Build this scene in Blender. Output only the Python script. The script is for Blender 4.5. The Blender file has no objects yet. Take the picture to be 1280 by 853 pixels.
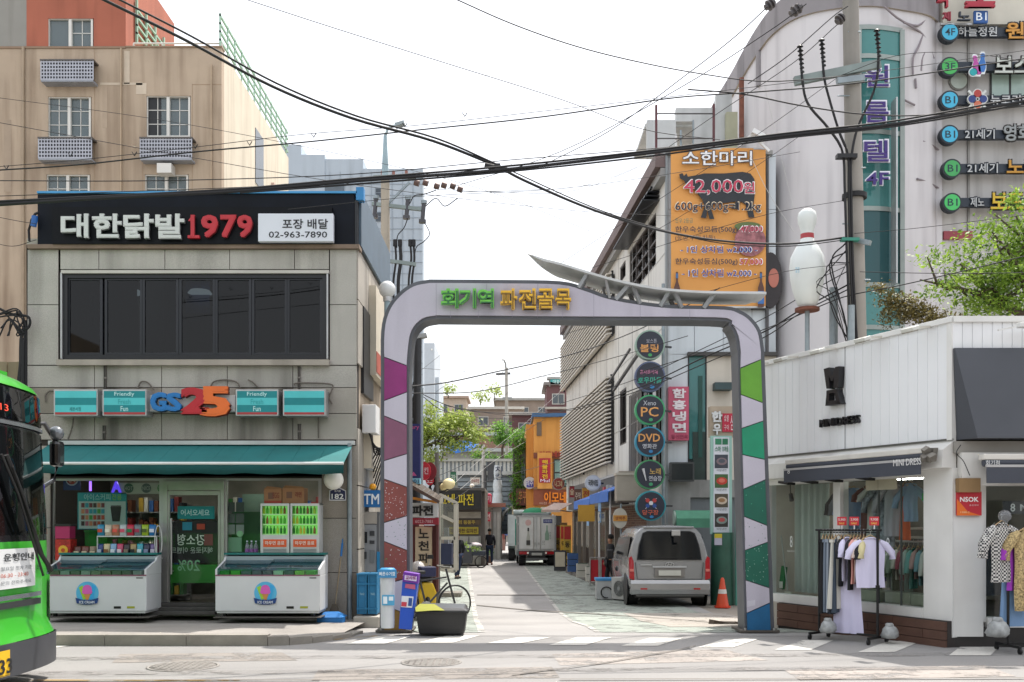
import bpy, math, random
import numpy as np
from mathutils import Vector, Matrix, Euler
random.seed(7); rng = np.random.default_rng(7)
SC = bpy.context.scene; COL = SC.collection
# ---------------------------------------------------------------- camera, sky, sun, exposure
F, CX, HY, H = 1244.44, 640.0, 655.0, 1.5
cd = bpy.data.cameras.new('camera'); cam = bpy.data.objects.new('camera', cd); COL.objects.link(cam)
cam.location = (0, 0, H); cam.rotation_euler = (math.pi/2, 0, 0)
cd.lens = 35; cd.sensor_width = 36; cd.shift_y = (HY-426.5)/1280; cd.clip_start = .1; cd.clip_end = 4000
SC.camera = cam
w = bpy.data.worlds.new('World'); SC.world = w; w.use_nodes = True
SUN_EL, SUN_AZ = math.radians(64), math.radians(36)      # azimuth from +Y towards +X
nt = w.node_tree; bg = nt.nodes['Background']
sk = nt.nodes.new('ShaderNodeTexSky'); sk.sky_type = 'NISHITA'; sk.sun_disc = False
sk.sun_elevation = SUN_EL; sk.sun_rotation = SUN_AZ; sk.air_density = 1.0; sk.dust_density = 6; sk.ozone_density = .6
hz = nt.nodes.new('ShaderNodeMixRGB'); hz.inputs[0].default_value = .6; hz.inputs[2].default_value = (10.2, 10.4, 10.7, 1)
nt.links.new(sk.outputs[0], hz.inputs[1]); nt.links.new(hz.outputs[0], bg.inputs[0]); bg.inputs[1].default_value = .128
sd = bpy.data.lights.new('sun', 'SUN'); sun = bpy.data.objects.new('sun', sd); COL.objects.link(sun)
sd.energy = 3.9; sd.angle = math.radians(.6); sd.color = (1, .95, .88)
sun.rotation_euler = (-(math.pi/2-SUN_EL), 0, -SUN_AZ)
sun.location = (10, 20, 40)
vs = SC.view_settings; vs.view_transform = 'Standard'; vs.look = 'None'; vs.exposure = .62; vs.gamma = 1
SC.cycles.max_bounces = 8; SC.cycles.transparent_max_bounces = 16; SC.cycles.use_denoising = True
SC.cycles.diffuse_bounces = 4; SC.cycles.glossy_bounces = 3; SC.cycles.caustics_reflective = False; SC.cycles.caustics_refractive = False

# ---------------------------------------------------------------- helpers
def hexc(h):
    if not isinstance(h, str): return tuple(h)[:3]
    h = h.lstrip('#'); v = [int(h[i:i+2], 16)/255 for i in (0, 2, 4)]
    return tuple(c/12.92 if c <= .04045 else ((c+.055)/1.055)**2.4 for c in v)
MATS = {}
def mat(name, col, rough=.6, metal=0, var=.1, scale=2.5, bump=0, streak=0, dirt=None, emit=0, fine=0, spec=.5, coat=0, wear=0):
    if name in MATS: return MATS[name]
    m = bpy.data.materials.new(name); m.use_nodes = True; n = m.node_tree.nodes; l = m.node_tree.links
    b = n['Principled BSDF']; c = hexc(col)
    b.inputs['Roughness'].default_value = rough; b.inputs['Metallic'].default_value = metal
    b.inputs['Specular IOR Level'].default_value = spec; b.inputs['Coat Weight'].default_value = coat
    b.inputs['Base Color'].default_value = (*c, 1)
    if var or streak or fine:
        tc = n.new('ShaderNodeTexCoord'); last = None
        def layer(sc, det, amt, last, stretch=None, lo=.3, hi=.7, tint=None):
            tx = n.new('ShaderNodeTexNoise'); tx.inputs['Scale'].default_value = sc; tx.inputs['Detail'].default_value = det
            if stretch:
                mp = n.new('ShaderNodeMapping'); mp.inputs['Scale'].default_value = stretch
                l.new(tc.outputs['Object'], mp.inputs[0]); l.new(mp.outputs[0], tx.inputs[0])
            else: l.new(tc.outputs['Object'], tx.inputs[0])
            mr = n.new('ShaderNodeMapRange'); mr.inputs[1].default_value = lo; mr.inputs[2].default_value = hi
            l.new(tx.outputs[0], mr.inputs[0])
            mx = n.new('ShaderNodeMixRGB'); l.new(mr.outputs[0], mx.inputs[0])
            if last is None: mx.inputs[1].default_value = (*[x*(1-amt) for x in c], 1); mx.inputs[2].default_value = (*[min(1, x*(1+amt)) for x in c], 1)
            else:
                l.new(last, mx.inputs[1]); mm = n.new('ShaderNodeMixRGB'); mm.blend_type = 'MULTIPLY'; mm.inputs[0].default_value = 1
                l.new(last, mm.inputs[1]); t = tint or (.3, .29, .27); mm.inputs[2].default_value = (*[1-(1-x)*amt for x in t], 1)
                l.new(mm.outputs[0], mx.inputs[2])
            return mx.outputs[0], tx
        last, tx = layer(scale, 6, var, None)
        if streak: last, _ = layer(1.0, 5, streak, last, (2.2, 2.2, .18), .48, .72, hexc(dirt) if dirt else None)
        if fine: last, tx = layer(90 if fine < 1 else 40, 2, fine if fine < 1 else fine-1, last, None, .45, .6)
        l.new(last, b.inputs['Base Color'])
        if bump:
            bp = n.new('ShaderNodeBump'); bp.inputs['Strength'].default_value = bump; bp.inputs['Distance'].default_value = .02
            l.new(tx.outputs[0], bp.inputs['Height']); l.new(bp.outputs[0], b.inputs['Normal'])
    if wear:      # paint worn through to what lies below
        tc = n.new('ShaderNodeTexCoord'); tx = n.new('ShaderNodeTexNoise'); tx.inputs['Scale'].default_value = 2.2; tx.inputs['Detail'].default_value = 9; tx.inputs['Roughness'].default_value = .72; l.new(tc.outputs['Object'], tx.inputs[0])
        mr = n.new('ShaderNodeMapRange'); mr.inputs[1].default_value = .5+(.5-wear)*.3; mr.inputs[2].default_value = .58+(.5-wear)*.3; mr.inputs[4].default_value = .85; l.new(tx.outputs[0], mr.inputs[0])
        tr = n.new('ShaderNodeBsdfTransparent'); ms = n.new('ShaderNodeMixShader'); l.new(mr.outputs[0], ms.inputs[0]); l.new(b.outputs[0], ms.inputs[1]); l.new(tr.outputs[0], ms.inputs[2]); l.new(ms.outputs[0], n['Material Output'].inputs[0])
    if emit:
        b.inputs['Emission Color'].default_value = (*c, 1); b.inputs['Emission Strength'].default_value = emit
    MATS[name] = m; return m
def glass(name, tint=(.93, .96, .95), ior=1.5, rough=.02, op=0, opcol=(.02, .02, .02)):
    if name in MATS: return MATS[name]
    m = bpy.data.materials.new(name); m.use_nodes = True; n = m.node_tree.nodes; l = m.node_tree.links
    n.remove(n['Principled BSDF']); out = n['Material Output']
    tr = n.new('ShaderNodeBsdfTransparent'); tr.inputs[0].default_value = (*tint, 1)
    gl = n.new('ShaderNodeBsdfGlossy'); gl.inputs['Roughness'].default_value = rough
    fr = n.new('ShaderNodeFresnel'); fr.inputs[0].default_value = ior
    mx = n.new('ShaderNodeMixShader'); 
    ge = n.new('ShaderNodeNewGeometry'); iv = n.new('ShaderNodeMath'); iv.operation = 'SUBTRACT'; iv.inputs[0].default_value = 1; l.new(ge.outputs['Backfacing'], iv.inputs[1])
    mu = n.new('ShaderNodeMath'); mu.operation = 'MULTIPLY'; l.new(fr.outputs[0], mu.inputs[0]); l.new(iv.outputs[0], mu.inputs[1]); l.new(mu.outputs[0], mx.inputs[0]); l.new(gl.outputs[0], mx.inputs[2])
    if op:
        df = n.new('ShaderNodeBsdfDiffuse'); df.inputs[0].default_value = (*opcol, 1)
        m2 = n.new('ShaderNodeMixShader'); m2.inputs[0].default_value = op
        l.new(tr.outputs[0], m2.inputs[1]); l.new(df.outputs[0], m2.inputs[2]); l.new(m2.outputs[0], mx.inputs[1])
    else: l.new(tr.outputs[0], mx.inputs[1])
    l.new(mx.outputs[0], out.inputs[0]); MATS[name] = m; return m
def C(h, rough=.5, **k):      # plain colour by its hex
    return mat('c_%s_%s' % (str(h).strip('#'), rough), h, rough, **k)

class MB:
    def __init__(s): s.v = []; s.f = []; s.mi = []; s.cur = 0; s.sm = []
    def add(s, vs, fs, smooth=False):
        o = len(s.v); s.v += [tuple(v) for v in vs]
        for f in fs: s.f.append([i+o for i in f]); s.mi.append(s.cur); s.sm.append(smooth)
        return s
    def box(s, x0, x1, y0, y1, z0, z1):
        if x0 > x1: x0, x1 = x1, x0
        if y0 > y1: y0, y1 = y1, y0
        if z0 > z1: z0, z1 = z1, z0
        return s.add([(x0,y0,z0),(x1,y0,z0),(x1,y1,z0),(x0,y1,z0),(x0,y0,z1),(x1,y0,z1),(x1,y1,z1),(x0,y1,z1)],
              [(0,3,2,1),(4,5,6,7),(0,1,5,4),(1,2,6,5),(2,3,7,6),(3,0,4,7)])
    def cbox(s, c, d, rot=None):
        a, b, e = [q/2 for q in d]; R = Matrix.Identity(3) if rot is None else Euler(rot).to_matrix(); c = Vector(c)
        vs = [c+R@Vector(p) for p in [(-a,-b,-e),(a,-b,-e),(a,b,-e),(-a,b,-e),(-a,-b,e),(a,-b,e),(a,b,e),(-a,b,e)]]
        return s.add(vs, [(0,3,2,1),(4,5,6,7),(0,1,5,4),(1,2,6,5),(2,3,7,6),(3,0,4,7)])
    def bar(s, p0, p1, w, h=None):        # square bar between two points
        p0, p1 = Vector(p0), Vector(p1); d = (p1-p0).normalized(); up = Vector((0,0,1)) if abs(d.z) < .9 else Vector((0,1,0))
        a = d.cross(up).normalized()*w/2; b = a.cross(d).normalized()*(h or w)/2
        vs = [p+q for p in (p0, p1) for q in (-a-b, a-b, a+b, -a+b)]
        return s.add(vs, [(0,3,2,1)[::-1],(4,5,6,7)[::-1],(0,1,5,4)[::-1],(1,2,6,5)[::-1],(2,3,7,6)[::-1],(3,0,4,7)[::-1]])
    def cyl(s, p0, p1, r0, r1=None, n=12, cap=True):
        r1 = r0 if r1 is None else r1; p0, p1 = Vector(p0), Vector(p1); d = (p1-p0).normalized()
        up = Vector((0,0,1)) if abs(d.z) < .9 else Vector((0,1,0)); a = d.cross(up).normalized(); b = d.cross(a)
        vs = [p+(a*math.cos(t)+b*math.sin(t))*r for p, r in ((p0, r0), (p1, r1)) for t in [2*math.pi*i/n for i in range(n)]]
        s.add(vs, [(i, n+i, n+(i+1) % n, (i+1) % n) for i in range(n)], True)
        if cap: s.add(vs[:n], [tuple(range(n))]); s.add(vs[n:], [tuple(range(n))[::-1]])
        return s
    def tube(s, pts, r, n=6):
        pts = [Vector(p) for p in pts]; N = len(pts); vs = []; 
        for i, p in enumerate(pts):
            d = (pts[min(i+1, N-1)]-pts[max(i-1, 0)]).normalized(); up = Vector((0,0,1)) if abs(d.z) < .95 else Vector((0,1,0))
            a = d.cross(up).normalized(); b = d.cross(a); rr = r[i] if isinstance(r, (list, tuple)) else r
            vs += [p+(a*math.cos(t)+b*math.sin(t))*rr for t in [2*math.pi*k/n for k in range(n)]]
        fs = [(i*n+k, (i+1)*n+k, (i+1)*n+(k+1) % n, i*n+(k+1) % n) for i in range(N-1) for k in range(n)]
        s.add(vs, fs, True); s.add(vs[:n], [tuple(range(n))]); s.add(vs[-n:], [tuple(range(n))[::-1]])
        return s
    def prism(s, poly, y0, y1, smooth=False):     # polygon in x,z, thick in y (front at y0, counter-clockwise seen from the front)
        n = len(poly)
        A = sum(poly[i][0]*poly[(i+1) % n][1]-poly[(i+1) % n][0]*poly[i][1] for i in range(n))
        if A < 0: poly = poly[::-1]
        v = [(x, y0, z) for x, z in poly]+[(x, y1, z) for x, z in poly]
        s.add(v, [tuple(range(n)), tuple(range(2*n-1, n-1, -1))]); s.add(v, [(i, n+i, n+(i+1) % n, (i+1) % n) for i in range(n)], smooth)
        return s
    def hprism(s, poly, z0, z1):       # polygon in x,y
        n = len(poly); A = sum(poly[i][0]*poly[(i+1) % n][1]-poly[(i+1) % n][0]*poly[i][1] for i in range(n))
        if A < 0: poly = poly[::-1]
        v = [(x, y, z0) for x, y in poly]+[(x, y, z1) for x, y in poly]
        return s.add(v, [tuple(range(n))[::-1], tuple(range(n, 2*n))]+[(i, (i+1) % n, n+(i+1) % n, n+i) for i in range(n)])
    def xprism(s, poly, x0, x1):       # polygon in y,z
        n = len(poly); A = sum(poly[i][0]*poly[(i+1) % n][1]-poly[(i+1) % n][0]*poly[i][1] for i in range(n))
        if A < 0: poly = poly[::-1]
        v = [(x0, y, z) for y, z in poly]+[(x1, y, z) for y, z in poly]
        return s.add(v, [tuple(range(n))[::-1], tuple(range(n, 2*n))]+[(i, (i+1) % n, n+(i+1) % n, n+i) for i in range(n)])
    def disc(s, cx, cz, r, y0, y1, n=32, rz=None):
        return s.prism([(cx+r*math.cos(2*math.pi*i/n), cz+(rz or r)*math.sin(2*math.pi*i/n)) for i in range(n)], y0, y1)
    def lathe(s, prof, c=(0,0,0), n=20, smooth=True):   # prof (r,z) bottom to top
        vs = [(c[0]+r*math.cos(2*math.pi*k/n), c[1]+r*math.sin(2*math.pi*k/n), c[2]+z) for r, z in prof for k in range(n)]
        fs = [(i*n+k, i*n+(k+1) % n, (i+1)*n+(k+1) % n, (i+1)*n+k) for i in range(len(prof)-1) for k in range(n)]
        s.add(vs, fs, smooth)
        if prof[0][0] > 1e-4: s.add(vs[:n], [tuple(range(n))[::-1]])
        if prof[-1][0] > 1e-4: s.add(vs[-n:], [tuple(range(n))])
        return s
    def ball(s, c, r, n=14, rz=None):
        m = n//2; rz = rz or r
        return s.lathe([(max(1e-5, r*math.sin(math.pi*i/m)), -rz*math.cos(math.pi*i/m)) for i in range(m+1)], c, n)
    def quad(s, a, b, c, d): return s.add([a, b, c, d], [(0,1,2,3)])
    def sheet(s, pts, nu):    # rows of points, nu per row
        nv = len(pts)//nu
        return s.add(pts, [(j*nu+i, j*nu+i+1, (j+1)*nu+i+1, (j+1)*nu+i) for j in range(nv-1) for i in range(nu-1)], True)
    def mesh(s, name, mats):
        me = bpy.data.meshes.new(name); me.from_pydata(s.v, [], s.f)
        for m in (mats if isinstance(mats, (list, tuple)) else [mats]): me.materials.append(m)
        me.polygons.foreach_set('material_index', s.mi); me.polygons.foreach_set('use_smooth', s.sm); me.update(); return me

class Frame:
    def __init__(s, o=(0,0,0), a=0.0): s.o = Vector(o); s.a = a; s.c, s.s = math.cos(a), math.sin(a)
    def px(s, px, py, v=0.0):     # where the view ray through a photo pixel meets the plane local y = v -> (x, z)
        dx, dy, dz = (px-CX)/F, 1.0, (HY-py)/F; ox, oy = -s.o.x, -s.o.y
        ly0 = -ox*s.s+oy*s.c; lyd = -dx*s.s+dy*s.c; t = (v-ly0)/lyd
        return (ox*s.c+oy*s.s)+t*(dx*s.c+dy*s.s), (H-s.o.z)+t*dz
    def loc(s, p): d = Vector(p)-s.o; return Vector((d.x*s.c+d.y*s.s, -d.x*s.s+d.y*s.c, d.z))
def P(px, py, Y): return Vector(((px-CX)/F*Y, Y, H+(HY-py)/F*Y))
def gz(Y):          # height of the ground along the alley
    return float(np.interp(Y, [-100, 13.4, 15.5, 18.5, 22, 60, 100, 125, 220, 900], [0, 0, -.1, -.32, -.46, -.47, -.35, 2.0, 26, 40]))
def onground(px, Y, dz=0): return Vector(((px-CX)/F*Y, Y, gz(Y)+dz))

def mkobj(name, me, parent=None, label=None, kind=None):
    o = bpy.data.objects.new(name, me); COL.objects.link(o)
    if parent is not None: o.parent = parent
    if label: o['label'] = label
    if kind: o['kind'] = kind
    return o
class Thing:
    def __init__(s, name, label, cat, loc=(0,0,0), a=0.0, group=None):
        s.e = bpy.data.objects.new(name, None); COL.objects.link(s.e); s.e.empty_display_size = .1
        s.e.location = loc; s.e.rotation_euler = (0,0,a); s.e['label'] = label; s.e['category'] = cat
        if group: s.e['group'] = group
        s.f = Frame(loc, a)
    def part(s, name, mb, m, parent=None, label=None, kind=None, bevel=0):
        o = mkobj(name, mb if isinstance(mb, bpy.types.Mesh) else mb.mesh(name, m), parent or s.e, label, kind)
        if bevel:
            b = o.modifiers.new('b', 'BEVEL'); b.width = bevel; b.segments = 2; b.limit_method = 'ANGLE'; b.angle_limit = .7
        return o
    def bx(s, name, x0, y0, x1, y1, v0, v1, m, **k):   # box from a pixel rectangle on the plane local y = v0, running back to v1
        r = s.rect(x0, y0, x1, y1, v0); return s.part(name, MB().box(r[0], r[1], v0, v1, r[2], r[3]), m, **k)
    def rect(s, x0, y0, x1, y1, v=0):
        xm, ym = (x0+x1)/2, (y0+y1)/2
        return s.f.px(x0, ym, v)[0], s.f.px(x1, ym, v)[0], s.f.px(xm, y1, v)[1], s.f.px(xm, y0, v)[1]
    def poly(s, name, pts, v0, v1, m, **k):
        return s.part(name, MB().prism([s.f.px(x, y, v0) for x, y in pts], v0, v1), m, **k)
    def text(s, name, txt, x0, y0, x1, y1, v, m, bold=.02, depth=.004, parent=None, mirror=False, local=False):
        r = (x0, x1, y0, y1) if local else s.rect(x0, y0, x1, y1, v)
        return s.part(name, text_mb(txt, bold, r, v, depth, mirror), m, parent)
    def letters(s, name, txt, x0, y0, x1, y1, v, m, bold=.02, depth=.05, parent=None, cells=None):
        n = len(txt); out = []
        for i, ch in enumerate(txt):
            a, b = cells[i] if cells else (x0+(x1-x0)*(i+.05)/n, x0+(x1-x0)*(i+.95)/n)
            if ch != ' ': out.append(s.text(name, ch, a, y0, b, y1, v, m, bold, depth, parent))
        return out
TCACHE = {}
def text_raw(txt, bold):
    k = (txt, bold)
    if k not in TCACHE:
        cu = bpy.data.curves.new('t', 'FONT'); cu.body = txt; cu.size = 1; cu.offset = bold; cu.resolution_u = 2; cu.space_line = 1.0; cu.align_x = 'CENTER'
        ob = bpy.data.objects.new('t', cu); me = bpy.data.meshes.new_from_object(ob)
        v = np.zeros(len(me.vertices)*3); me.vertices.foreach_get('co', v); v = v.reshape(-1, 3)
        fs = [list(p.vertices) for p in me.polygons if p.normal.z > 0 or True]
        cnt = {}
        for f in fs:
            for i in range(len(f)):
                e = (f[i], f[(i+1) % len(f)]); cnt[e] = 1
        be = [e for e in cnt if (e[1], e[0]) not in cnt]
        bpy.data.objects.remove(ob); bpy.data.curves.remove(cu); bpy.data.meshes.remove(me)
        TCACHE[k] = (v, fs, be)
    return TCACHE[k]
def text_mb(txt, bold, r, v, depth, mirror=False):
    mb = MB()
    if bold >= .015:      # heavy letters: the plain glyph repeated a little to each side, each copy a hair further forward
        w_, h_ = r[1]-r[0], r[3]-r[2]; n = max(1, len(txt) if chr(10) not in txt else 2); d = min(bold*.8*min(h_, w_/n), w_*.12)
        for k, (a, b) in enumerate([(-1,-1),(1,-1),(1,1),(-1,1),(0,0)]):
            q = text_mb(txt, 0, (r[0]+d+a*d, r[1]-d+a*d, r[2]+d+b*d, r[3]-d+b*d), v-k*.0012, depth, mirror); mb.add(q.v, q.f)
        return mb
    co, fs, be = text_raw(txt, max(0, bold) if bold > .004 else 0)
    if len(co) == 0: return mb
    lo, hi = co.min(0), co.max(0); sx = (r[1]-r[0])/max(1e-6, hi[0]-lo[0]); sz = (r[3]-r[2])/max(1e-6, hi[1]-lo[1])
    if len(txt) == 1 and txt in '1iIl-|': sx = min(sx, sz); 
    cx = (r[0]+r[1])/2; mx = (hi[0]+lo[0])/2; sg = -1 if mirror else 1
    X = cx+(co[:, 0]-mx)*sx*sg; Z = r[2]+(co[:, 1]-lo[1])*sz; n = len(co)
    front = [(X[i], v-depth, Z[i]) for i in range(n)]
    mb.add(front, [f if sg > 0 else f[::-1] for f in fs])
    if depth > .012:
        back = [(X[i], v, Z[i]) for i in range(n)]
        mb.add(front+back, [(a, n+a, n+b, b) for a, b in be])
    return mb
def single(name, label, cat, mb, m, loc=(0,0,0), a=0.0, group=None, bevel=0):
    o = mkobj(name, mb.mesh(name, m)); o.location = loc; o.rotation_euler = (0,0,a); o['label'] = label; o['category'] = cat
    if group: o['group'] = group
    if bevel:
        b = o.modifiers.new('b', 'BEVEL'); b.width = bevel; b.segments = 2; b.limit_method = 'ANGLE'; b.angle_limit = .7
    return o
def struct(name, mb, m): return mkobj(name, mb.mesh(name, m), kind='structure')
def kids(o): return [c for c in bpy.data.objects if c.parent == o]
def dup(root, label=None, loc=None, rz=None):
    def rec(o, par):
        c = o.copy(); COL.objects.link(c)
        if par is not None: c.parent = par
        for ch in CH.get(o, []): rec(ch, c)
        return c
    CH = {}
    for o in bpy.data.objects:
        if o.parent: CH.setdefault(o.parent, []).append(o)
    r = rec(root, None)
    if label: r['label'] = label
    if loc is not None: r.location = loc
    if rz is not None: r.rotation_euler = (0,0,rz)
    return r
def spline(pts, k=6):
    pts = [Vector(p) for p in pts]; out = []
    if len(pts) == 2: return [pts[0].lerp(pts[1], i/k) for i in range(k+1)]
    q = [pts[0]*2-pts[1]]+pts+[pts[-1]*2-pts[-2]]
    for i in range(1, len(q)-2):
        a, b, c, d = q[i-1:i+3]
        for j in range(k):
            t = j/k; out.append(.5*((2*b)+(c-a)*t+(2*a-5*b+4*c-d)*t*t+(3*b-a-3*c+d)*t**3))
    return out+[pts[-1]]
def P2(pts, Y): return [P(x, y, Y) for x, y in pts]
# ---------------------------------------------------------------- shared materials
ASPH = mat('asphalt', '#908e8c', .95, var=.13, scale=.45, bump=.4, fine=.3, streak=0)
CONC = mat('concrete', '#b4aea4', .9, var=.12, scale=1.5, bump=.2, streak=.35, fine=.1)
KERB = mat('kerbstone', '#8d8880', .9, var=.15, scale=4, bump=.2, fine=.2)
PAVE = mat('sidewalk', '#96918b', .95, var=.15, scale=1.2, bump=.3, fine=.3)
GRAN = mat('granite', '#b3afa8', .75, var=.1, scale=1.3, bump=.15, streak=.45, fine=.25, dirt='#4a443c')
GRAN3 = mat('granite_stained', '#938b80', .8, var=.2, scale=1.6, bump=.15, streak=.85, fine=.25, dirt='#3a342c')
GRAN2 = mat('granite_dim', '#a59f96', .75, var=.14, scale=1.0, bump=.15, streak=.7, fine=.25, dirt='#3e382f')
GROUT = mat('grout', '#35312d', .95)
DARKF = mat('dark_frame', '#15171c', .35, var=.1)
STEEL = mat('brushed_steel', '#b4b4b2', .38, .75, var=.08, scale=6)
ALU = mat('aluminium', '#b5b6b6', .42, .6, var=.1, scale=3)
WHITEP = mat('white_paint', '#dcdcdc', .5, var=.05, scale=2)
BLACKP = mat('black_plastic', '#121214', .45, var=.2)
CABLE = mat('cable', '#17171a', .7, var=.2)
GALV = mat('galvanised', '#8d979c', .55, .5, var=.18, scale=4)
GLASS = glass('window_glass')
GLASSD = glass('dark_window_glass', (.2, .22, .25), ior=1.42)
TEALG = glass('teal_glass', (.35, .6, .6), op=.6, opcol=(.09, .3, .29), rough=.05)
INDARK = mat('dark_interior', '#24221f', .9, var=.3)
RUST = mat('rusty_steel', '#6e4335', .85, var=.3, scale=5)
LAMPW = mat('lamp_white', '#f2efe6', .3, var=.03)

# ---------------------------------------------------------------- ground, road, paving
xs = [-500,-250,-120,-60,-30,-16,-8,-4,0,4,8,16,30,60,120,250,500]
ys = [-90,-60,-40,-10,0,5,9,12,13.4,14.4,15.5,17,18.5,20,22,26,32,40,60,80,100,112,125,140,165,220,300,400]
g = MB(); g.sheet([(x, y, gz(y)-.012) for y in ys for x in xs], len(xs)); struct('ground', g, mat('ground_soil', '#8c857b', .95, var=.15, scale=.4))
def strip(name, x0f, x1f, ya, yb, dz, m, n=18, top=None):
    mb = MB(); Y = [ya+(yb-ya)*i/n for i in range(n+1)]
    Y = sorted(set(Y+[y for y in (13.4,15.5,18.5,22) if ya < y < yb])); pts = []
    for y in Y:
        a, b = x0f(y), x1f(y)
        for k in range(9): pts.append((a+(b-a)*k/8, y, gz(y)+dz))
    mb.sheet(pts, 9); return struct(name, mb, m)
main = MB(); main.sheet([(x, y, .0) for y in (-30, -5, 3, 8, 11, 12.2, 13.4) for x in (-80, -30, -12, -5, 0, 5, 12, 30, 80)], 9)
struct('main_road', main, ASPH)
al = lambda y: -2.44-.05*(y-15.5)
ar = lambda y: 3.35-.052*(y-27)
PINK = mat('pink_asphalt', '#9a9896', .95, var=.13, scale=.5, bump=.3, fine=.25)
GREEN = mat('green_asphalt', '#989f97', .95, var=.12, scale=.6, bump=.2, fine=.25, wear=.42)
strip('alley_road', lambda y: -8 if y < 15.4 else al(y)-.6, lambda y: 4.4+.0*y, 13.3, 110, .004, PINK, 40)
strip('side_lane_marking', lambda y: -.47-.05*(y-13.8)-1.15, lambda y: -.47-.05*(y-13.8), 13.9, 95, .009, GREEN, 30)
strip('side_lane_marking', lambda y: 1.25-.02*(y-13.8)+(0 if y < 20 else -.0), lambda y: ar(y)+.5, 13.9, 60, .009, GREEN, 30)
LINE = mat('road_paint', '#b9b7b1', .8, var=.08, scale=5, fine=.2, wear=.5)
strip('lane_line', lambda y: -.47-.05*(y-13.8), lambda y: -.37-.05*(y-13.8), 13.9, 70, .013, LINE, 30)
strip('lane_line', lambda y: 1.17-.02*(y-13.8), lambda y: 1.25-.02*(y-13.8), 13.9, 60, .013, LINE, 30)
strip('patched_asphalt', lambda y: 2.4, lambda y: 4.6, 15.2, 21.5, .014, mat('light_concrete', '#a39d95', .95, var=.14, scale=.9, bump=.3, fine=.25, wear=.3), 6)
def gq(name, pts, dz, m, label=None):
    mb = MB(); v = []
    for px, py in pts:
        Y = H/((py-HY)/F)
        for _ in range(20): Y = (H-gz(Y))/((py-HY)/F)
        v.append(((px-CX)/F*Y, Y, gz(Y)+dz))
    mb.add(v, [tuple(range(len(v)))[::-1]])
    me = mb.mesh(name, m); 
    if me.polygons[0].normal.z < 0: me.flip_normals()
    return mkobj(name, me, kind='structure')
for q in [((-10,812),(60,812),(130,801),(60,801)), ((432,806),(480,806),(515,796),(470,796)), ((522,804),(566,804),(600,795),(560,795)), ((606,805),(650,805),(690,797),(650,797)),
          ((686,807),(732,807),(766,797),(722,797)), ((776,808),(822,808),(855,798),(812,798)), ((872,810),(916,810),(948,799.5),(905,799.5)),
          ((968,813),(1014,813),(1042,801),(1004,801)), ((1072,816),(1118,816),(1152,802),(1110,802)), ((1186,820),(1238,820),(1255,803.5),(1208,803.5)),
          ((1310,826),(1370,826),(1385,806),(1325,806))]:
    gq('crosswalk_bar', q, .006, mat('crosswalk_paint', '#cbc8c1', .8, var=.08, scale=4, fine=.25, wear=.28))
YL = mat('yellow_line', '#b3945a', .9, var=.2, scale=3, fine=.25, wear=.6)
gq('yellow_line', ((0,850),(300,850.5),(300,852),(0,852)), .006, YL)
gq('yellow_line', ((372,803),(470,795),(473,796),(374,804.5)), .008, YL)
for k, q in enumerate([((690,818),(905,812),(960,826),(700,832)), ((150,818),(352,816),(372,826),(140,829)), ((980,838),(1230,832),(1270,846),(1000,851)), ((398,838),(690,834),(700,848),(390,851))]):
    gq('asphalt_patch', q, .003+.0004*k, mat('patch_dark' if k % 2 else 'patch_pale', '#8c8680' if k % 2 else '#9f9892', .95, var=.15, scale=.9, fine=.3, bump=.3, wear=.45))
gq('tyre_mark', ((0,822),(1280,816),(1280,820),(0,826)), .0052, mat('tyre_mark', '#817e7b', .9, var=.1, wear=.8)); gq('tyre_mark', ((0,840),(1280,832),(1280,837),(0,845)), .0054, MATS['tyre_mark'])
CRACK = mat('crack_sealer', '#6d6862', .95)
for a in [((640,845),(760,829),(850,813),(870,808)), ((0,852),(400,851)), ((700,850.5),(1280,849)), ((596,757),(660,763),(760,769),(860,776),(910,781)), ((596,744),(760,744.5))]:
    for (x0,y0),(x1,y1) in zip(a, a[1:]): gq('asphalt_crack', ((x0,y0),(x1,y1),(x1,y1+.8),(x0,y0+.8)), .0155, CRACK)
# kerb stones of the left sidewalk, the corner rounding back into the alley
path = [Vector((x, 12.22, 0)) for x in np.arange(-13, -3.0, 1.0)]+[Vector((-3.0,12.22,0)), Vector((-2.75,12.3,0)), Vector((-2.5,12.5,0)), Vector((-2.3,12.8,0)), Vector((-2.12,13.2,0)), Vector((-2.05,13.7,0))]
for i in range(len(path)-1):
    a, b = path[i], path[i+1]; d = (b-a); L = d.length; ang = math.atan2(d.y, d.x)
    hh = .135 if i < 10 else .135*(1-(i-9)/6.5)
    mb = MB(); mb.box(.004, L-.004, 0, .16, -.1, hh)
    o = struct('kerb_stone', mb, KERB); o.location = a; o.rotation_euler = (0,0,ang)
sw = MB(); poly = [(-14,12.36)]+[(p.x, p.y+.14) for p in path[:-6]]+[(-2.8,12.42),(-2.6,12.62),(-2.45,12.9),(-2.3,13.3),(-2.2,15.5),(-2.4,17),(-14,17)]
sw.add([(x, y, .128 if x < -3.2 else .128*max(0,min(1,(-2.1-x)/1.2))) for x, y in poly], [tuple(range(len(poly)))])
struct('sidewalk', sw, PAVE)
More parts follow.
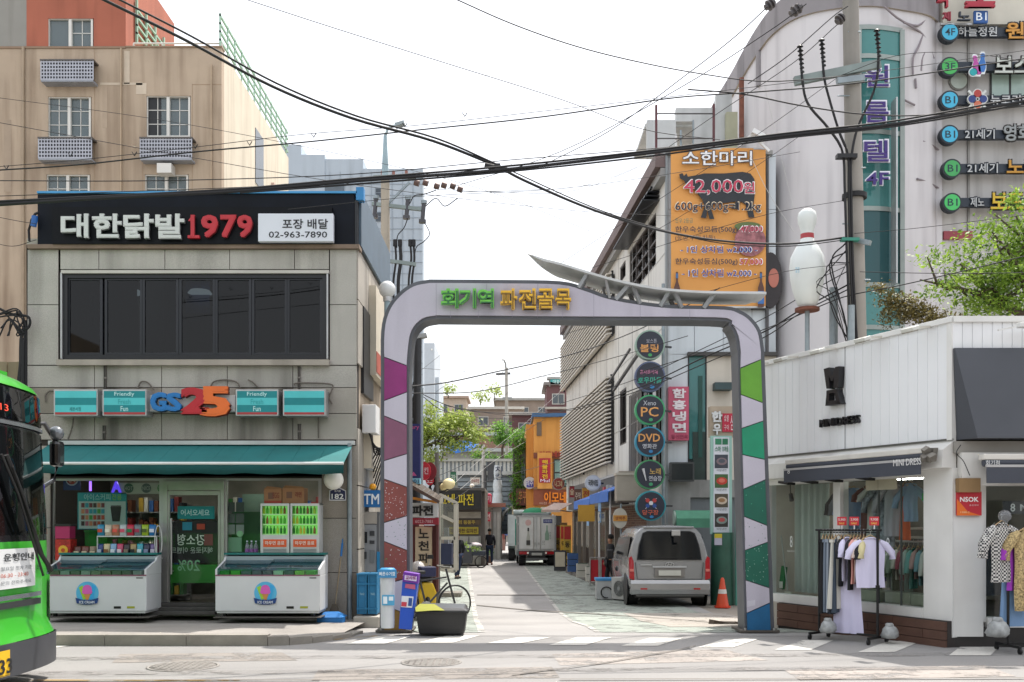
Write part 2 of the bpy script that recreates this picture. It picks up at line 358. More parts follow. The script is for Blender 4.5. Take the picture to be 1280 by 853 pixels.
# sloping apron under the left arch post, pale concrete
# manhole covers
for px, py, r, lab in [(229,833.5,.34,'round cast iron manhole cover in the road beside the bus'), (539,828.5,.3,'round manhole cover in the road in front of the black tub')]:
    Y = H/((py-HY)/F); t = Thing('manhole_cover', lab, 'manhole cover', ((px-CX)/F*Y, Y, .001))
    t.part('rim', MB().lathe([(r+.03,.0),(r+.03,.008),(r,.008),(r,.0)], n=36), mat('iron_rim', '#8a8681', .9, var=.2, scale=20))
    t.part('lid', MB().lathe([(r-.008,0),(r-.008,.006),(1e-4,.006)], n=36), mat('iron', '#77726d', .8, var=.35, scale=30, bump=.4))
    b = MB()
    for i in range(-4, 5):
        for j in range(-4, 5):
            if math.hypot(i, j) < 4.4: b.box(i*.068-.022, i*.068+.022, j*.068-.022, j*.068+.022, .006, .010)
    t.part('tread', b, MATS['iron_rim'], kind='stuff')
# ---------------------------------------------------------------- convenience store building
GY = 15.5
B = Thing('store_building', 'two storey grey granite clad building holding the convenience store', 'building', (-5, GY, .1))
for q in [(30,598,64,790),(402,598,445,790),(33,310,78,449),(409,310,445,449),(33,306,445,341),(30,449,445,598)]:
    B.bx('wall', *q, .03, .3, GROUT)
r = B.rect(33, 306, 445, 790, 0)
sidex = r[1]
B.part('wall', MB().box(sidex-.25, sidex, .3, 4.6, -.7, r[3]-.0), mat('side_wall', '#a39584', .8, var=.15, scale=1.2, streak=.6, bump=.15))
B.part('wall', MB().box(r[0], r[0]+.25, .3, 4.6, -.1, r[3]), GROUT)
B.part('roof', MB().box(r[0], sidex, .02, 4.6, r[3]+.001, r[3]+.1), CONC)
zf = B.f.px(0, 470, 0)[1]
B.part('upper_floor', MB().box(r[0]+.26, sidex-.26, .31, 4.5, zf-.55, zf-.1), mat('floor_slab', '#4a4640', .9))
B.part('ground_floor', MB().box(r[0]+.26, sidex-.26, .05, 4.5, -.05, .045), mat('shop_floor', '#807a70', .5, var=.1))
B.part('back_wall', MB().box(r[0]+.26, sidex-.26, 4.3, 4.5, .05, r[3]), mat('back_wall', '#3d3a35', .9, var=.2))
B.part('partition', MB().box(r[0]+.26, sidex-.26, 2.6, 2.7, .05, 2.45), mat('shop_wall', '#8f8c82', .8, var=.2))
def tile(x0, y0, x1, y1, m=GRAN, d=0):
    a = B.rect(x0+.45, y0+.45, x1-.45, y1-.45, 0)
    if m is GRAN2 and random.random() < .3: m = GRAN3
    B.part('granite_tile', MB().box(a[0], a[1], -.0-d+random.uniform(0, .005), .03, a[2], a[3]), m)
for x0, x1 in [(75,123.5),(123.5,206),(206,287),(287,368),(368,411.5)]: tile(x0, 312, x1, 337)
for y0, y1 in [(312,381),(381,456.6)]: tile(34, y0, 73, y1); tile(412, y0, 446, y1)
js = [33, 118, 202, 284, 366, 446]
for i in range(5):
    tile(js[i], 457, js[i+1], 484.5, GRAN); tile(js[i], 484.5, js[i+1], 517, GRAN2); tile(js[i], 517, js[i+1], 550, GRAN2)
for y0, y1 in [(557,648),(648,716),(716,779)]: tile(402, y0, 434, y1, GRAN2); tile(434, y0, 446, y1, GRAN2)
tile(32, 557, 63, 660, GRAN2); tile(32, 660, 63, 779, GRAN2)
B.bx('cornice', 34, 305.5, 449, 310.5, -.07, .2, mat('cornice', '#7c6a5c', .8, var=.2))
B.bx('window_sill', 70, 449.5, 411, 456.5, -.09, .1, mat('sill_stone', '#a29a90', .8, var=.15, streak=.4))
B.bx('lintel', 76, 337.8, 411, 341.6, -.04, .08, mat('sill_stone2', '#bdb9b2', .8))
for i in range(4):   # tiles along the alley side wall
    for z0, z1 in [(.0,1.0),(1.0,2.0),(2.0,2.9),(3.9,4.9),(4.9,5.7)]:
        B.part('granite_tile', MB().box(sidex, sidex+.03, .02+i*1.12, 1.12+i*1.12, z0+.01, z1-.01), GRAN2)
B.part('side_window', MB().box(sidex, sidex+.05, .5, 1.6, 3.5, 4.9), DARKF)
# upstairs window with seven sashes
W = Thing('folding_window', 'wide dark framed seven pane window of the upper floor under the black rooftop sign', 'window', B.e.location)
a = W.rect(78, 341.5, 409, 449, .03)
fr = MB()
for q in [(78,341.5,409,347.5),(78,443.5,409,449),(78,347.5,84,443.5),(403,347.5,409,443.5)]:
    z = W.rect(*q, .0); fr.box(z[0], z[1], .01, .13, z[2], z[3])
W.part('frame', fr, DARKF)
tr = MB()
for q in [(76.5,341.5,78.4,449),(408.6,341.5,410.5,449)]:
    z = W.rect(*q, .0); tr.box(z[0], z[1], -.03, .05, z[2], z[3])
W.part('trim', tr, ALU)
for x0, x1 in [(87,125),(134,175),(181,220),(227,266),(272,311),(318,356),(362,400)]:
    s = MB()
    for q in [(x0-3.2,347.5,x0,443.5),(x1,347.5,x1+3.2,443.5),(x0,347.5,x1,350.5),(x0,441,x1,443.5)]:
        z = W.rect(*q, .04); s.box(z[0], z[1], .04, .09, z[2], z[3])
    so = W.part('sash', s, mat('sash', '#1b1e25', .35, var=.1))
    z = W.rect(x0, 350, x1, 441.5, .06); W.part('pane', MB().box(z[0]-.005, z[1]+.005, .06, .068, z[2]-.005, z[3]+.005), GLASSD, parent=so)
# things in the upstairs room, some added to lighten the panes
for px, py, Yv, lab in [(163,367,1.2,'left of the two white pendant lamps inside the upper window'),(250,367,1.2,'right of the two white pendant lamps inside the upper window')]:
    x, z = B.f.px(px, py, Yv); t = Thing('pendant_lamp', lab, 'lamp', Vector(B.e.location)+Vector((x, Yv, z)))
    t.part('shade', MB().lathe([(.2,0),(.16,.05),(.03,.08)]), mat('shade_glow', '#dfe6d8', .4, emit=1.4)); t.part('cord', MB().cyl((0,0,.08),(0,0,.75),.008), CABLE)
x, z = B.f.px(116, 389, .4); t = Thing('paper_notice', 'narrow white paper notices hung inside the leftmost upper pane', 'notice', Vector(B.e.location)+Vector((x,.4,z-.3)))
t.part('sheet', MB().box(-.07,.07,0,.01,.0,.28), C('#aeb1a8')); t.part('sheet', MB().box(-.07,.07,0,.01,.29,.6), C('#aeb1a8'))
for zz in (.06,.4): t.part('print', MB().box(-.015,.015,-.004,0,zz,zz+.14), BLACKP)
for i, (px, w_) in enumerate([(205,1.0),(345,1.4),(290,1.0)]):
    x, _ = B.f.px(px, 420, 2.0); t = Thing('dining_table', ['dark dining table behind the third upper pane','dark dining table behind the sixth upper pane','dark dining table behind the fifth upper pane'][i], 'table', Vector(B.e.location)+Vector((x, 1.7, zf-.1)))
    t.part('table_top', MB().box(-w_/2,w_/2,-.35,.35,.7,.74), C('#5b4a3a')); 
    for sx in (-1,1): t.part('leg', MB().box(sx*w_*.4-.03,sx*w_*.4+.03,-.03,.03,0,.7), DARKF)

B.bx('inner_wall', 300, 340, 404, 452, 2.2, 2.3, C('#8d8f8c')); B.bx('inner_wall', 172, 340, 205, 452, 1.5, 1.6, C('#77756e')); B.bx('added_panel', 232, 352, 262, 392, 1.3, 1.35, C('#2c5a9a')); B.bx('added_panel', 136, 352, 170, 380, .9, .95, C('#3f5f8a')); B.bx('blind', 272.5, 349, 311, 363, .12, .13, C('#9a9c98')); B.bx('blind', 362.5, 349, 400, 357, .12, .13, C('#9a9c98'))  # pale panels and blinds added to give the upper panes lighter tones
# rooftop sign
NAVY = mat('navy_board', '#0c111b', .6, spec=.2, var=.25, scale=3, streak=.35, dirt='#5a5a60')
S = Thing('rooftop_sign', 'long black rooftop sign with white Korean letters and red 1979', 'sign', P(245, 305.5, GY))
S.bx('board', 47, 241, 443, 306, -.02, .35, NAVY)
S.bx('board', 65, 259, 415, 305, -.10, -.025, mat('navy_board2', '#090c12', .6, spec=.2, var=.2, scale=2, streak=.2, dirt='#444450'))
S.bx('trim', 46, 239, 446, 241.5, -.05, .4, C('#3f8fc4'))
S.bx('corner_post', 445, 234, 454.5, 250, -.05, .1, C('#2f7fb8')); S.bx('corner_post', 443.5, 250, 447, 306, -.03, .12, C('#15191f'))
S.part('side_board', MB().box(2.52, 2.56, .1, 3.8, .0, .88), C('#4f6170'))
LW = mat('letter_white', '#c6c8c6', .4, var=.05); LR = mat('letter_red', '#b3202c', .4, var=.08)
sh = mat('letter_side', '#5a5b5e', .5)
cellsK = [(77,111.5),(116,153),(155,193),(195,231)]
for ch, c_, (ya, yb) in zip('대한닭발', cellsK, [(268,298),(268,298),(268,298.5),(268,299)]):
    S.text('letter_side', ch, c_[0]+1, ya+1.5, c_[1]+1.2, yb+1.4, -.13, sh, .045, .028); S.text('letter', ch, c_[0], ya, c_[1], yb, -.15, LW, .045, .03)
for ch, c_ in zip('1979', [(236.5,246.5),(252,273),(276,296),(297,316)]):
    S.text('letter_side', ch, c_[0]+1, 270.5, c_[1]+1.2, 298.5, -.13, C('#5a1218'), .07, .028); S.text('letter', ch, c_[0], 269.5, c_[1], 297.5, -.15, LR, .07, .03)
S.bx('letter', 234.5, 294.2, 249, 297.6, -.18, -.12, LR); S.poly('letter', [(235,276),(239.5,270),(242,270),(241,277)], -.179, -.12, LR)
wb = S.bx('light_box', 322.5, 267, 416.5, 302, -.2, -.1, mat('light_box', '#d2d5de', .4, var=.03), bevel=.008)
S.text('lettering', '포장 배달', 353, 274, 410, 286.5, -.2, C('#191b22'), .02, .003); S.text('lettering', '02-963-7890', 336, 289.5, 409, 297.5, -.2, C('#191b22'), .012, .003)
t = Thing('cable_coil', 'blue taped cable bundle on the left end of the rooftop sign', 'cable', P(44, 300, GY-.1))
t.part('cable', MB().tube([(-.09,0,-.02),(-.1,0,.15),(-.06,0,.3),(0,0,.4),(.05,0,.42)], .02), CABLE); t.part('tape', MB().tube([(-.02,-.02,.2),(0,-.02,.3),(.0,-.02,.36)], .05), C('#1c5aa0'))

# shop fascia signs
TEAL, TEALL, TRED = C('#0b8288'), C('#4fc0c4'), C('#a33638')
labs = ['leftmost teal striped fascia light box of the convenience store', 'teal light box reading Friendly Fresh Fun left of the blue shop letters', 'teal light box reading Friendly Fresh Fun right of the orange numeral', 'rightmost teal striped fascia light box near the building corner']
for (x0,x1), lab, txt in zip([(67,122),(128,183),(294.5,348),(353.5,407)], labs, [0,1,1,0]):
    t = Thing('fascia_light_box', lab, 'sign', P((x0+x1)/2, 520, GY-.2), group='light boxes above the shop awning')
    t.bx('frame', x0, 487, x1, 520, -.08, .2, ALU, bevel=.008)
    ys_ = [489,497.5,506.5,515.5]
    for k in range(3):
        dark = (k == 1) if not txt else (k != 1)
        t.bx('stripe', x0+1.8, ys_[k], x1-1.8, ys_[k+1], -.088, -.08, TEAL if dark else TEALL)
    t.bx('stripe', x0+1.8, 515.5, x1-1.8, 518.3, -.088, -.08, TRED)
    if txt:
        for s_, yy in (('Friendly',489.5),('Fresh',498.5),('Fun',507.3)): t.text('lettering', s_, (x0+x1)/2-len(s_)*1.55, yy+.6, (x0+x1)/2+len(s_)*1.55, yy+7, -.088, C('#bfe6e6' if s_ != 'Fresh' else '#2fa0a4'), .005, .003)
    elif x0 < 100: t.text('lettering', '세븐서점', 87, 509, 101, 514, -.088, C('#0b6a70'), .01, .003)
S = Thing('shop_name_sign', 'blue, red and orange shop name letters on a white strip above the awning', 'sign', P(240, 518, GY-.1))
S.bx('strip', 122.6, 494, 293.6, 514.5, -.02, .1, mat('strip_white', '#d9d9d9', .4))
for ch, c_, m_ in [('G',(189,209.5,491,514.5),'#1e74b8'),('S',(209,228,491.5,514.5),'#1e74b8'),('2',(227,262,485,518),'#b3202b'),('5',(251,288.5,483.5,521),'#dc6a2a')]:
    x0,x1,y0,y1 = c_
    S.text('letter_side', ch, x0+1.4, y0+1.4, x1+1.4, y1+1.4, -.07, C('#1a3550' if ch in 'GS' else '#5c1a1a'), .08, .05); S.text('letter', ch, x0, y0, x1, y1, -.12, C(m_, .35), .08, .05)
# conduits and stained cable on the fascia
for i, pts in enumerate([[(57,503),(57,494),(62,489),(68,489)],[(172,486),(176,478),(184,478),(192,487)],[(263,484),(268,477),(283,475),(296,478),(300,485)],[(310,475),(316,478),(322,484)],[(368,482),(372,479),(412,480),(415,487),(411,497),(415,505)],[(92,521),(90,535),(85,549)],[(398,520),(398,548)]]):
    single('conduit_cable', ['thin grey wire looping left of the leftmost fascia box','wire loop above the blue letter G','wire arch over the orange numeral 5','short bent wire between numeral and light box','bent wire running round the rightmost fascia box','wire hanging under the leftmost fascia box','wire hanging under the rightmost fascia box'][i], 'wire', MB().tube(spline([P(x,y,GY-.03)-P(pts[0][0],pts[0][1],GY) for x,y in pts], 4), .012), mat('wire_grey', '#6d665e', .8), P(*pts[0], GY))
for i, (x0,y0,x1,y1) in enumerate([(129.5,457,132.5,488),(372,458,375,486),(372,530,375.5,549),(128,532,131,549)]):
    t = Thing('conduit', ['thin vertical conduit above the Friendly light box','thin vertical conduit pair above the rightmost light boxes','dark conduit stub under the right light boxes','dark conduit stub under the left light boxes'][i], 'pipe', P((x0+x1)/2, y1, GY))
    t.bx('pipe', x0, y0, x0+1.1, y1, -.03, 0, C('#4a4540')); t.bx('pipe', x1-1.1, y0, x1, y1, -.03, 0, C('#4a4540')); t.bx('clip', x0-.4, (y0+y1)/2-1, x1+.4, (y0+y1)/2+1, -.034, 0, C('#77706a'))

# awning
AW = Thing('awning', 'long teal fabric awning with hanging valance over the shop front', 'awning', P(250, 556, GY))
AWT = mat('awning_teal', '#1d6c6c', .75, var=.12, scale=1.5, streak=.15); AWD = mat('awning_teal_dark', '#0d5152', .8, var=.12, scale=1.5)
o = AW.e.location; xL = P(61,555,GY).x-o.x; xR = P(441,555,GY).x-o.x; z0 = P(0,556,GY).z-o.z; z1 = P(0,579.5,GY-.85).z-o.z; z2 = P(0,592.5,GY-.85).z-o.z
AW.bx('cassette', 60, 551, 443, 556, -.08, .02, mat('cassette', '#c2c4c4', .4, .3))
n = 12; xs_ = np.linspace(xL, xR, n+1)
f1 = MB()
for i in range(n): f1.add([(xs_[i]+.002,-.0,z0),(xs_[i+1]-.002,0,z0),(xs_[i+1]-.002,-.85,z1),(xs_[i]+.002,-.85,z1),(xs_[i]+.002,-.0,z0-.006),(xs_[i+1]-.002,0,z0-.006),(xs_[i+1]-.002,-.85,z1-.006),(xs_[i]+.002,-.85,z1-.006)], [(0,3,2,1),(4,5,6,7),(0,1,5,4),(1,2,6,5),(2,3,7,6),(3,0,4,7)])
AW.part('fabric', f1, AWT)
AW.part('front_bar', MB().cyl((xL,-.86,z1),(xR,-.86,z1),.022), mat('bar_white', '#d5d8d6', .4))
va = MB()
for i in range(40):
    a_, b_ = xL+(xR-xL)*i/40, xL+(xR-xL)*(i+1)/40; d0, d1 = .008*math.sin(i*1.3), .008*math.sin((i+1)*1.3)
    va.add([(a_,-.865+d0,z1-.02),(b_,-.865+d1,z1-.02),(b_,-.865+d1*2,z2+.01*math.sin(i)),(a_,-.865+d0*2,z2+.01*math.sin(i-1)),(a_,-.86+d0,z1-.02),(b_,-.86+d1,z1-.02),(b_,-.86+d1*2,z2+.01*math.sin(i)),(a_,-.86+d0*2,z2+.01*math.sin(i-1))],[(0,3,2,1),(4,5,6,7),(2,3,7,6)], True)
AW.part('valance', va, AWD)
for x in (xL+.5, xR-.4, (xL+xR)/2): AW.part('arm', MB().bar((x,-.05,z0-.25),(x,-.84,z1-.02),.03), ALU)
t = Thing('globe_lamp', 'white globe lamp half hidden by the awning valance near the right pier', 'lamp', P(417,600,GY-.15))
t.part('globe', MB().ball((0,0,.0), .155, 20), LAMPW); t.part('bracket', MB().bar((0,0,.1),(0,.15,.16),.04), DARKF)
t = Thing('house_number_plate', 'small navy pentagon plate with the white number 182 on the granite pier', 'plate', P(422, 626, GY-.01))
t.poly('plate', [(411.5,626),(411.5,613.5),(422,608.5),(432.5,613.5),(432.5,626)], -.02, 0, C('#e8e8ea')); t.poly('plate_face', [(412.6,624.8),(412.6,614.2),(422,609.8),(431.4,614.2),(431.4,624.8)], -.026, -.02, C('#141e4a'))
t.text('lettering', '182', 414.5, 617.5, 429.5, 624, -.026, C('#f0f0f0'), .04, .003); t.text('lettering', '회기로', 418, 612.5, 426, 615.5, -.026, C('#e0e0e0'), .01, .003)
single('downpipe', 'grey vertical downpipe on the corner pier right of the number plate', 'pipe', MB().cyl((0,0,0),(0,0,2.75),.035), GALV, P(437, 776, GY-.06))
t = Thing('meter_box', 'white meter box with a black cable tangle on the alley side of the store corner', 'box', (sidex-5+.04, GY+.35, 2.95))
t.part('box', MB().box(0,.22,0,.5,0,.45), WHITEP, bevel=.01); 
for k in range(7): t.part('cable', MB().tube(spline([(.1,.1+.05*k,0),(.16,.1+.05*k,-.15-.03*k),(.2+.03*k,.3,-.25),(.12,.35+.04*k,-.4-.1*k)],4), .012), CABLE)
for i, (y_, z_, d_, m_, lab) in enumerate([(1.2,4.0,1.6,'#a7503f','faded red and cream side sign board high on the alley wall of the store'),(.6,2.4,1.2,'#b8b2a8','slanted white side shutter box on the alley wall of the store')]):
    t = Thing('side_sign', lab, 'sign', (sidex-5+.03, GY+y_, z_)); t.part('board', MB().box(0,.12,0,d_,0,1.5 if i == 0 else .9), C('#c9c0ae')); t.part('band', MB().box(.12,.13,.02,d_-.02,.05,.4), C(m_)); t.part('bracket', MB().box(-.02,.02,.1,.2,.2,.3), GALV)
# store glazing
SF = Thing('store_window', 'aluminium framed ground floor glazing of the convenience store', 'window', (B.e.location.x, GY, .1))
for q in [(63,596,402,601),(63,601,67,772),(199,601,204,768),(280,601,284,700),(398,601,402,772),(284,698,400,701),(67,700,199,703)]: SF.bx('frame', *q, .08, .14, ALU)
for q in [(67,601,199,700),(284,601,398,698)]: SF.bx('pane', *q, .1, .108, GLASS)
SF.bx('lower_panel', 67, 703, 199, 770, .1, .12, C('#6c6a66')); SF.bx('lower_panel', 284, 701, 398, 770, .1, .12, C('#6c6a66'))
SF.bx('lintel', 64, 590, 402, 596, .03, .25, C('#3a3733'))
D = Thing('glass_door', 'steel framed glass door of the convenience store with a long vertical handle', 'door', P(242, 766, GY))
for q in [(204,601,209,768),(275.5,601,280,768),(209,601,275.5,606)]: D.bx('frame', *q, .04, .14, STEEL)
D.bx('head_panel', 209, 606, 275.5, 613, .05, .12, STEEL)
lf = D.bx('leaf', 209.5, 614, 275, 619, .06, .1, STEEL); D.bx('bottom_rail', 209.5, 761, 275, 766, .06, .1, STEEL); D.bx('stile', 209.5, 619, 212, 761, .06, .1, STEEL); D.bx('stile', 272.5, 619, 275, 761, .06, .1, STEEL)
D.bx('pane', 212, 619, 272.5, 761, .075, .083, GLASS)
a = D.f.px(214.5, 648, -.02); b_ = D.f.px(214.5, 718, -.02); D.part('handle', MB().cyl((a[0],-.04,a[1]),(b_[0],-.04,b_[1]),.018), STEEL)
for zz in (a[1]-.05, b_[1]+.05): D.part('handle_post', MB().cyl((a[0],-.04,zz),(a[0],.06,zz),.012), STEEL)
D.bx('sill', 203, 766, 281, 770, -.05, .14, STEEL)
D.bx('sticker', 222, 633, 268, 649, .084, .088, C('#12898c')); D.text('door_print', '어서오세요', 226, 637, 262, 645, .084, C('#bfe0df'), .01, .002)
D.text('door_print', '강소형', 222, 668, 256, 682, .09, C('#c7c9c6'), .02, .003, mirror=True); D.text('door_print', '혜자로운 이벤트', 214, 684, 266, 692, .09, C('#a9aca8'), .01, .003, mirror=True)  # mirrored lettering laid flat behind the door pane
D.text('door_print', '20%', 222, 700, 250, 714, .09, C('#7fb98c'), .01, .003, mirror=True); D.bx('sticker', 212.5, 706, 272, 729, .092, .096, C('#2f7d2c'))
D.bx('sticker', 212.5, 651, 272, 704, .094, .097, mat('poster_dark', '#1b171b', .5, var=.3))
D.bx('sticker', 228, 653, 240, 663, .084, .09, C('#2a86a0')); D.bx('sticker', 246, 655, 256, 662, .084, .09, C('#b0402c')); D.bx('sticker', 255, 668, 266, 682, .084, .09, C('#7d2440'))
for k in range(3):
    single('entrance_step', ['lowest grey step of the shop entrance','middle grey step of the shop entrance','topmost grey step of the shop entrance'][k], 'step', MB().box(-.62,.62,0,.5-k*.14,0,.05), mat('step_mat', '#4c4a48', .9, var=.15, scale=8), (P(232,770,GY).x, GY-.55+.15*k, .13+.05*k), bevel=.008)

# ---- goods inside
shelfm = mat('shelf_grey', '#8b8c8a', .5, .2)
for i in range(4):       # gondola shelves deep in the store
    x = [-7.0,-6.1,-4.55,-3.55][i]
    t = Thing('store_shelf', ['leftmost grocery shelf deep inside the store','second grocery shelf deep inside the store','grocery shelf seen through the glass door side','rightmost grocery shelf deep inside the store'][i], 'shelf', (x, GY+1.9, .15))
    t.part('back_panel', MB().box(-.42,.42,.2,.24,0,1.7), shelfm)
    for k in range(5):
        t.part('shelf_board', MB().box(-.42,.42,-.12,.2,.1+.36*k,.12+.36*k), shelfm)
        for j in range(9):
            hx = '#%02x%02x%02x' % tuple(int(v) for v in rng.integers(40, 220, 3)); wd = .04
            t.part('pack', MB().box(-.38+j*.088-.01,-.38+j*.088+.06,-.08,.1,.12+.36*k,.12+.36*k+random.uniform(.14,.26)), C('#%s' % random.choice(['8a2c2c','c8a13a','2f5c9a','d5d2c8','3a7a3a','704028','b05a8a','1f1f28','a9b7c2'])), label=None)
for i, (x, z) in enumerate([(-6.3,2.42),(-4.0,2.42),(-3.3,2.42)]):
    t = Thing('strip_light', ['lit strip light at the ceiling over the left store window','lit strip light behind the right store window','lit strip light above the mini fridges'][i], 'light', (x, GY+1.0, z)); t.part('housing', MB().box(-.45,.45,-.05,.05,.02,.06), WHITEP); t.part('tube', MB().box(-.42,.42,-.03,.03,-.01,.02), mat('tube_light', '#fffaf0', .4, var=0, emit=16))
B.part('ceiling', MB().box(r[0]+.26, sidex-.26, .15, 4.3, 2.5, 2.53), mat('ceiling', '#77736b', .9))
# window posters
def poster(px, lab, cat='poster', v=.16): return Thing('poster', lab, cat, P((px[0]+px[2])/2, px[3], GY+v))
t = poster((97,616,158,662), 'teal iced coffee poster with a menu grid and black cup')
t.bx('board', 97, 616, 158, 662, 0, .015, C('#2a8d90')); t.bx('panel', 98.5, 627, 157, 661, -.006, 0, C('#a5b8b2')); t.text('lettering', '아이스커피', 105, 617.5, 138, 625.5, 0, C('#9ccfce'), .01, .003); t.text('lettering', '전용', 140, 617.5, 152, 625.5, 0, C('#7fb94c'), .01, .003)
for j in range(4):
    for i in range(6): t.bx('menu_picture', 101.5+i*5, 629+j*7.6, 105.5+i*5, 634.6+j*7.6, -.011, -.006, C('#'+random.choice(['a8452e','3a2a2a','7a4038','2d8896','a8586a','3a8a3a','bb7a58','6a2a30'])))
t.poly('cup_picture', [(138,634),(151.5,634),(149.5,652),(140.5,652)], -.012, -.006, C('#1d1a1a')); t.bx('cup_picture', 138.5, 632, 151, 634, -.013, -.006, C('#4a4646'))
t = poster((150,604,205,618), 'pale banner strip with round logos at the top of the left store window')
t.bx('strip', 149, 604, 204, 617.5, 0, .012, C('#b3b5ac'))
for x, m_ in ((161,'#3f5f52'),(183,'#5f6a6c'),(203,'#3f8a4a')): 
    c_ = t.f.px(x, 610.5); t.part('logo', MB().disc(c_[0], c_[1], .075, -.008, 0, 24), C(m_)); t.text('logo_print', 'NICE' if x > 170 else 'HOT', x-5, 608, x+5, 613, -.009, C('#a9aca8'), .01, .003)
t = poster((80,596,100,612), 'blue tobacco sign with round red emblem inside the left store window'); t.bx('board', 79, 597, 100, 613, 0, .03, C('#142a5c')); c_ = t.f.px(90, 599.5); t.part('emblem', MB().disc(c_[0], c_[1], .1, -.008, 0, 24), C('#8f9aa8')); t.part('emblem', MB().disc(c_[0], c_[1], .08, -.014, -.008, 24), C('#8c2f2a')); t.text('emblem_print', '담배', 86, 597, 94, 603, -.014, C('#d0c8c0'), .01, .002)
t = poster((139,601,153,616), 'violet neon letter sign inside the left store window', 'sign'); t.text('letter', 'A', 140, 602, 152, 616, 0, mat('neon_violet', '#4a34b8', .4, emit=1.0), .05, .03); t.text('letter', 'I', 111, 602, 116, 614, 0, mat('neon_lilac', '#9a6ae0', .4, emit=1.2), .05, .03)
t = poster((300,606,323,640), 'small dark grid of stickers behind the glass right of the store door')
for j in range(3):
    for i in range(2): t.bx('sticker', 283.5+i*11.5, 628+j*14, 293.5+i*11.5, 640+j*14, 0, .004, C(['#4b5450','#57605c','#8f9a94'][j])) 
t.bx('sticker', 283, 672, 302, 690, -.0, .004, C('#7fa58e')); c_ = t.f.px(300, 667.5); t.part('sticker', MB().disc(c_[0], c_[1], .05, -.01, 0, 20), C('#93c79a'))
t = poster((320,640,326,690), 'green tinted panel standing inside the right store window', 'panel', .6); t.bx('panel', 290, 640, 326, 700, 0, .03, C('#4f7f58'))
t.bx('panel', 303, 618, 330, 690, .5, .53, C('#8aa79a'))
# left snack rack and packets
rk = Thing('snack_rack', 'white wire rack holding colourful snack packets on the left ice cream freezer', 'rack', P(160, 700, GY-.25))
rackm = mat('rack_white', '#c6c8c6', .4)
for yy in (699, 671): rk.bx('shelf', 121, yy-1, 196, yy+.4, -.06, .14, rackm)
for xx in (121, 195): rk.bx('post', xx, 671, xx+1, 699, -.05, -.03, rackm)
cols_top = ['2a86a8','c7bca6','b0785a','b7c3c4','c22f48','6f7f86','9ab52a','1f6fae']; cols_bot = ['1f3a78','c8b88e','7fa9cc','c04468','2a2326','a08a5a','3aa3b4','1f2540','6a5a8a']
def pack(px0, px1, py0, py1, v, c1, c2, lab, name='snack_packet'):
    t = Thing(name, lab, 'snack packet', P((px0+px1)/2, py1, GY+v), group='snack packets on the store display')
    w_ = (px1-px0)/F*(GY+v)/2*.92; h_ = (py1-py0)/F*(GY+v)
    mb = MB(); n = 6
    pr = [(0,.01),(h_*.1,.035),(h_*.5,.045),(h_*.9,.035),(h_,.006)]
    mb.sheet([(x*w_, -d*(1-abs(x)**3*.7), z) for z, d in pr for x in np.linspace(-1,1,n)], n); mb.sheet([(-x*w_, d*.6, z) for z, d in pr for x in np.linspace(-1,1,n)], n)
    t.part('bag', mb, C('#'+c1, .3)); t.part('label_print', MB().box(-w_*.7,w_*.7,-.052,-.046,h_*.32,h_*.62), C('#'+c2)); return t
CN = {'2a86a8':'blue','c7bca6':'cream','b0785a':'tan','b7c3c4':'pale grey','c22f48':'crimson','6f7f86':'slate','9ab52a':'lime green','1f6fae':'bright blue','1f3a78':'navy','c8b88e':'sand coloured','7fa9cc':'sky blue','c04468':'pink','2a2326':'black','a08a5a':'khaki','3aa3b4':'turquoise','1f2540':'midnight blue','6a5a8a':'mauve'}
for i, c_ in enumerate(cols_top): pack(122+i*9.2, 131+i*9.2, 656, 670, -.25, c_, ['b7432e','e5e0d0','d9584a','d0506a','1f7a4a','a02f50','4a5a20','d0d8e8'][i], f'{CN[c_]} snack packet on the upper rack shelf of the left display')
for i, c_ in enumerate(cols_bot): pack(121.5+i*8.3, 129.5+i*8.3, 680, 697.5, -.25, c_, ['b0b8c8','8a5a3a','e0e8f0','e8d8e0','8a7a6a','2a2a2a','d8e8e8','8a90b0','c8c0d0'][i], f'{CN[c_]} snack packet on the lower rack shelf of the left display')
for i in range(3): pack(92+i*10, 101.5+i*10, 683, 699, -.2, ['5a3226','6a3a2c','8a7a62'][i], 'd8c8a8', ['leftmost brown nut packet beside the red box','middle brown nut packet beside the red box','beige nut packet left of the wire rack'][i])
t = Thing('gift_box', 'magenta gift box stacked on the red sweets box at the left window', 'box', P(78,672,GY-.25)); t.bx('carton', 69, 658, 87, 673.5, 0, .2, C('#a8285c')); t.bx('lid', 68, 655, 88, 658, -.01, .21, C('#1a1a18'))
t = Thing('sweets_box', 'red patterned sweets box with a yellow flower print at the left window', 'box', P(78,701,GY-.25)); t.bx('carton', 69, 674.5, 88, 700.5, -.02, .2, mat('red_pattern', '#a92a24', .5, var=.5, scale=30)); c_ = t.f.px(79, 688, -.02); t.part('flower_print', MB().disc(c_[0], c_[1], .075, -.026, -.02, 12), C('#d8a832')); t.part('flower_print', MB().disc(c_[0], c_[1], .03, -.03, -.026, 12), C('#b84a1c'))
t = Thing('crate', 'green plastic crate stacked inside the left window', 'crate', P(118,682,GY+.4)); t.bx('box', 106, 665, 124, 684, 0, .3, C('#1c7a2e')); t.bx('rim', 105, 663, 125, 665.5, -.01, .31, C('#23913a'))
t = Thing('round_stand', 'round white wire ring standing at the right end of the snack rack', 'rack', P(198, 699, GY-.3))
mb = MB(); pts = [(math.cos(a_)*.055, 0, .27+math.sin(a_)*.24) for a_ in np.linspace(0, 2*math.pi, 25)]; mb.tube(pts, .008); t.part('ring', mb, rackm); t.part('foot', MB().box(-.05,.05,-.04,.04,0,.02), rackm)

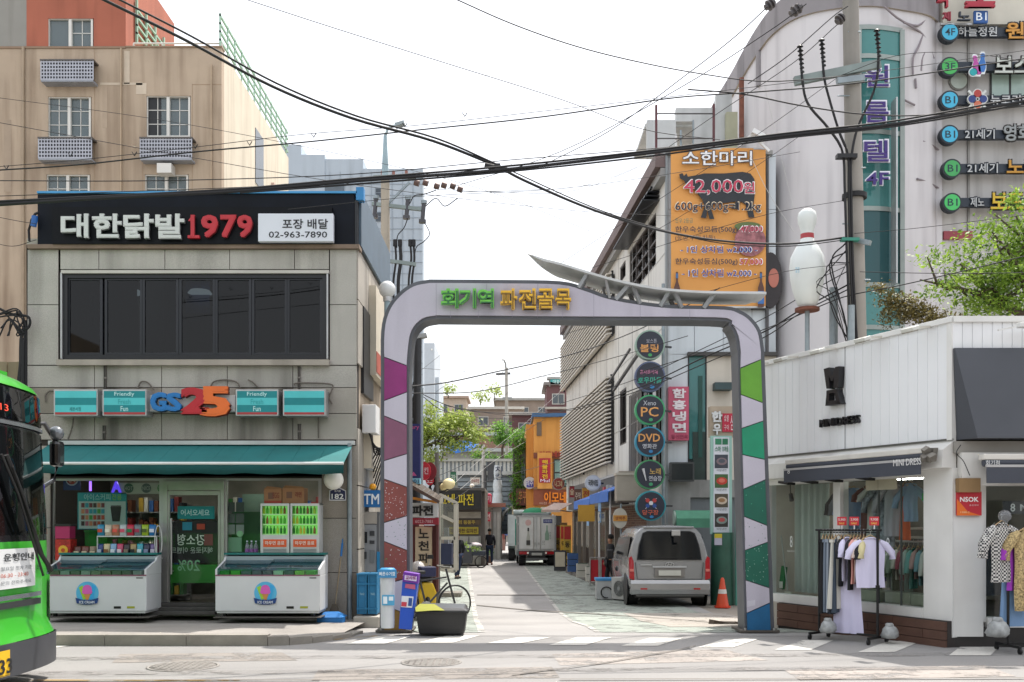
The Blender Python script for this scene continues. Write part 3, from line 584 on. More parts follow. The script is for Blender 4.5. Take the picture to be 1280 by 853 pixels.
def tubfreezer(px0, px1, pyt, pyb, Yf, lab, green=False):
    xa = (px0-CX)/F*Yf; xb = (px1-CX)/F*Yf; zt = H+(HY-pyt)/F*Yf; z0_ = .13
    t = Thing('ice_cream_freezer', lab, 'freezer', ((xa+xb)/2, Yf, z0_), group='ice cream freezers before the store'); w_ = (xb-xa)/2; h_ = H+(HY-(pyb))/F*Yf-z0_; hb = H+(HY-719)/F*Yf-z0_
    FW = mat('freezer_white', '#cfd1d3', .35, var=.04); top = zt-z0_+.02
    t.part('body', MB().xprism([(0,.09),(0,hb),(.015,hb),(.62,hb+.0),(.62,.09)], -w_, w_), FW, bevel=.012)
    t.part('base', MB().box(-w_+.02, w_-.02, .01, .6, .06, .22), mat('freezer_base', '#b9bcbc', .4), bevel=.006)
    t.part('end_panel', MB().xprism([(-.0,hb),(0.0,hb+.08),(.2,hb+.14),(.42,hb+.2),(.5,hb+.28),(.62,hb+.28),(.62,hb)], -w_, -w_+.03), FW)
    t.part('end_panel', MB().xprism([(-.0,hb),(0.0,hb+.08),(.2,hb+.14),(.42,hb+.2),(.5,hb+.28),(.62,hb+.28),(.62,hb)], w_-.03, w_), FW)
    t.part('back_panel', MB().xprism([(.5,hb),(.46,hb+.26),(.62,hb+.28),(.62,hb)], -w_+.03, w_-.03), mat('freezer_back', '#a9b6bd', .4))
    t.part('top_trim', MB().box(-w_, w_, .44, .63, hb+.282, hb+.31), C('#136b68'))
    t.part('display_glass', MB().box(-w_+.03, w_-.03, 0, .008, hb+.005, hb+.075), glass('freezer_glass', (.8,.88,.88)))
    t.part('sliding_lid', MB().xprism([(.0,hb+.075),(.0,hb+.09),(.46,hb+.2),(.46,hb+.185)], -w_+.03, .0), glass('lid_glass', (.6,.7,.74), ior=1.9)); t.part('sliding_lid', MB().xprism([(.0,hb+.085),(.0,hb+.1),(.46,hb+.215),(.46,hb+.2)], -.02, w_-.03), glass('lid_glass'))
    for s_ in (-1,1): t.part('lid_handle', MB().box(s_*w_*.5-.1, s_*w_*.5+.1, .13,.15,hb+.115,hb+.135), C('#3c4044'))
    t.part('rail', MB().box(-w_, w_, -.008, .0, hb-.012, hb+.004), C('#7d3f5a'))
    for k in range(9):
        m_ = C('#'+(random.choice(['4fae3a','8fcf5a','5b6a66','2f8a34','b6d8b0']) if green else random.choice(['8a8c72','6d6f60','9fa394','7a6d5c'])))  # right freezer: green and white reflection put into the pack colours
        t.part('ice_cream_pack', MB().box(-w_+.06+k*(2*w_-.12)/9, -w_+.04+(k+1)*(2*w_-.12)/9, .03,.35,hb+.002,hb+.06), m_)
    mb = MB()
    for k in range(26): mb.box(-w_+.08+k*.045, -w_+.08+k*.045+.03, .004, .008, .235, .26)
    t.part('vent_slots', mb, C('#4f5356'), kind='stuff')
    t.part('socket', MB().box(w_*.36,w_*.5,-.004,.01,.13,.165), BLACKP); t.part('badge', MB().box(w_*.62,w_*.77,-.004,.01,.135,.165), C('#9aa02c')); t.part('badge', MB().box(w_*.8,w_*.93,-.004,.01,hb-.05,hb-.035), C('#4a4d50'))
    for s_ in (-1,1):
        for y_ in (.08,.54): t.part('castor', MB().cyl((s_*(w_-.12)-.02,y_,.035),(s_*(w_-.12)+.02,y_,.035),.035), BLACKP)
    # emblem: blue disc, two lollies, cone, ribbon
    cx, cz = .02 if green else -.0, hb*.58; cx = (w_*-.04) if green else w_*-.16
    L = lambda nm, mb_, m_: t.part(nm, mb_, m_)
    L('emblem', MB().disc(cx, cz, .165, -.004, 0, 36), C('#58b4dc'))
    L('emblem_lolly', MB().prism([(cx-.125,cz+.08),(cx-.07,cz+.11),(cx-.0,cz-.08),(cx-.06,cz-.1)], -.008, -.004), C('#9acb3c')); L('emblem_lolly', MB().prism([(cx+.07,cz+.12),(cx+.13,cz+.1),(cx+.08,cz-.1),(cx+.02,cz-.08)], -.008, -.004), C('#39a7e0'))
    L('emblem_cone', MB().prism([(cx-.055,cz+.0),(cx+.055,cz+.0),(cx+.01,cz-.12),(cx-.01,cz-.12)], -.012, -.008), C('#c98a4a')); L('emblem_scoop', MB().disc(cx, cz+.05, .068, -.014, -.008, 20), C('#d560b4')); L('emblem_scoop', MB().disc(cx-.045, cz+.015, .03, -.0145, -.008, 14), C('#d560b4')); L('emblem_scoop', MB().disc(cx+.045, cz+.015, .03, -.0145, -.008, 14), C('#d560b4'))
    L('emblem_ribbon', MB().prism([(cx-.17,cz-.07),(cx-.06,cz-.1),(cx+.06,cz-.1),(cx+.17,cz-.07),(cx+.15,cz-.15),(cx+.06,cz-.17),(cx-.06,cz-.17),(cx-.15,cz-.15)], -.018, -.014), C('#1c3f7c'))
    t.text('emblem_print', 'ICE CREAM', cx-.11, cz-.155, cx+.11, cz-.115, -.018, C('#e8eef4'), .02, .003, local=True)
    return t
tubfreezer(56, 183, 701, 774, 14.55, 'left white ice cream freezer under the snack packets, behind the bus')
tubfreezer(269, 400, 696, 773, 14.55, 'right white ice cream freezer carrying two small drink fridges', True)
for s_, px in ((0,120),(1,334)): single('rubber_mat', ['dark rubber mat under the left ice cream freezer','dark rubber mat under the right ice cream freezer'][s_], 'mat', MB().box(-.78,.78,0,.7,0,.012), C('#57534f'), (P(px,0,14.5).x, 14.48, .13))
for i, (x0, x1) in enumerate([(325.5,361.5),(363,399)]):
    t = Thing('mini_fridge', ['left mini drinks fridge with green lit shelves on the right freezer','right mini drinks fridge with green lit shelves on the right freezer'][i], 'fridge', P((x0+x1)/2, 694, GY-.45), group='mini drinks fridges')
    FR = mat('fridge_frame', '#c5c8c8', .35, .2)
    for q in [(x0,629.5,x1,632.5),(x0,632.5,x0+2,694),(x1-2,632.5,x1,694),(x0+2,669,x1-2,692)]: t.bx('frame', *q, 0, .03, FR)
    t.bx('cabinet', x0, 629.5, x1, 694, .33, .36, FR); t.bx('side_panel', x0, 629.5, x0+.8, 694, .03, .33, FR); t.bx('side_panel', x1-.8, 629.5, x1, 694, .03, .33, FR); t.bx('top', x0, 629.5, x1, 631, .03, .33, FR)
    t.bx('back_light', x0+2, 632.5, x1-2, 669, .3, .31, mat('lime_light', '#8fd873', .5, var=.15, scale=12, emit=.35))
    for k, yy in enumerate((643.5, 656, 668.5)):
        t.bx('shelf', x0+2, yy-1, x1-2, yy+.2, .04, .3, mat('shelf_glow', '#bfe8a8', .5, emit=.12))
        for j in range(7):
            xx = x0+4+j*4.3; cc = random.choice(['2f8a1c','4fb02a','b8d83a','9a5a2a','3c9a30','d8c03a','2a7a24'])
            a_ = t.f.px(xx, yy-1, .08); s_ = .0175; t.part('bottle', MB().lathe([(s_*1.1,0),(s_*1.1,.075),(s_*.5,.095),(s_*.5,.115),(1e-4,.118)], (a_[0], .1, a_[1]), 8), C('#'+cc, .25))
    t.bx('pane', x0+2, 632.5, x1-2, 669, .012, .018, GLASS)
    t.bx('label_panel', x0+3.5, 674.5, x1-3.5, 684, -.006, 0, C('#d85a2c')); t.text('lettering', '마우면 음료', x0+6, 676.5, x1-6, 681.5, -.006, C('#f3e8dc'), .02, .003)
    for k in range(3): t.bx('grille', x0+3.5, 686.2+k*1.8, x1-3.5, 687.2+k*1.8, -.004, 0, C('#6d7274'))
for i, (x0, x1, y0) in enumerate([(330,352,611),(353,380,610)]):
    t = Thing('cardboard_box', ['brown cardboard box with a red base print on the left mini fridge','brown cardboard box with open flaps on the right mini fridge'][i], 'box', P((x0+x1)/2, 629.3, GY-.35)); CB = mat('cardboard', '#9a7250', .85, var=.12, scale=4)
    t.bx('carton', x0, y0, x1, 629.3, 0, .28, CB); t.poly('flap', [(x0,y0),(x0+4,y0-3),(x1-2,y0-1.5),(x1,y0)], .02, .03, CB); t.bx('print', x0+5, y0+5, x0+12, y0+13, -.004, 0, C('#6a4a38')); 
    t.text('print', '라면' if i else 'EGG', x1-11, y0+5, x1-3, y0+12, 0, C('#7c2a20'), .02, .003)
    if i == 0: t.bx('print', x0+.3, 626, x1-.3, 629, -.004, 0, C('#a03a2c'))
for i, x in enumerate([309,314.5,320]):
    a_ = P(x, 696, GY-.25); t = Thing('water_bottle', ['left','middle','right'][i]+' of the three clear water bottles beside the mini fridges', 'bottle', a_); t.part('bottle', MB().lathe([(.03,0),(.032,.12),(.03,.17),(.012,.2),(.012,.225),(1e-4,.226)], n=12), glass('bottle_clear', (.8,.85,.88), op=.25, opcol=(.5,.5,.6))); t.part('wrapper', MB().lathe([(.0335,.07),(.0335,.12)], n=12), C('#8a5a9a')); t.part('cap', MB().cyl((0,0,.226),(0,0,.245),.014), C('#c8d0e0'))
# pavement bits by the pier
t = Thing('blue_tub', 'low blue plastic tub with a faceted lid by the granite pier', 'tub', P(414, 781, 14.95)); BL = mat('blue_plastic', '#1c6fb4', .45, var=.1)
t.part('tub', MB().hprism([(-.19,-.14),(.19,-.14),(.21,0),(.19,.14),(-.19,.14),(-.21,0)], 0, .12), BL, bevel=.01); v = [(-.2,-.15,.12),(.2,-.15,.12),(.22,.15,.12),(-.22,.15,.12),(-.1,-.05,.19),(.1,-.05,.19),(.1,.08,.19),(-.1,.08,.19)]
t.part('lid', MB().add(v, [(0,3,2,1),(4,5,6,7),(0,1,5,4),(1,2,6,5),(2,3,7,6),(3,0,4,7)]), BL)
t = Thing('broom', 'broom with a blue grip leaning on the granite pier', 'broom', P(418, 765, 15.3)); t.part('stick', MB().tube([(0,0,0),(.1,.12,1.0)], .011), C('#9a8a70')); t.part('grip', MB().tube([(.085,.1,.85),(.1,.125,1.05)], .016), BL); t.part('grip', MB().tube([(.1,.125,1.05),(.103,.128,1.12)], .009), BL); t.part('brush', MB().add([(-.08,-.03,-.0),(.08,-.03,0),(.08,.03,0),(-.08,.03,0),(-.03,-.02,.12),(.03,-.02,.12),(.03,.02,.12),(-.03,.02,.12)], [(0,3,2,1),(4,5,6,7),(0,1,5,4),(1,2,6,5),(2,3,7,6),(3,0,4,7)]), C('#5a5040'))
# ---------------------------------------------------------------- street arch
AY = 13.8
A = Thing('street_arch', 'tall lilac street arch with dark edges and coloured facets spanning the alley mouth', 'arch', (P(720,0,AY).x, AY, 0))
def arc(p, k=5): return [(q.x, q.y) for q in spline([(x, y, 0) for x, y in p], k)]
outer = [(474.5,790)]+arc([(476,470),(476.4,414),(483.5,386),(497.5,367),(516,354),(537,349.5)],4)+arc([(537,349.5),(624,350),(700,351.6),(733,360),(758.6,369),(794,376),(840.7,381.4),(906,383),(925,388),(939,397),(951,414),(955.5,440)],4)[1:]+[(968,790)]
inner = [(512.5,790)]+arc([(511.5,470),(514.4,432.6),(518.6,414),(530,402),(546,398.5)],4)+arc([(546,398.5),(740,400),(894.7,401),(911,407),(919,421),(922,440)],4)[1:]+[(931,790)]
fo = [A.f.px(x, y) for x, y in outer]; fi = [A.f.px(x, y) for x, y in inner]
zb = 0.0; fo[0] = (fo[0][0], zb); fo[-1] = (fo[-1][0], zb); fi[0] = (fi[0][0], zb); fi[-1] = (fi[-1][0], zb)
ring = fo+fi[::-1]
AD = mat('arch_edge', '#53565c', .5, var=.15, scale=3, streak=.25, dirt='#9a9a98'); LIL = mat('arch_lilac', '#b9b5c2', .5, var=.05, scale=1.2, streak=.3, dirt='#8a8592', fine=.05)
A.part('frame', MB().prism(ring, 0, .42), AD)
def lerp_off(path, d):   # shift a pixel path inward by d
    out = []
    for i, p in enumerate(path):
        a = path[max(i-1,0)]; b = path[min(i+1,len(path)-1)]; dx, dy = b[0]-a[0], b[1]-a[1]; L = math.hypot(dx, dy) or 1
        out.append((p[0]-dy/L*d, p[1]+dx/L*d))
    return out
po = lerp_off(outer, 4.4); pi_ = lerp_off(inner, -4.4)
def inL(p): return p[1] < 446
top_o = [p for p in po if p[1] < 447]; top_i = [p for p in pi_ if p[1] < 456]
xl = lambda y: 925.3+(y-440)/350*9.3; xr = lambda y: 950.8+(y-440)/350*12.6
lil = [(480.5,446)]+top_o[0:]+[(xr(449),449)]+[(xl(459.5),459.5)]+top_i[::-1]+[(508,456.5)]
A.poly('panel', lil, -.03, 0, LIL)
SP = lambda n, c: mat(n, c, .55, var=.1, scale=4, streak=.25, fine=.06)
cols = {'purple': SP('facet_purple', '#83286b'), 'mauve': SP('facet_mauve', '#7c4d66'), 'red': SP('facet_red', '#7c3f3a'), 'lil': LIL, 'green': SP('facet_green', '#5f9a2e'), 'jade': SP('facet_jade', '#138a66'), 'dark': SP('facet_dark', '#0c5e4c'), 'blue': SP('facet_blue', '#13608f'), 'ochre': SP('facet_ochre', '#8a6a30')}
Lf = [(446.6,457.2),(501,490.3),(520,531.5),(576,567.5),(599,609),(653.5,645),(677,688),(731,723),(757,768),(790,790)]
for k, (c_, lab) in enumerate(zip(['purple','lil','mauve','lil','red','lil','red','lil','ochre'], ['bright purple facet','','dull mauve facet','','brick red facet spattered with paint','','brick red facet low on the post','','ochre foot facet'])):
    (a0, b0), (a1, b1) = Lf[k], Lf[k+1]; g_ = .6
    A.poly('facet', [(480.3,a0+g_),(508.3,b0+g_),(508.3,b1-g_),(480.3,a1-g_)], -.03, 0, cols[c_], label=lab or None)
Rf = [(460.5,449.5),(493.5,503.5),(535.5,526.5),(568.5,574.5),(611.5,600),(646,657),(688,678),(725.6,735),(766.5,754),(790,790)]
for k, (c_, lab) in enumerate(zip(['green','lil','jade','lil','dark','lil','dark','lil','blue'], ['leaf green facet','','jade green facet','','dark green facet','','spattered dark green facet','','deep blue foot facet'])):
    (a0, b0), (a1, b1) = Rf[k], Rf[k+1]; g_ = .6
    A.poly('facet', [(xl(a0),a0+g_),(xr(b0),b0+g_),(xr(b1),b1-g_),(xl(a1),a1-g_)], -.03, 0, cols[c_], label=lab or None)
# paint chips scattered on the lower posts
def chips(n, x0, x1, y0, y1, colr, seed):
    r_ = random.Random(seed); mb = MB()
    for _ in range(n):
        x, y = r_.uniform(x0, x1), r_.uniform(y0, y1); s_ = r_.uniform(.3, .9); a_ = r_.uniform(0, 3); p_ = [(x+math.cos(a_+q)*s_*u, y+math.sin(a_+q)*s_*u*1.2) for q, u in ((0,1),(1.3,.7),(2.6,1),(4.2,.6))]
        mb.prism([A.f.px(*q, -.03) for q in p_], -.032, -.029)
    A.part('paint_chips', mb, colr, kind='stuff')
chips(60, 481, 508, 602, 650, C('#c9c4c8'), 1); chips(26, 481, 508, 650, 690, C('#1f6a52'), 2); chips(20, 481, 508, 686, 720, C('#c9c4c8'), 3); chips(14, 481, 508, 690, 725, C('#2f9a5a'), 8)
chips(8, 931, 958, 600, 648, C('#4fae8e'), 4); chips(14, 931, 958, 652, 684, C('#135a4c'), 5); chips(40, 932, 960, 682, 730, C('#8fb8a8'), 6)
A.poly('sticker', [(934,752),(944,750),(944,757),(934,759)], -.034, -.03, C('#c4c2cc'))
# 3D lettering
GL, GD, OL, OD = C('#6cc04a', .35), C('#2c6a3a', .4), C('#e6b62e', .35), C('#7a5a18', .4)
for s_, x0, x1, cells, L_, D_ in (('회기역', 551, 618, [(551.5,573.5),(574,595.5),(597,617.5)], GL, GD), ('파전골목', 625, 713, [(625.5,646.5),(648.5,670),(671.5,692),(694,713.5)], OL, OD)):
    for ch, c_ in zip(s_, cells):
        yb = 386 if x0 < 600 else 388
        l_ = A.text('letter', ch, c_[0], 362.5, c_[1], yb, -.06, L_, .055, .08); A.text('letter_core', ch, c_[0]+1.0, 363.7, c_[1]-1.2, yb-1.2, -.147, D_, 0, .004, parent=l_)
for x in (563,598,640,672,703): A.bx('drip_mark', x, 388, x+.4, 397, -.0308, -.03, C('#9a94aa'))
for x, y0, y1 in ((545,355,397),(608,355,362),(672,355,362),(742,367,397),(800,381,398),(862,386,399)): A.bx('panel_seam', x, y0, x+.45, y1, -.0306, -.03, C('#858092'))
for px0, px1, yb in ((472,514,790),(926,971,791)):
    a_ = A.rect(px0, yb-4, px1, yb, 0); A.part('base_plate', MB().box(a_[0]-.02, a_[1]+.02, -.08, .5, 0, .03), mat('base_steel', '#5f5a54', .8, .3, var=.3))
    for xx in (a_[0]+.05, a_[1]-.05): A.part('anchor_bolt', MB().cyl((xx,-.05,.03),(xx,-.05,.06),.018,n=6), STEEL)
# silver wing on top of the arch
W_ = Thing('arch_wing', 'long curved silver wing canopy riding on struts above the arch', 'canopy', P(810, 372, AY-.1)); Yn, Yf = AY-.15, AY+.55
near = spline([(660,317,0),(678,323,0),(700,328.5,0),(733,338.5,0),(770,349,0),(817,358.5,0),(864,363,0),(910,364.3,0),(947,364.5,0),(958,365,0)], 3)
N_ = len(near); pts = []
for i, q in enumerate(near):
    t_ = i/(N_-1); wd = min(1, (i+.3)/6)*(1 if i < N_-3 else .8); x, z = P(q.x, q.y, Yn).x-W_.e.location.x, P(q.x, q.y, Yn).z-W_.e.location.z
    y0, y1 = -.05, -.05+(Yf-Yn)*wd; th = .028*min(1, (i+.2)/3)+.004
    pts.append([(x, y0, z), (x, y0, z-th), (x, (y0+y1)/2, z-th*1.6), (x, y1, z-th*.9), (x, y1, z+.0), (x, (y0+y1)/2, z+.02)])
mb = MB(); vs_ = [p for r_ in pts for p in r_]; m6 = 6
mb.add(vs_, [(i*m6+k, (i+1)*m6+k, (i+1)*m6+(k+1) % m6, i*m6+(k+1) % m6) for i in range(N_-1) for k in range(m6)]+[tuple(range(m6)), tuple(range((N_-1)*m6+5, (N_-1)*m6-1, -1))])
W_.part('blade', mb, mat('wing_silver', '#c2c4c4', .4, .25, var=.1, scale=2, streak=.2))
def wz(px): return float(np.interp(px, [q.x for q in near], [q.y for q in near]))
for a, b in [(724,734),(762,756),(770,786),(800,790),(826,836),(852,842),(880,892)]:
    for dy in (.0, .42):
        p0 = P(b, wz(b)+8, AY); p1 = P(a, float(np.interp(a, [x for x, y in outer[5:-1]], [y for x, y in outer[5:-1]]))+3, AY); o_ = W_.e.location
        W_.part('strut', MB().bar((p1.x-o_.x, dy+.1, p1.z-o_.z), (p0.x-o_.x, dy+.02, p0.z-o_.z+.04), .035, .055), mat('strut_grey', '#989a9c', .45, .4))
# ---------------------------------------------------------------- bus
BX = Thing('city_bus', 'bright green city bus entering at the left edge with a tall windscreen', 'bus', (-4.66, 8.78, 0))
BG = mat('bus_green', '#38a52a', .3, var=.03, scale=1, coat=.6); BB = mat('bus_black', '#0d0e10', .2, var=.1, coat=.5); BBM = mat('bus_bumper', '#3b3d42', .45, var=.1)
# front outline in plan: x as a function of y; cross-section rings at heights z
HW = 1.24
def plan(y, z):
    u = abs(y)/HW; x = .22*(1-u**2.6)-.0
    if u > .8: x -= .42*((u-.8)/.2)**2.2
    return x-max(0, (z-1.3))*.05+(.07 if z < .5 else 0)-max(0, z-2.72)**2*7
ysn = [-HW+2*HW*i/24 for i in range(25)]; ysn[0] = -HW; 
def band(name, zs, m, y0=-1, y1=1, off=0, **k):
    yy = [y for y in np.linspace(max(-HW, y0*HW), min(HW, y1*HW), 25)]
    mb = MB(); mb.sheet([(plan(y, z)+off, y*(1+off*.3)*(1-max(0, z-1.3)*.03-max(0, z-2.75)**2*1.6), z) for z in zs for y in yy], 25)
    me = mb.mesh(name, m); me.flip_normals() if False else None
    return BX.part(name, me, m, **k)
band('bumper', [.17,.2,.3,.42,.46], BBM, off=.02)
band('front_panel', [.46,.6,.8,1.0,1.2,1.34], BG)
band('windscreen_surround', [1.34,1.36,2.3,2.45,2.7,2.76], BB)
band('roof_cap', [2.74,2.8,2.86,2.92,2.97,3.0], BG, off=.015)
ws = band('windscreen', [1.4,1.6,2.0,2.36], glass('bus_glass', (.45,.48,.48), op=.0), -.93, .93, .012)
band('display_glass', [2.44,2.6,2.72], glass('bus_glass2', (.16,.17,.17), ior=1.7), -.9, .9, .015)
band('glass_trim', [2.385,2.42], mat('trim_chrome', '#9fa4a6', .25, .8), -.98, .98, .022)
band('chrome_strip', [.83,.87], mat('trim_chrome', '#9fa4a6', .25, .8), -.35, .5, .03)
BX.part('grille_strip', MB().box(.2,.245,-.5,.55,.755,.81), C('#2a2d2e'))
for s_ in (-1, 1):   # sides
    BX.part('side_panel', MB().box(-10.5, -.42, s_*HW-.02*s_, s_*HW, .3, 1.3), BG); BX.part('side_window', MB().box(-10.5, -.42, s_*HW-.02*s_, s_*(HW+.0), 1.3, 2.6), BB); BX.part('side_panel', MB().box(-10.5, -.42, s_*HW-.02*s_, s_*HW, 2.6, 2.93), BG)
    for xx in (-2.2, -8.2):
        w2 = BX.part('wheel', MB().cyl((xx, s_*(HW-.28), .48), (xx, s_*(HW+.0), .48), .48, n=24), BLACKP); BX.part('rim', MB().cyl((xx, s_*(HW-.1), .48), (xx, s_*(HW+.01), .48), .28, n=16), ALU, parent=w2)
BX.part('roof', MB().box(-10.5, -.32, -HW+.2, HW-.2, 2.9, 2.995), BG); BX.part('floor', MB().box(-10.5,-.3,-HW+.05,HW-.05,.35,.4), BLACKP); BX.part('rear_panel', MB().box(-10.52,-10.5,-HW,HW,.3,2.95), BG)
BX.part('dashboard', MB().box(-.75,-.25,-1.1,1.1,.9,1.38), C('#2b2d30')); BX.part('inner_bulkhead', MB().box(-2.6,-2.55,-1.2,1.2,.4,2.9), C('#5a5e60')); BX.part('driver_screen', MB().box(-2.5,-2.4,.1,.8,1.2,2.2), C('#a9adb0'))
BX.part('side_post', MB().box(-.55,-.4,HW-.1,HW-.02,.4,2.9), BB)
hl = band('headlight', [.5,.7,.9,1.0], mat('lamp_chrome', '#d5d9da', .12, .7, var=.2, scale=15), .84, .985, .03)
BX.part('headlight_lens', MB().box(-.05,.0,1.1,1.17,.55,.66), LAMPW)
# notice, badge, plate, LED text on the front
def ftext(nm, s_, y0, y1, z0, z1, off, m_, bold=.02):
    co, fs, be = text_raw(s_, bold); lo, hi = co.min(0), co.max(0); mb = MB()
    yy = y0+(co[:,0]-lo[0])/(hi[0]-lo[0])*(y1-y0); zz = z0+(co[:,1]-lo[1])/(hi[1]-lo[1])*(z1-z0)
    mb.add([(plan(yy[i], zz[i])+off, yy[i], zz[i]) for i in range(len(co))], fs); return BX.part(nm, mb, m_)
band('notice_board', [.93,1.28], C('#cfd1d2'), -.38, .37, .03)
ftext('notice_print', '운행안내', -.15, .42, 1.17, 1.24, .036, C('#33363a')); ftext('notice_print', '월요일 첫차 기준', -.2, .38, 1.09, 1.125, .036, C('#5a6068'), .0); ftext('notice_print', '06:30 - 23:40', -.2, .3, 1.03, 1.065, .036, C('#b0503c'), .0); ftext('notice_print', '문의 전화주세요', -.2, .36, .965, 1.0, .036, C('#5a6068'), .0)
ftext('badge', '버스', .56, .70, 1.06, 1.13, .012, C('#16301a')); band('plate', [.2,.42], C('#e0b21c'), -.62, -.18, .06); ftext('plate_print', '1233', -.6, -.2, .22, .35, .066, C('#1a1a1a'), .02); band('plate_rim', [.205,.21], C('#1a1a1a'), -.61, -.19, .067)
ftext('display_text', '1213', -.25, .08, 2.5, 2.56, .02, mat('led_red', '#c8402c', .4, emit=.8), .0)
wp = BX.part('wiper', MB().tube([(.31,.62,1.06),(.3,.4,1.25),(.285,.12,1.75),(.25,-.1,2.1)], .022), BLACKP); BX.part('wiper_blade', MB().tube([(.3,.48,1.02),(.31,.0,1.75),(.26,-.2,2.1)], .012), BLACKP, parent=wp); BX.part('wiper', MB().tube([(.315,.56,1.05),(.31,.25,1.5),(.28,-.05,2.0)], .011), BLACKP)
m1 = BX.part('mirror', MB().cbox((-.02,1.46,2.22), (.11,.17,.27)), BB, bevel=.04); BX.part('mirror_arm', MB().tube([(-.2,1.2,2.5),(-.1,1.35,2.52),(-.04,1.45,2.36)], .025), BB); BX.part('mirror', MB().ball((-.02,1.45,2.43), .075, 12), mat('mirror_grey', '#6c7074', .2, .5)); BX.part('mirror_arm', MB().tube([(-.02,1.46,2.1),(-.03,1.42,1.95),(-.1,1.25,1.85)], .02), BB)
# ---------------------------------------------------------------- things round the left arch post
t = Thing('cash_machine', 'grey cash machine under a blue ATM sign left of the arch', 'cash machine', (P(461,0,16.2).x, 16.2, gz(16.2)))
o_ = t.e.location
def T2(t, nm, x0, y0, x1, y1, v0, v1, m_, **k): return t.bx(nm, x0, y0, x1, y1, v0, v1, m_, **k)
t.bx('cabinet', 445, 640, 474, 780, .02, .9, C('#5b5d60')); t.bx('sign_board', 443, 613, 476, 634, -.06, .5, C('#1668a8')); t.text('lettering', 'ATM', 445, 617.5, 474, 630.5, -.06, C('#e6edf2'), .03, .01)
t.bx('fascia', 447, 656, 470.5, 715, 0, .02, mat('atm_grey', '#8b8e92', .5)); t.bx('fascia_top', 447, 640, 471, 655, 0, .02, C('#a09a92')); t.bx('screen', 449, 665, 459, 679, -.012, 0, C('#1b1f25', .2)); t.bx('keypad', 449, 690, 458, 699, -.03, 0, C('#2c2f33'))
t.bx('slot', 462, 664, 468, 670, -.012, 0, C('#35383c')); t.bx('slot', 462, 676, 468, 680, -.012, 0, C('#35383c')); t.bx('slot', 462, 688, 468, 704, -.012, 0, C('#6f7478')); t.bx('side_band', 471, 690, 475, 740, -.02, .3, C('#1877a8'))
t.part('beacon', MB().ball((P(466,609,16.2).x-o_.x, 0, P(466,609,16.2).z-o_.z), .06, 12), C('#e8a018', .3)); t.part('frame', MB().box(-.42,-.38,-.04,.0,0,2.2), C('#3b5a3a'))
for i, (x0, x1) in enumerate([(446,458.5),(459.5,471.5)]):
    t = Thing('plastic_crate', ['left tall teal blue crate below the cash machine','right tall teal blue crate below the cash machine'][i], 'crate', P((x0+x1)/2, 768, 15.2)); CBL = mat('crate_blue', '#1a6f9a', .5, var=.12)
    t.bx('body', x0, 717, x1, 768, 0, .35, CBL, bevel=.008)
    for yy in (717, 729, 760): t.bx('rib', x0-.3, yy, x1+.3, yy+2.2, -.02, 0, CBL)
    for xx in (x0+.3, x1-1.6): t.bx('rib', xx, 719, xx+1.3, 768, -.018, 0, CBL)
    t.text('print', 'Friendly', x0+4, 741, x1-3, 745, -.002, C('#9ac4d4'), .01, .003)
single('stone_block', 'low rough stone block under the teal crates', 'block', MB().box(-.2,.2,-.1,.3,-.05,.13), CONC, P(459, 781, 15.15), bevel=.02)
# white paste bin
def bin_(px0, px1, pyt, pyb, Y, name, label, c0, c1): 
    return Thing(name, label, 'bin', P((px0+px1)/2, pyb, Y))
t = bin_(474,495,712,785,13.3,'litter_bin','tall white round litter bin with a pale blue rim sign at the left arch foot',0,0); WB = mat('bin_white', '#c9cdd0', .4, var=.06)
rb = .095; t.part('body', MB().lathe([(rb*.92,0),(rb*.98,.04),(rb,.5),(rb*1.05,.6),(rb*1.05,.68)], n=24), WB); t.part('collar', MB().lathe([(rb*1.05,.68),(rb*1.15,.68),(rb*1.15,.78),(rb*.9,.8),(1e-4,.8)], n=24), C('#3f8fc0'))
t.bx('rim_sign', 472.5, 712.5, 495.5, 722.5, -.12, -.1, C('#3b86b8')); t.text('lettering', '빠른수거함', 474, 715, 494, 720, -.12, C('#e8f2f8'), .01, .003); t.bx('label', 477.5, 744, 493, 757, -.105, -.09, C('#4f9fc8')); t.bx('label', 479, 746, 484, 755, -.11, -.105, C('#dfeaf0')); t.bx('label', 486, 746, 491.5, 751, -.11, -.105, C('#dfeaf0')); t.part('window', MB().lathe([(rb*1.01,.56),(rb*1.03,.64)], n=24), C('#9a9a8c'))
t = Thing('litter_bin', 'leaning bright blue slim bin with pink and phone stickers at the left arch foot', 'bin', P(506, 787, 13.25)); BB2 = mat('bin_blue', '#1c4fb8', .4, var=.08)
t.poly('body', [(498.5,786),(514.5,787.5),(522,729),(503,726)], 0, .22, BB2, bevel=.01); t.poly('lid', [(503,727),(522,730),(523,718),(504.5,715)], -.02, .24, C('#6a2a9a')); t.poly('lid_label', [(505.5,725),(520.5,727),(521,721),(506,719)], -.03, -.02, C('#d8c8e8')); t.text('print', '교사로', 507, 719.5, 520, 725, -.032, C('#8a1f6a'), .02, .003)
t.poly('label', [(506,735),(519,737),(519,731),(507,730)], -.01, 0, C('#b85a7a')); t.poly('label', [(501,759),(515,760),(517,746),(502,745)], -.01, 0, C('#d5d9e0')); t.poly('label', [(510,757.5),(514.5,758),(515.5,748),(511,747.5)], -.014, -.01, C('#2a4a8a')); t.poly('label', [(501.5,758),(508,758.5),(508.5,753),(502,752.5)], -.014, -.01, C('#c03a4a'))
t = Thing('lidded_tub', 'large black plastic tub with a lid and a yellow cloth tucked under it', 'tub', P(553, 791.5, 13.45)); BT = mat('tub_black', '#1c1d1f', .5, var=.15)
x0, x1 = -.32, .32
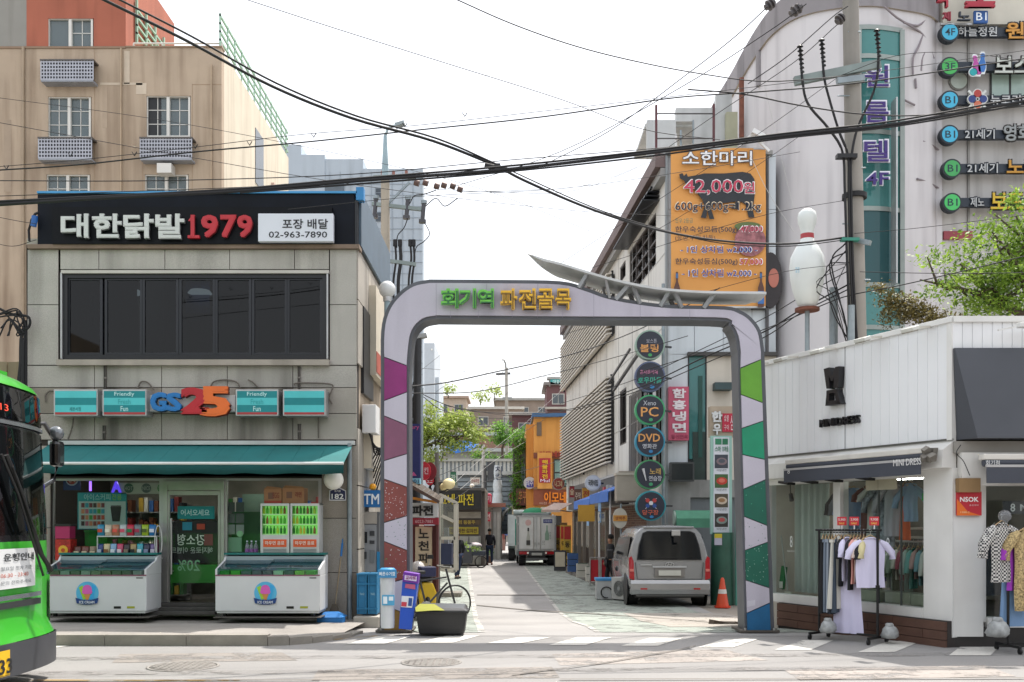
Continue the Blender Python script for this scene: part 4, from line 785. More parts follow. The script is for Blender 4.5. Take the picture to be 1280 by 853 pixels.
v = [(-.3,-.2,0),(.3,-.2,0),(.3,.2,0),(-.3,.2,0),(-.34,-.25,.31),(.34,-.25,.31),(.34,.25,.31),(-.34,.25,.31)]
t.part('tub', MB().add(v, [(0,3,2,1),(4,5,6,7),(0,1,5,4),(1,2,6,5),(2,3,7,6),(3,0,4,7)]), BT, bevel=.02); t.part('rim', MB().box(-.355,.355,-.265,.265,.29,.32), BT, bevel=.01)
v = [(-.36,-.27,.32),(.36,-.27,.32),(.34,.27,.34),(-.36,.27,.36),(-.3,-.2,.36),(.3,-.2,.35),(.3,.2,.38),(-.3,.2,.39)]
t.part('lid', MB().add(v, [(0,3,2,1),(4,5,6,7),(0,1,5,4),(1,2,6,5),(2,3,7,6),(3,0,4,7)]), mat('lid_black', '#2a2b2d', .35, var=.15), bevel=.02); t.part('cloth', MB().add([(-.33,-.29,.315),(-.1,-.29,.33),(.05,-.28,.33),(-.1,-.1,.40),(-.3,-.05,.40),(-.35,-.2,.36)], [(0,1,2,3,4,5)]), C('#8f9030', .8)); t.part('loop', MB().tube(spline([(-.34,-.05,.25),(-.42,-.08,.15),(-.4,-.1,.05),(-.32,-.1,.02)],4), .006), BLACKP)
# ---------------------------------------------------------------- tan apartment block behind the store
TY = 34.0
TB = Thing('apartment_block', 'tall tan apartment block with a salmon rooftop storey behind the store', 'building', (P(100,0,TY).x, TY, gz(TY)))
TAN = mat('tan_wall', '#b09e8a', .9, var=.12, scale=.6, streak=.5, bump=.15, dirt='#8f7a66', fine=.08); TAN_LIT = mat('tan_wall_sunlit', '#cfc5b2', .9, var=.07, scale=.6, streak=.3, bump=.15, dirt='#8f7f68'); SAL = mat('salmon_wall', '#a3604c', .9, var=.08, scale=.6, streak=.3, bump=.15); GRY = mat('block_grey', '#8c8a84', .9, var=.08, scale=.8, streak=.4, bump=.2)  # side wall paler than the front: sunlight on it put into the colour
z0 = 0; xL, xR, _, zt = TB.rect(-60, 60, 277, 655); zt = TB.f.px(0,60)[1]; xL = TB.f.px(-60,0)[0]; xR = TB.f.px(277,0)[0]
wins = [(60,23,117,77),(60,121,114.5,174),(183,120,238.5,173),(58,218,113,272),(181,218,236,272)]
for q in wins:      # wall pieces round the windows of the front
    pass
def wallholes(t, name, x0, x1, z0, z1, holes, v0, v1, m):
    xs_ = sorted(set([x0, x1]+[h[0] for h in holes]+[h[1] for h in holes])); zs_ = sorted(set([z0, z1]+[h[2] for h in holes]+[h[3] for h in holes])); mb = MB()
    for j in range(len(zs_)-1):
        run = None
        for i in range(len(xs_)-1):
            cx_, cz_ = (xs_[i]+xs_[i+1])/2, (zs_[j]+zs_[j+1])/2
            hole = any(h[0] < cx_ < h[1] and h[2] < cz_ < h[3] for h in holes)
            if not hole: run = [run[0] if run else xs_[i], xs_[i+1]]
            if (hole or i == len(xs_)-2) and run: mb.box(run[0], run[1], v0, v1, zs_[j], zs_[j+1]); run = None
    return t.part(name, mb, m)
hs = [TB.rect(*q) for q in wins]
wallholes(TB, 'front_wall', xL, xR, 0, zt, [h for h in hs if h[3] < zt], 0, .3, TAN)
xs1, xs2 = TB.f.px(33,0)[0], TB.f.px(157,0)[0]; ztop = TB.f.px(0,-60)[1]
wallholes(TB, 'upper_wall', xs1, xs2, zt, ztop, [hs[0]], .01, .3, SAL); TB.part('upper_wall', MB().box(xL, xs1, .02, .3, zt, ztop), GRY); TB.part('upper_wall', MB().box(xs2-.3, xs2, .3, 4.6, zt, ztop), SAL); TB.part('back_wall', MB().box(xL, xs2, 4.6, 4.9, zt, ztop), SAL)
TB.part('side_wall', MB().box(xR-.3, xR-.001, .3, 10.2, 0, zt-.02), TAN_LIT); TB.part('roof', MB().box(xL, xR-.3, .3, 10.2, zt-.3, zt-.02), CONC); TB.part('back_wall', MB().box(xL, xR-.31, 10.0, 10.3, 0, zt-.31), TAN)
zc = TB.f.px(0, 60)[1]; TB.part('parapet_cap', MB().box(xs2+.0, xR+.02, -.03, .33, zt, zt+.06), mat('cap_brown', '#8a7460', .8)); TB.part('ledge', MB().box(xL, xs2+.01, -.03, .0, zt-.03, zt+.04), MATS['cap_brown'])
TB.part('core', MB().box(xL, xR-.35, 1.6, 1.7, 0, zt-.31), INDARK); TB.part('core', MB().box(xL, xs2-.35, 1.6, 1.7, zt, ztop), INDARK)
WF = mat('window_frame_white', '#d3d1cb', .5, var=.06)
for k, q in enumerate(wins):
    h = TB.rect(*q, .1); mb = MB(); e_ = .07
    for b_ in [(h[0],h[1],h[2],h[2]+e_),(h[0],h[1],h[3]-e_,h[3]),(h[0],h[0]+e_,h[2]+e_,h[3]-e_),(h[1]-e_,h[1],h[2]+e_,h[3]-e_),((h[0]+h[1])/2-.05,(h[0]+h[1])/2+.05,h[2]+e_,h[3]-e_)]: mb.box(b_[0], b_[1], .04, .2, b_[2], b_[3])
    wo = TB.part('window', mb, WF); mid = (h[0]+h[1])/2
    for s_ in (0,1):
        a_, b_ = (h[0]+e_, mid-.05) if s_ == 0 else (mid+.05, h[1]-e_)
        TB.part('pane', MB().box(a_, b_, .12+.03*s_, .128+.03*s_, h[2]+e_, h[3]-e_), glass('flat_glass', (.45,.52,.54), op=.3, opcol=(.35,.42,.44)), parent=wo)
        if not (k == 0 and s_ == 0) :
            mb = MB(); mb.box((a_+b_)/2-.012, (a_+b_)/2+.012, .1+.03*s_, .115+.03*s_, h[2]+e_, h[3]-e_)
            for f_ in (.33,.66): mb.box(a_, b_, .1+.03*s_, .114+.03*s_, h[2]+(h[3]-h[2])*f_-.012, h[2]+(h[3]-h[2])*f_+.012)
            TB.part('glazing_bar', mb, WF, parent=wo)
        elif k == 0:
            mb = MB(); 
            for j in range(12): mb.box(a_, b_, .2, .22, h[2]+e_+.01+j*.105, h[2]+e_+.07+j*.105)
            TB.part('blind', mb, C('#6b6668'), parent=wo)
    if k in (1,3): TB.part('curtain', MB().box(mid+.3, h[1]-e_, .3, .33, h[2], h[3]), C('#c9cdc9'), parent=wo)
    if k in (2,): TB.part('dark_opening', MB().box(h[0]+e_, h[0]+.5, .105, .11, h[2]+e_, h[3]-e_), C('#15161a'), parent=wo)
for k, q in enumerate([(52,77,117,103),(49,174,115,201),(176,174,240,201)]):
    h = TB.rect(*q, -.35); mb = MB(); mb.box(h[0], h[1], -.4, -.0, h[2]+.0, h[2]+.06); pl = TB.part('planter_guard', mb, C('#8c9098'))
    g_ = MB(); n_ = 18
    for i in range(n_+1): g_.box(h[0]+(h[1]-h[0])*i/n_-.018, h[0]+(h[1]-h[0])*i/n_+.018, -.4, -.385, h[2]+.06, h[3])
    for j in range(6): g_.box(h[0], h[1], -.399, -.386, h[2]+.06+(h[3]-h[2]-.06)*j/5.5, h[2]+.06+(h[3]-h[2]-.06)*j/5.5+.045)
    TB.part('mesh_panel', g_, mat('guard_grey', '#a7aab4', .5, var=.08), parent=pl, kind='stuff'); TB.part('back_plate', MB().box(h[0],h[1],-.34,-.33,h[2]+.06,h[3]-.03), C('#55575f'), parent=pl); TB.part('rail', MB().box(h[0]-.03,h[1]+.03,-.42,.0,h[3],h[3]+.05), C('#55504c'), parent=pl)
TB.part('pipe', MB().cyl((TB.f.px(30,0)[0],-.06,0),(TB.f.px(30,0)[0],-.06,zt),.05), C('#9a8872'))
for px, y0, y1 in [(118,60,240),(240,105,240),(178,170,240)]: TB.bx('joint', px, y0, px+.6, y1, -.006, 0, C('#9a8268'))
TB.bx('patch', 155, 64, 162, 105, -.008, 0, C('#bfb09c')); TB.bx('patch', 125, 103.5, 178, 106.5, -.008, 0, C('#bfb09c')); TB.bx('patch', 170, 104, 183, 118, -.008, 0, C('#bfb09c')); TB.bx('joint', 240, 105.5, 277, 106.2, -.006, 0, C('#9a8268'))
for px, y0, y1 in [(150,60,240),(263,80,240)]: TB.bx('pipe', px, y0, px+1.6, y1, -.12, -.03, C('#a8947c'))
TB.bx('air_conditioner', 196, 218-14, 214, 216, -.4, -.0, WF); TB.bx('stain', 5, 150, 14, 240, -.006, 0, C('#9a8874')); TB.bx('stain', 128, 108, 134, 160, -.006, 0, C('#a6937e'))
# rooftop rails
RLW, RLG = C('#d2d0c8'), C('#8fb09a')
rl = Thing('roof_railing', 'thin white rail along the front edge of the tan roof', 'railing', (0, TY, gz(TY)+zt)); 
a_, b_ = P(165,52,TY).x, P(276,52,TY).x
rl.part('top_rail', MB().cyl((a_,.15,.22),(b_,.15,.22),.03), RLW); 
for px in (165,201,276): rl.part('post', MB().cyl((P(px,0,TY).x,.15,0),(P(px,0,TY).x,.15,.22),.03), RLW)
rl = Thing('roof_railing', 'pale green slatted railing down the sunlit side of the tan roof', 'railing', (-9.95, TY, gz(TY)+zt-.0))
for k in range(4): rl.part('rail', MB().box(-.06,-.0,.0,10.3,.25+.28*k,.32+.28*k), RLG)
for k in range(12): rl.part('post', MB().box(-.05,.0,.9*k,.9*k+.05,0,1.2), RLG)
rl = Thing('roof_railing', 'pale green railing high on the salmon storey side', 'railing', (xs2+TB.e.location.x, TY, gz(TY)+ztop-3.0))
for k in range(4): rl.part('rail', MB().box(.04,.1,.8,4.6,.6+.28*k,.66+.28*k), RLG)
for k in range(5): rl.part('post', MB().box(.03,.1,.8+.9*k,.88+.9*k,.3,1.8), RLG)
sw = Frame((xR+TB.e.location.x, TY, gz(TY)), math.pi/2); 
for k, (y0, y1) in enumerate([(175,228)]):
    u0, z_0 = sw.px(319, y1); u1, z_1 = sw.px(329, y0); TB.part('side_window', MB().box(xR-.01, xR+.02, u0, u1, z_0, z_1), C('#3a4248', .2)); 
TB.part('side_rib', MB().box(xR, xR+.12, 7.0, 10.2, 0, zt-2.2), mat('side_pink', '#cbb0a4', .9, var=.06)); 
# grey blue towers beyond
GB = mat('grey_blue_wall', '#a9b4be', .85, var=.05, scale=.3, streak=.2, bump=.1); 
T6 = Thing('office_tower', 'stepped grey blue tiled tower behind the left utility pole', 'building', (P(450,0,62).x, 62, gz(62)))
for i, (x0, x1, yt) in enumerate([(340,376.5,181),(376.5,406,193.5),(406,454,199),(454,528.5,211)]): T6.bx('wing', x0, yt, x1-.02, 670, .0 if i % 2 else .03*i, 12 if i < 3 else 1.2, GB)
mbj = MB()
for yy in range(230, 640, 14): a_ = T6.rect(406, yy, 528.5, yy+.6); mbj.box(a_[0], a_[1], -.03, 0, a_[2], a_[3])
for xx in range(412, 528, 13): a_ = T6.rect(xx, 215, xx+.6, 655); mbj.box(a_[0], a_[1], -.032, 0, a_[2], a_[3])
T6.part('tile_joint', mbj, C('#8d98a2'), kind='stuff')
for y0 in (235,265,296,327,357): 
    wo = T6.bx('window', 469, y0, 477.5, y0+12, -.05, .0, C('#6f7a84')); T6.bx('pane', 470, y0+1, 476.6, y0+5.4, -.06, -.05, C('#3a434c', .2), parent=wo); T6.bx('pane', 470, y0+6.4, 476.6, y0+11.2, -.06, -.05, C('#3a434c', .2), parent=wo)
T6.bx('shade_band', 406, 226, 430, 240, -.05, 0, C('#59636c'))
T7 = Thing('office_tower', 'pale distant tower seen through the arch beside the black lamp post', 'building', (P(538,0,105).x, 105, gz(105))); T7.bx('wing', 527, 429, 543, 670, 0, 9, mat('pale_tower', '#b8bfc6', .85, var=.04)); T7.bx('beacon', 539, 436, 540.5, 438, -.1, 0, LAMPW); T7.part('side_wing', MB().box(T7.f.px(543,0)[0], T7.f.px(543,0)[0]+.4, 1, 8, 0, T7.f.px(0,470)[1]), MATS['pale_tower'])
# metal shed sliver left of the store
t = Thing('metal_fence', 'tan corrugated metal fence left of the store with cable tangle', 'fence', (-8.6, 16.6, .1)); 
for k in range(14): t.part('sheet', MB().box(-1.4+k*.16, -1.4+k*.16+.145, -.02*(k % 2), .03, 0, 4.1), mat('tan_metal', '#8f8268', .6, .2, var=.1, streak=.4))
t = Thing('cable_tangle', 'black cable tangle coiled at the left corner of the store', 'cables', P(20, 400, GY-.2))
for k in range(9): t.part('cable', MB().tube(spline([(random.uniform(-.4,-.1),0,random.uniform(-.3,.25)), (random.uniform(-.1,.15),-.03,random.uniform(-.2,.2)), (random.uniform(.0,.2),-.02,random.uniform(-.25,.1)), (random.uniform(.05,.14),0,-.3), (random.uniform(.0,.12),0,-.8-random.uniform(0,.6))], 4), .012), CABLE)
t.part('cable', MB().tube(spline([(-.6,0,.35),(-.1,0,.1),(.18,0,.05),(.2,0,-.1),(.05,0,-.2)],5), .022), CABLE); t.part('standpipe', MB().cyl((.12,.05,-1.6),(.12,.05,.0),.03), CABLE)
# ---------------------------------------------------------------- dress shop on the right corner
DA = math.atan2(-3.3, 1.42); DL = 3.593
DS = Thing('dress_shop', 'low white clad corner shop selling dresses on the right', 'building', (3.94, 15.4, 0), DA)
WS = mat('white_cladding', '#e2e4e6', .5, .0, var=.04, scale=.8, streak=.12, dirt='#9a9890'); WT = mat('white_trim', '#d8d8d5', .5, var=.05, streak=.15, dirt='#9a9488'); WP = mat('plaster_white', '#d2d1cd', .8, var=.06, streak=.25, bump=.1, dirt='#8a8478')
f = DS.f
# heights along the left facade (local x 0 far .. DL near)
zt = 4.0; zp0 = 2.52; zf = 2.18
def rib(t, x0, x1, z0, z1, v, step=.155):
    mb = MB(); n = int((x1-x0)/step); st = (x1-x0)/n
    for i in range(n):
        a = x0+i*st; mb.add([(a,v,z0),(a+st-.012,v,z0),(a+st-.012,v,z1),(a,v,z1)], [(0,1,2,3)]); mb.add([(a+st-.012,v,z0),(a+st-.006,v+.012,z0),(a+st-.006,v+.012,z1),(a+st-.012,v,z1)], [(0,1,2,3)]); mb.add([(a+st-.006,v+.012,z0),(a+st,v,z0),(a+st,v,z1),(a+st-.006,v+.012,z1)], [(0,1,2,3)])
    t.part('cladding', mb, WS, kind='stuff')
rib(DS, -.35, DL-.07, zp0, zt-.05, -.0)
DS.part('wall_core', MB().box(-.35, DL-.1, .02, .2, zf, zt-.05), GROUT)
DS.part('coping', MB().box(-.4, DL+.0, -.035, .22, zt-.05, zt+.02), WT, bevel=.006); DS.part('corner_trim', MB().box(DL-.08, DL, -.02, .05, zp0, zt-.051), WT)
DS.part('joint_trim', MB().box(1.72, 1.735, -.006, .0, zp0, zt-.05), C('#a2a4a6'))
DS.part('fascia', MB().xprism([(-.0,zp0),(.0,zp0-.02),(-.16,zp0-.12),(-.18,zf+.02),(-.18,zf),(.1,zf),(.1,zp0)], -.4, DL+.0), WP)
DS.part('shadow_gap', MB().box(-.35, DL, -.012, .01, zp0-.006, zp0+.02), C('#55544f'))
# posts and sill of the shop windows
sz0 = .42
for x0, x1 in ((-.25,.08),(1.52,1.66),(3.16,DL+.02)): DS.part('post', MB().box(x0, x1, -.03, .12, .12 if x0 > 3 else sz0-.1, zf), WT)
DS.part('window_sill', MB().box(.08, 3.16, -.05, .14, sz0-.1, sz0+.02), WT); DS.part('head_rail', MB().box(.081, 3.159, -.02, .12, zf-.09, zf-.001), WT)
DS.part('pane', MB().box(.08,1.52,.03,.038,sz0+.02,zf-.09), GLASS); DS.part('pane', MB().box(1.66,3.16,.03,.038,sz0+.02,zf-.09), GLASS); DS.part('mullion', MB().box(2.32,2.333,.02,.05,sz0+.02,zf-.09), C('#4a4f4d')); DS.part('mullion', MB().box(2.72,2.73,.02,.05,sz0+.02,zf-.09), C('#4a4f4d'))
for x in (.7,): pass
PLK = mat('plank_brown', '#5b4034', .75, var=.2, scale=3, bump=.2, fine=.15)
for j in range(3):
    cuts = [.42,1.25,2.3,3.25,3.6] if j % 2 else [.42,.9,1.8,2.75,3.6]
    for a, b in zip(cuts, cuts[1:]): DS.part('plank', MB().box(a+.004, b-.004, -.14, -.10, -.02+j*.112, .085+j*.112), PLK)
DS.part('plinth', MB().box(-.3,.42,-.12,.1,-.1,sz0-.1), mat('plinth', '#b0a99f', .9, var=.15, streak=.5, bump=.2)); DS.part('plinth', MB().box(.42,3.6,-.10,.1,-.1,sz0-.101), C('#2a2320')); DS.part('junction_box', MB().box(-.15,.0,-.2,-.12,.0,.2), C('#6d6a64'))
# right facade, facing the road
R0 = DS.f.loc((5.36,12.1,0))
DR = Frame((5.36, 12.1, 0), 0)
t2 = Thing('dress_shop', 'road facing front of the white dress shop with a blank dark sign', 'building', (5.36, 12.1, 0))
rib(t2, .0, 4.6, 3.62, zt-.05, .0, .12); t2.part('coping', MB().box(.0,4.7,-.035,.22,zt-.05,zt+.02), WT); t2.part('wall_core', MB().box(.02,4.6,.02,.2,zf,zt-.051), GROUT)
SB = mat('blank_board', '#42454c', .5, var=.06); t2.part('sign_board', MB().add([(.0,-.05,3.63),(4.5,-.05,3.63),(4.5,-.05,2.52),(.17,-.28,2.52),(.0,.02,3.63),(4.5,.02,3.63),(4.5,.02,2.52),(.05,.02,2.52),(4.5,-.28,2.52)], [(0,3,8,1),(3,7,6,8),(0,4,7,3),(0,1,5,4),(1,8,6,5)]), SB)
t2.part('soffit', MB().box(.0,4.6,-.06,.1,2.36,2.5), mat('soffit', '#8f8c86', .8, var=.1)); t2.part('fascia', MB().box(.06,4.6,-.1,.1,zf-.22,2.36), WP)
t2.part('post', MB().box(-.0,.36,-.02,.14,.13,zf-.2), WT); t2.part('post', MB().box(.36,.42,.04,.14,.3,zf-.2), WT); t2.part('window_sill', MB().box(.42,4.6,-.02,.14,.24,.36), WT); t2.part('pane', MB().box(.42,4.6,.06,.068,.36,zf-.22), GLASS); t2.part('mullion', MB().box(1.35,1.38,.05,.09,.36,zf-.22), DARKF)
t2.part('plinth', MB().box(-.0,4.6,.0,.15,-.05,.24), C('#2c2a29')); t2.part('electric_box', MB().box(.02,.28,-.12,-.02,1.88,2.05), mat('old_box', '#8a6f4c', .8, var=.2)); t2.part('floor', MB().hprism([(.1,.16),(4.6,.16),(4.6,4.4),(-1.2,4.4),(-1.2,3.2)], .2, .24), MATS['shop_floor']); t2.part('roof', MB().hprism([(.1,.2),(4.6,.2),(4.6,4.6),(-1.3,4.6),(-1.3,3.3)], 3.75, 3.8), CONC)
t2.part('ceiling', MB().hprism([(.1,.16),(4.6,.16),(4.6,4.4),(-1.25,4.4),(-1.25,3.0)], 2.2, 2.22), MATS['ceiling']); t2.part('back_wall', MB().box(-1.3,4.6,4.4,4.5,0,3.75), mat('shop_back', '#aaa89e', .9, var=.1)); t2.part('side_wall', MB().box(4.6,4.7,0,4.5,0,3.74), WP); t2.part('inner_wall', MB().box(.9,.94,1.2,4.4,.24,2.2), mat('shop_dim', '#5d5c56', .9, var=.15))
t2.part('mullion', MB().box(2.3,2.33,.05,.09,.36,zf-.22), DARKF)
# logo and name on the cladding
def DT(px0, py0, px1, py1, v=0): return DS.rect(px0, py0, px1, py1, v)
L = Thing('shop_emblem', 'black angular emblem above the black shop name on white cladding', 'sign', DS.e.location, DA)
EB = mat('emblem_black', '#1c1c20', .35, var=.05)
def LP(pts, v0=-.1, v1=0, nm='shape'): return L.part(nm, MB().prism([DS.f.px(x, y, 0) for x, y in pts], v0, v1), EB)
LP([(1036.5,462),(1043,460),(1047,471),(1051,459.5),(1056,458.5),(1054.8,485),(1049,486),(1049.2,472),(1047.5,477),(1046,477),(1043,470),(1044,486.5),(1040,486.5)])
LP([(1040,489),(1053.5,486.5),(1054,491),(1040,493)]); LP([(1040,493),(1043.5,492.6),(1043,503),(1038.6,508)]); LP([(1050,491.6),(1054,491),(1057.5,505),(1052.5,506)]); LP([(1038.6,508),(1041,502),(1055,500.5),(1057.5,505.5)])
L.text('lettering', 'MINI', 1027.5, 524, 1045.5, 533.5, 0, EB, .015, .05); L.text('lettering', 'DRESS', 1048.5, 520.5, 1076.5, 530.8, 0, EB, .015, .05)
for i, (px, py) in enumerate([(957,457),(994,449),(1041,439),(1098,424.5),(1158,412)]):
    x, z = DS.f.px(px, py, -.05); t = Thing('flood_lamp', ['first','second','third','fourth','fifth'][i]+' small white sign lamp from the left along the white parapet', 'lamp', Vector(DS.e.location)+Vector((f.c*x-f.s*-.02, f.s*x+f.c*-.02, z)), DA, 'sign lamps on the white parapet')
    t.part('head', MB().cbox((-.0,-.3,-.02), (.2,.12,.05), (.3,0,0)), mat('lamp_housing', '#c9c9c2', .4), bevel=.01); t.part('lens', MB().cbox((0,-.3,-.05), (.17,.1,.012), (.3,0,0)), C('#8f8a80')); t.part('arm', MB().bar((.02,-.25,.0),(.04,0,.03),.025), C('#bdbab0'))
t = Thing('flood_lamp', 'white sign lamp above the dark blank board near the right edge', 'lamp', (6.1,12.08,3.87)); t.part('head', MB().cbox((.1,-.2,.0), (.32,.1,.06)), WT, bevel=.01); t.part('arm', MB().bar((-.3,-.2,-.06),(-.05,-.1,.0),.02), WT)
# awnings
NAVYF = mat('awning_navy', '#3f434d', .7, var=.08)
def small_awning(lab, loc, a, x0, x1, ztop, drop, proj, cassette=True):
    t = Thing('retracted_awning', lab, 'awning', loc, a)
    t.part('cassette', MB().box(x0, x1, -proj, -proj+.14, ztop-.07, ztop), mat('cassette_white', '#cac7c0', .5), bevel=.012)
    t.part('fabric_roll', MB().cyl((x0+.02,-proj+.05,ztop-.1),(x1-.02,-proj+.05,ztop-.1),.05), NAVYF); t.part('front_bar', MB().box(x0+.02,x1-.02,-proj-.04,-proj,ztop-.16,ztop-.13), C('#a9a8a8'))
    t.part('valance', MB().box(x0+.02,x1-.02,-proj-.035,-proj-.025,ztop-.16-drop,ztop-.16), NAVYF); return t
t = small_awning('retracted navy awning reading MINI DRESS over the left window of the white shop', DS.e.location, DA, DS.f.px(981,585,-.32)[0], DS.f.px(1155,575,-.32)[0], 2.43, .17, .32)
t.text('lettering', 'MINI DRESS', 1117, 573.5, 1152, 582, -.356, C('#d9d9d9'), .015, .003); t.text('lettering', '8', 984.5, 586, 987.5, 592.5, -.356, C('#d9d9d9'), .0, .003)
for k in range(6): t.part('bracket', MB().cbox((DS.f.px(1160,572,-.3)[0]+random.uniform(-.08,.1),-.3+random.uniform(-.05,.12),2.33+random.uniform(-.08,.06)), (.06,.08,.09), (random.random(),random.random(),0)), mat('bracket_grey', '#77736c', .5, .3))
for x in (.75,1.25,1.75,2.35): t.part('arm_end', MB().cbox((x,-.22,2.1), (.22,.14,.035), (0,.15,0)), BLACKP)
t = small_awning('retracted navy awning with Korean branch name over the right door of the white shop', t2.e.location, 0, .23, 4.3, 2.33, .19, .3)
t.text('lettering', '회기점', 1232, 575.5, 1249.5, 582, -.336, C('#c6c8c8'), .01, .003)
t = Thing('security_sign', 'red and orange security company plate on the white corner post', 'sign', (5.38,12.07,1.6)); t.part('plate', MB().box(-.0,.30,-.03,0,.0,.29), C('#b51a2c')); t.part('plate_orange', MB().prism([(-.0,.0),(.29,.0),(.13,.05),(.0,.2)], -.034, -.03), C('#dc6a1c')); t.text('lettering', 'NSOK', .035,.165,.26,.225, -.03, C('#f0e6e6'), .05, .003, local=True); t.text('lettering', '출동경비', .15,.115,.26,.135, -.03, C('#e0c0c0'), .0, .003, local=True); t.text('lettering', '1588-2', .04,.03,.15,.05, -.034, C('#f0d0a0'), .0, .003, local=True)
single('hanging_wire', 'thin black wire dangling over the white corner fascia', 'wire', MB().tube(spline([(0,0,.25),(-.06,-.02,.15),(.02,-.03,.05),(.1,-.02,-.12)],5), .005), CABLE, (5.4,11.98,2.2))
t = Thing('shop_sign', 'dark strip sign reading MINI with an outline cat emblem inside the right door glass', 'sign', (6.05,12.25,1.62)); t.part('board', MB().box(0,1.0,0,.03,0,.16), C('#33353c')); t.text('lettering', 'MINI', .2,.04,.52,.12, 0, C('#d5d7da'), .01, .004, local=True); t.text('lettering', '8', .08,.03,.14,.13, 0, C('#d5d7da'), .01, .004, local=True)
for i, (x, lab) in enumerate([(.55,'small white emblem sticker on the far curtained window of the white shop'),(2.5,'small white emblem sticker on the near window of the white shop')]):
    t = Thing('sticker', lab, 'sticker', DS.e.location, DA); t.text('print', '8', x-.03, 1.15, x+.03, 1.32, .028, C('#d8dcda'), .0, .003, local=True); t.text('print', 'mini dress', x-.09, 1.08, x+.09, 1.11, .028, C('#c8ccca'), .0, .003, local=True)
# curtain, blinds, shelves and clothes inside
def wtop(name, lab, cat, x, v, z=0): return Thing(name, lab, cat, Vector(DS.e.location)+Vector((f.c*x-f.s*v, f.s*x+f.c*v, z)), DA)
CUR = mat('curtain', '#a9b3ac', .8, var=.06)
t = wtop('curtain', 'long pale green curtain behind the far window of the white shop', 'curtain', .5, .45)
mb = MB(); xs_ = np.linspace(-.42, .42, 60); mb.sheet([(x, .035*math.sin(x*42)+.01*math.sin(x*90), z) for z in (.45,1.2,2.1) for x in xs_], 60); t.part('cloth', mb, CUR); t.part('rail', MB().cyl((-.45,0,2.12),(.45,0,2.12),.012), ALU)
t = wtop('broom', 'small broom and green dustpan leaning in the far window corner', 'broom', .12, .18, .42); t.part('handle', MB().tube([(.0,0,.9),(.16,.0,.05)], .01), C('#9aa09a')); t.part('dustpan', MB().cbox((.02,.02,.25),(.1,.04,.35),(0,.2,0)), C('#1c6a3a')); t.part('label_print', MB().cbox((.0,-.005,.14),(.08,.01,.1)), C('#c8c8c0')); t.part('brush', MB().cbox((.19,0,.03),(.16,.05,.03)), C('#b0b0a0'))
t = wtop('spot_lamp', 'small black spot lamp hanging in the far window of the white shop', 'lamp', .42, .12, 1.95); t.part('head', MB().cyl((0,0,0),(.05,-.02,-.1),.03,.035), BLACKP); t.part('stem', MB().cyl((0,0,0),(-.01,0,.14),.008), BLACKP)
t = wtop('wall_shelf', 'white wall shelf with folded dark clothes behind the far window', 'shelf', 1.05, .95, .42)
for z in (.35,.72,1.05,1.35): t.part('shelf_board', MB().box(-.25,.35,-.12,.2,z,z+.025), WT)
for z, n_, m_ in ((.375,4,'#2c3444'),(.745,5,'#1e1f24'),(1.075,3,'#8a8f94')):
    for k in range(n_): t.part('folded_cloth', MB().box(-.12,.14,-.1,.12,z+.03*k,z+.026+.03*k), C(m_ if k % 2 == 0 else '#3c4a5c', .9), bevel=.006)
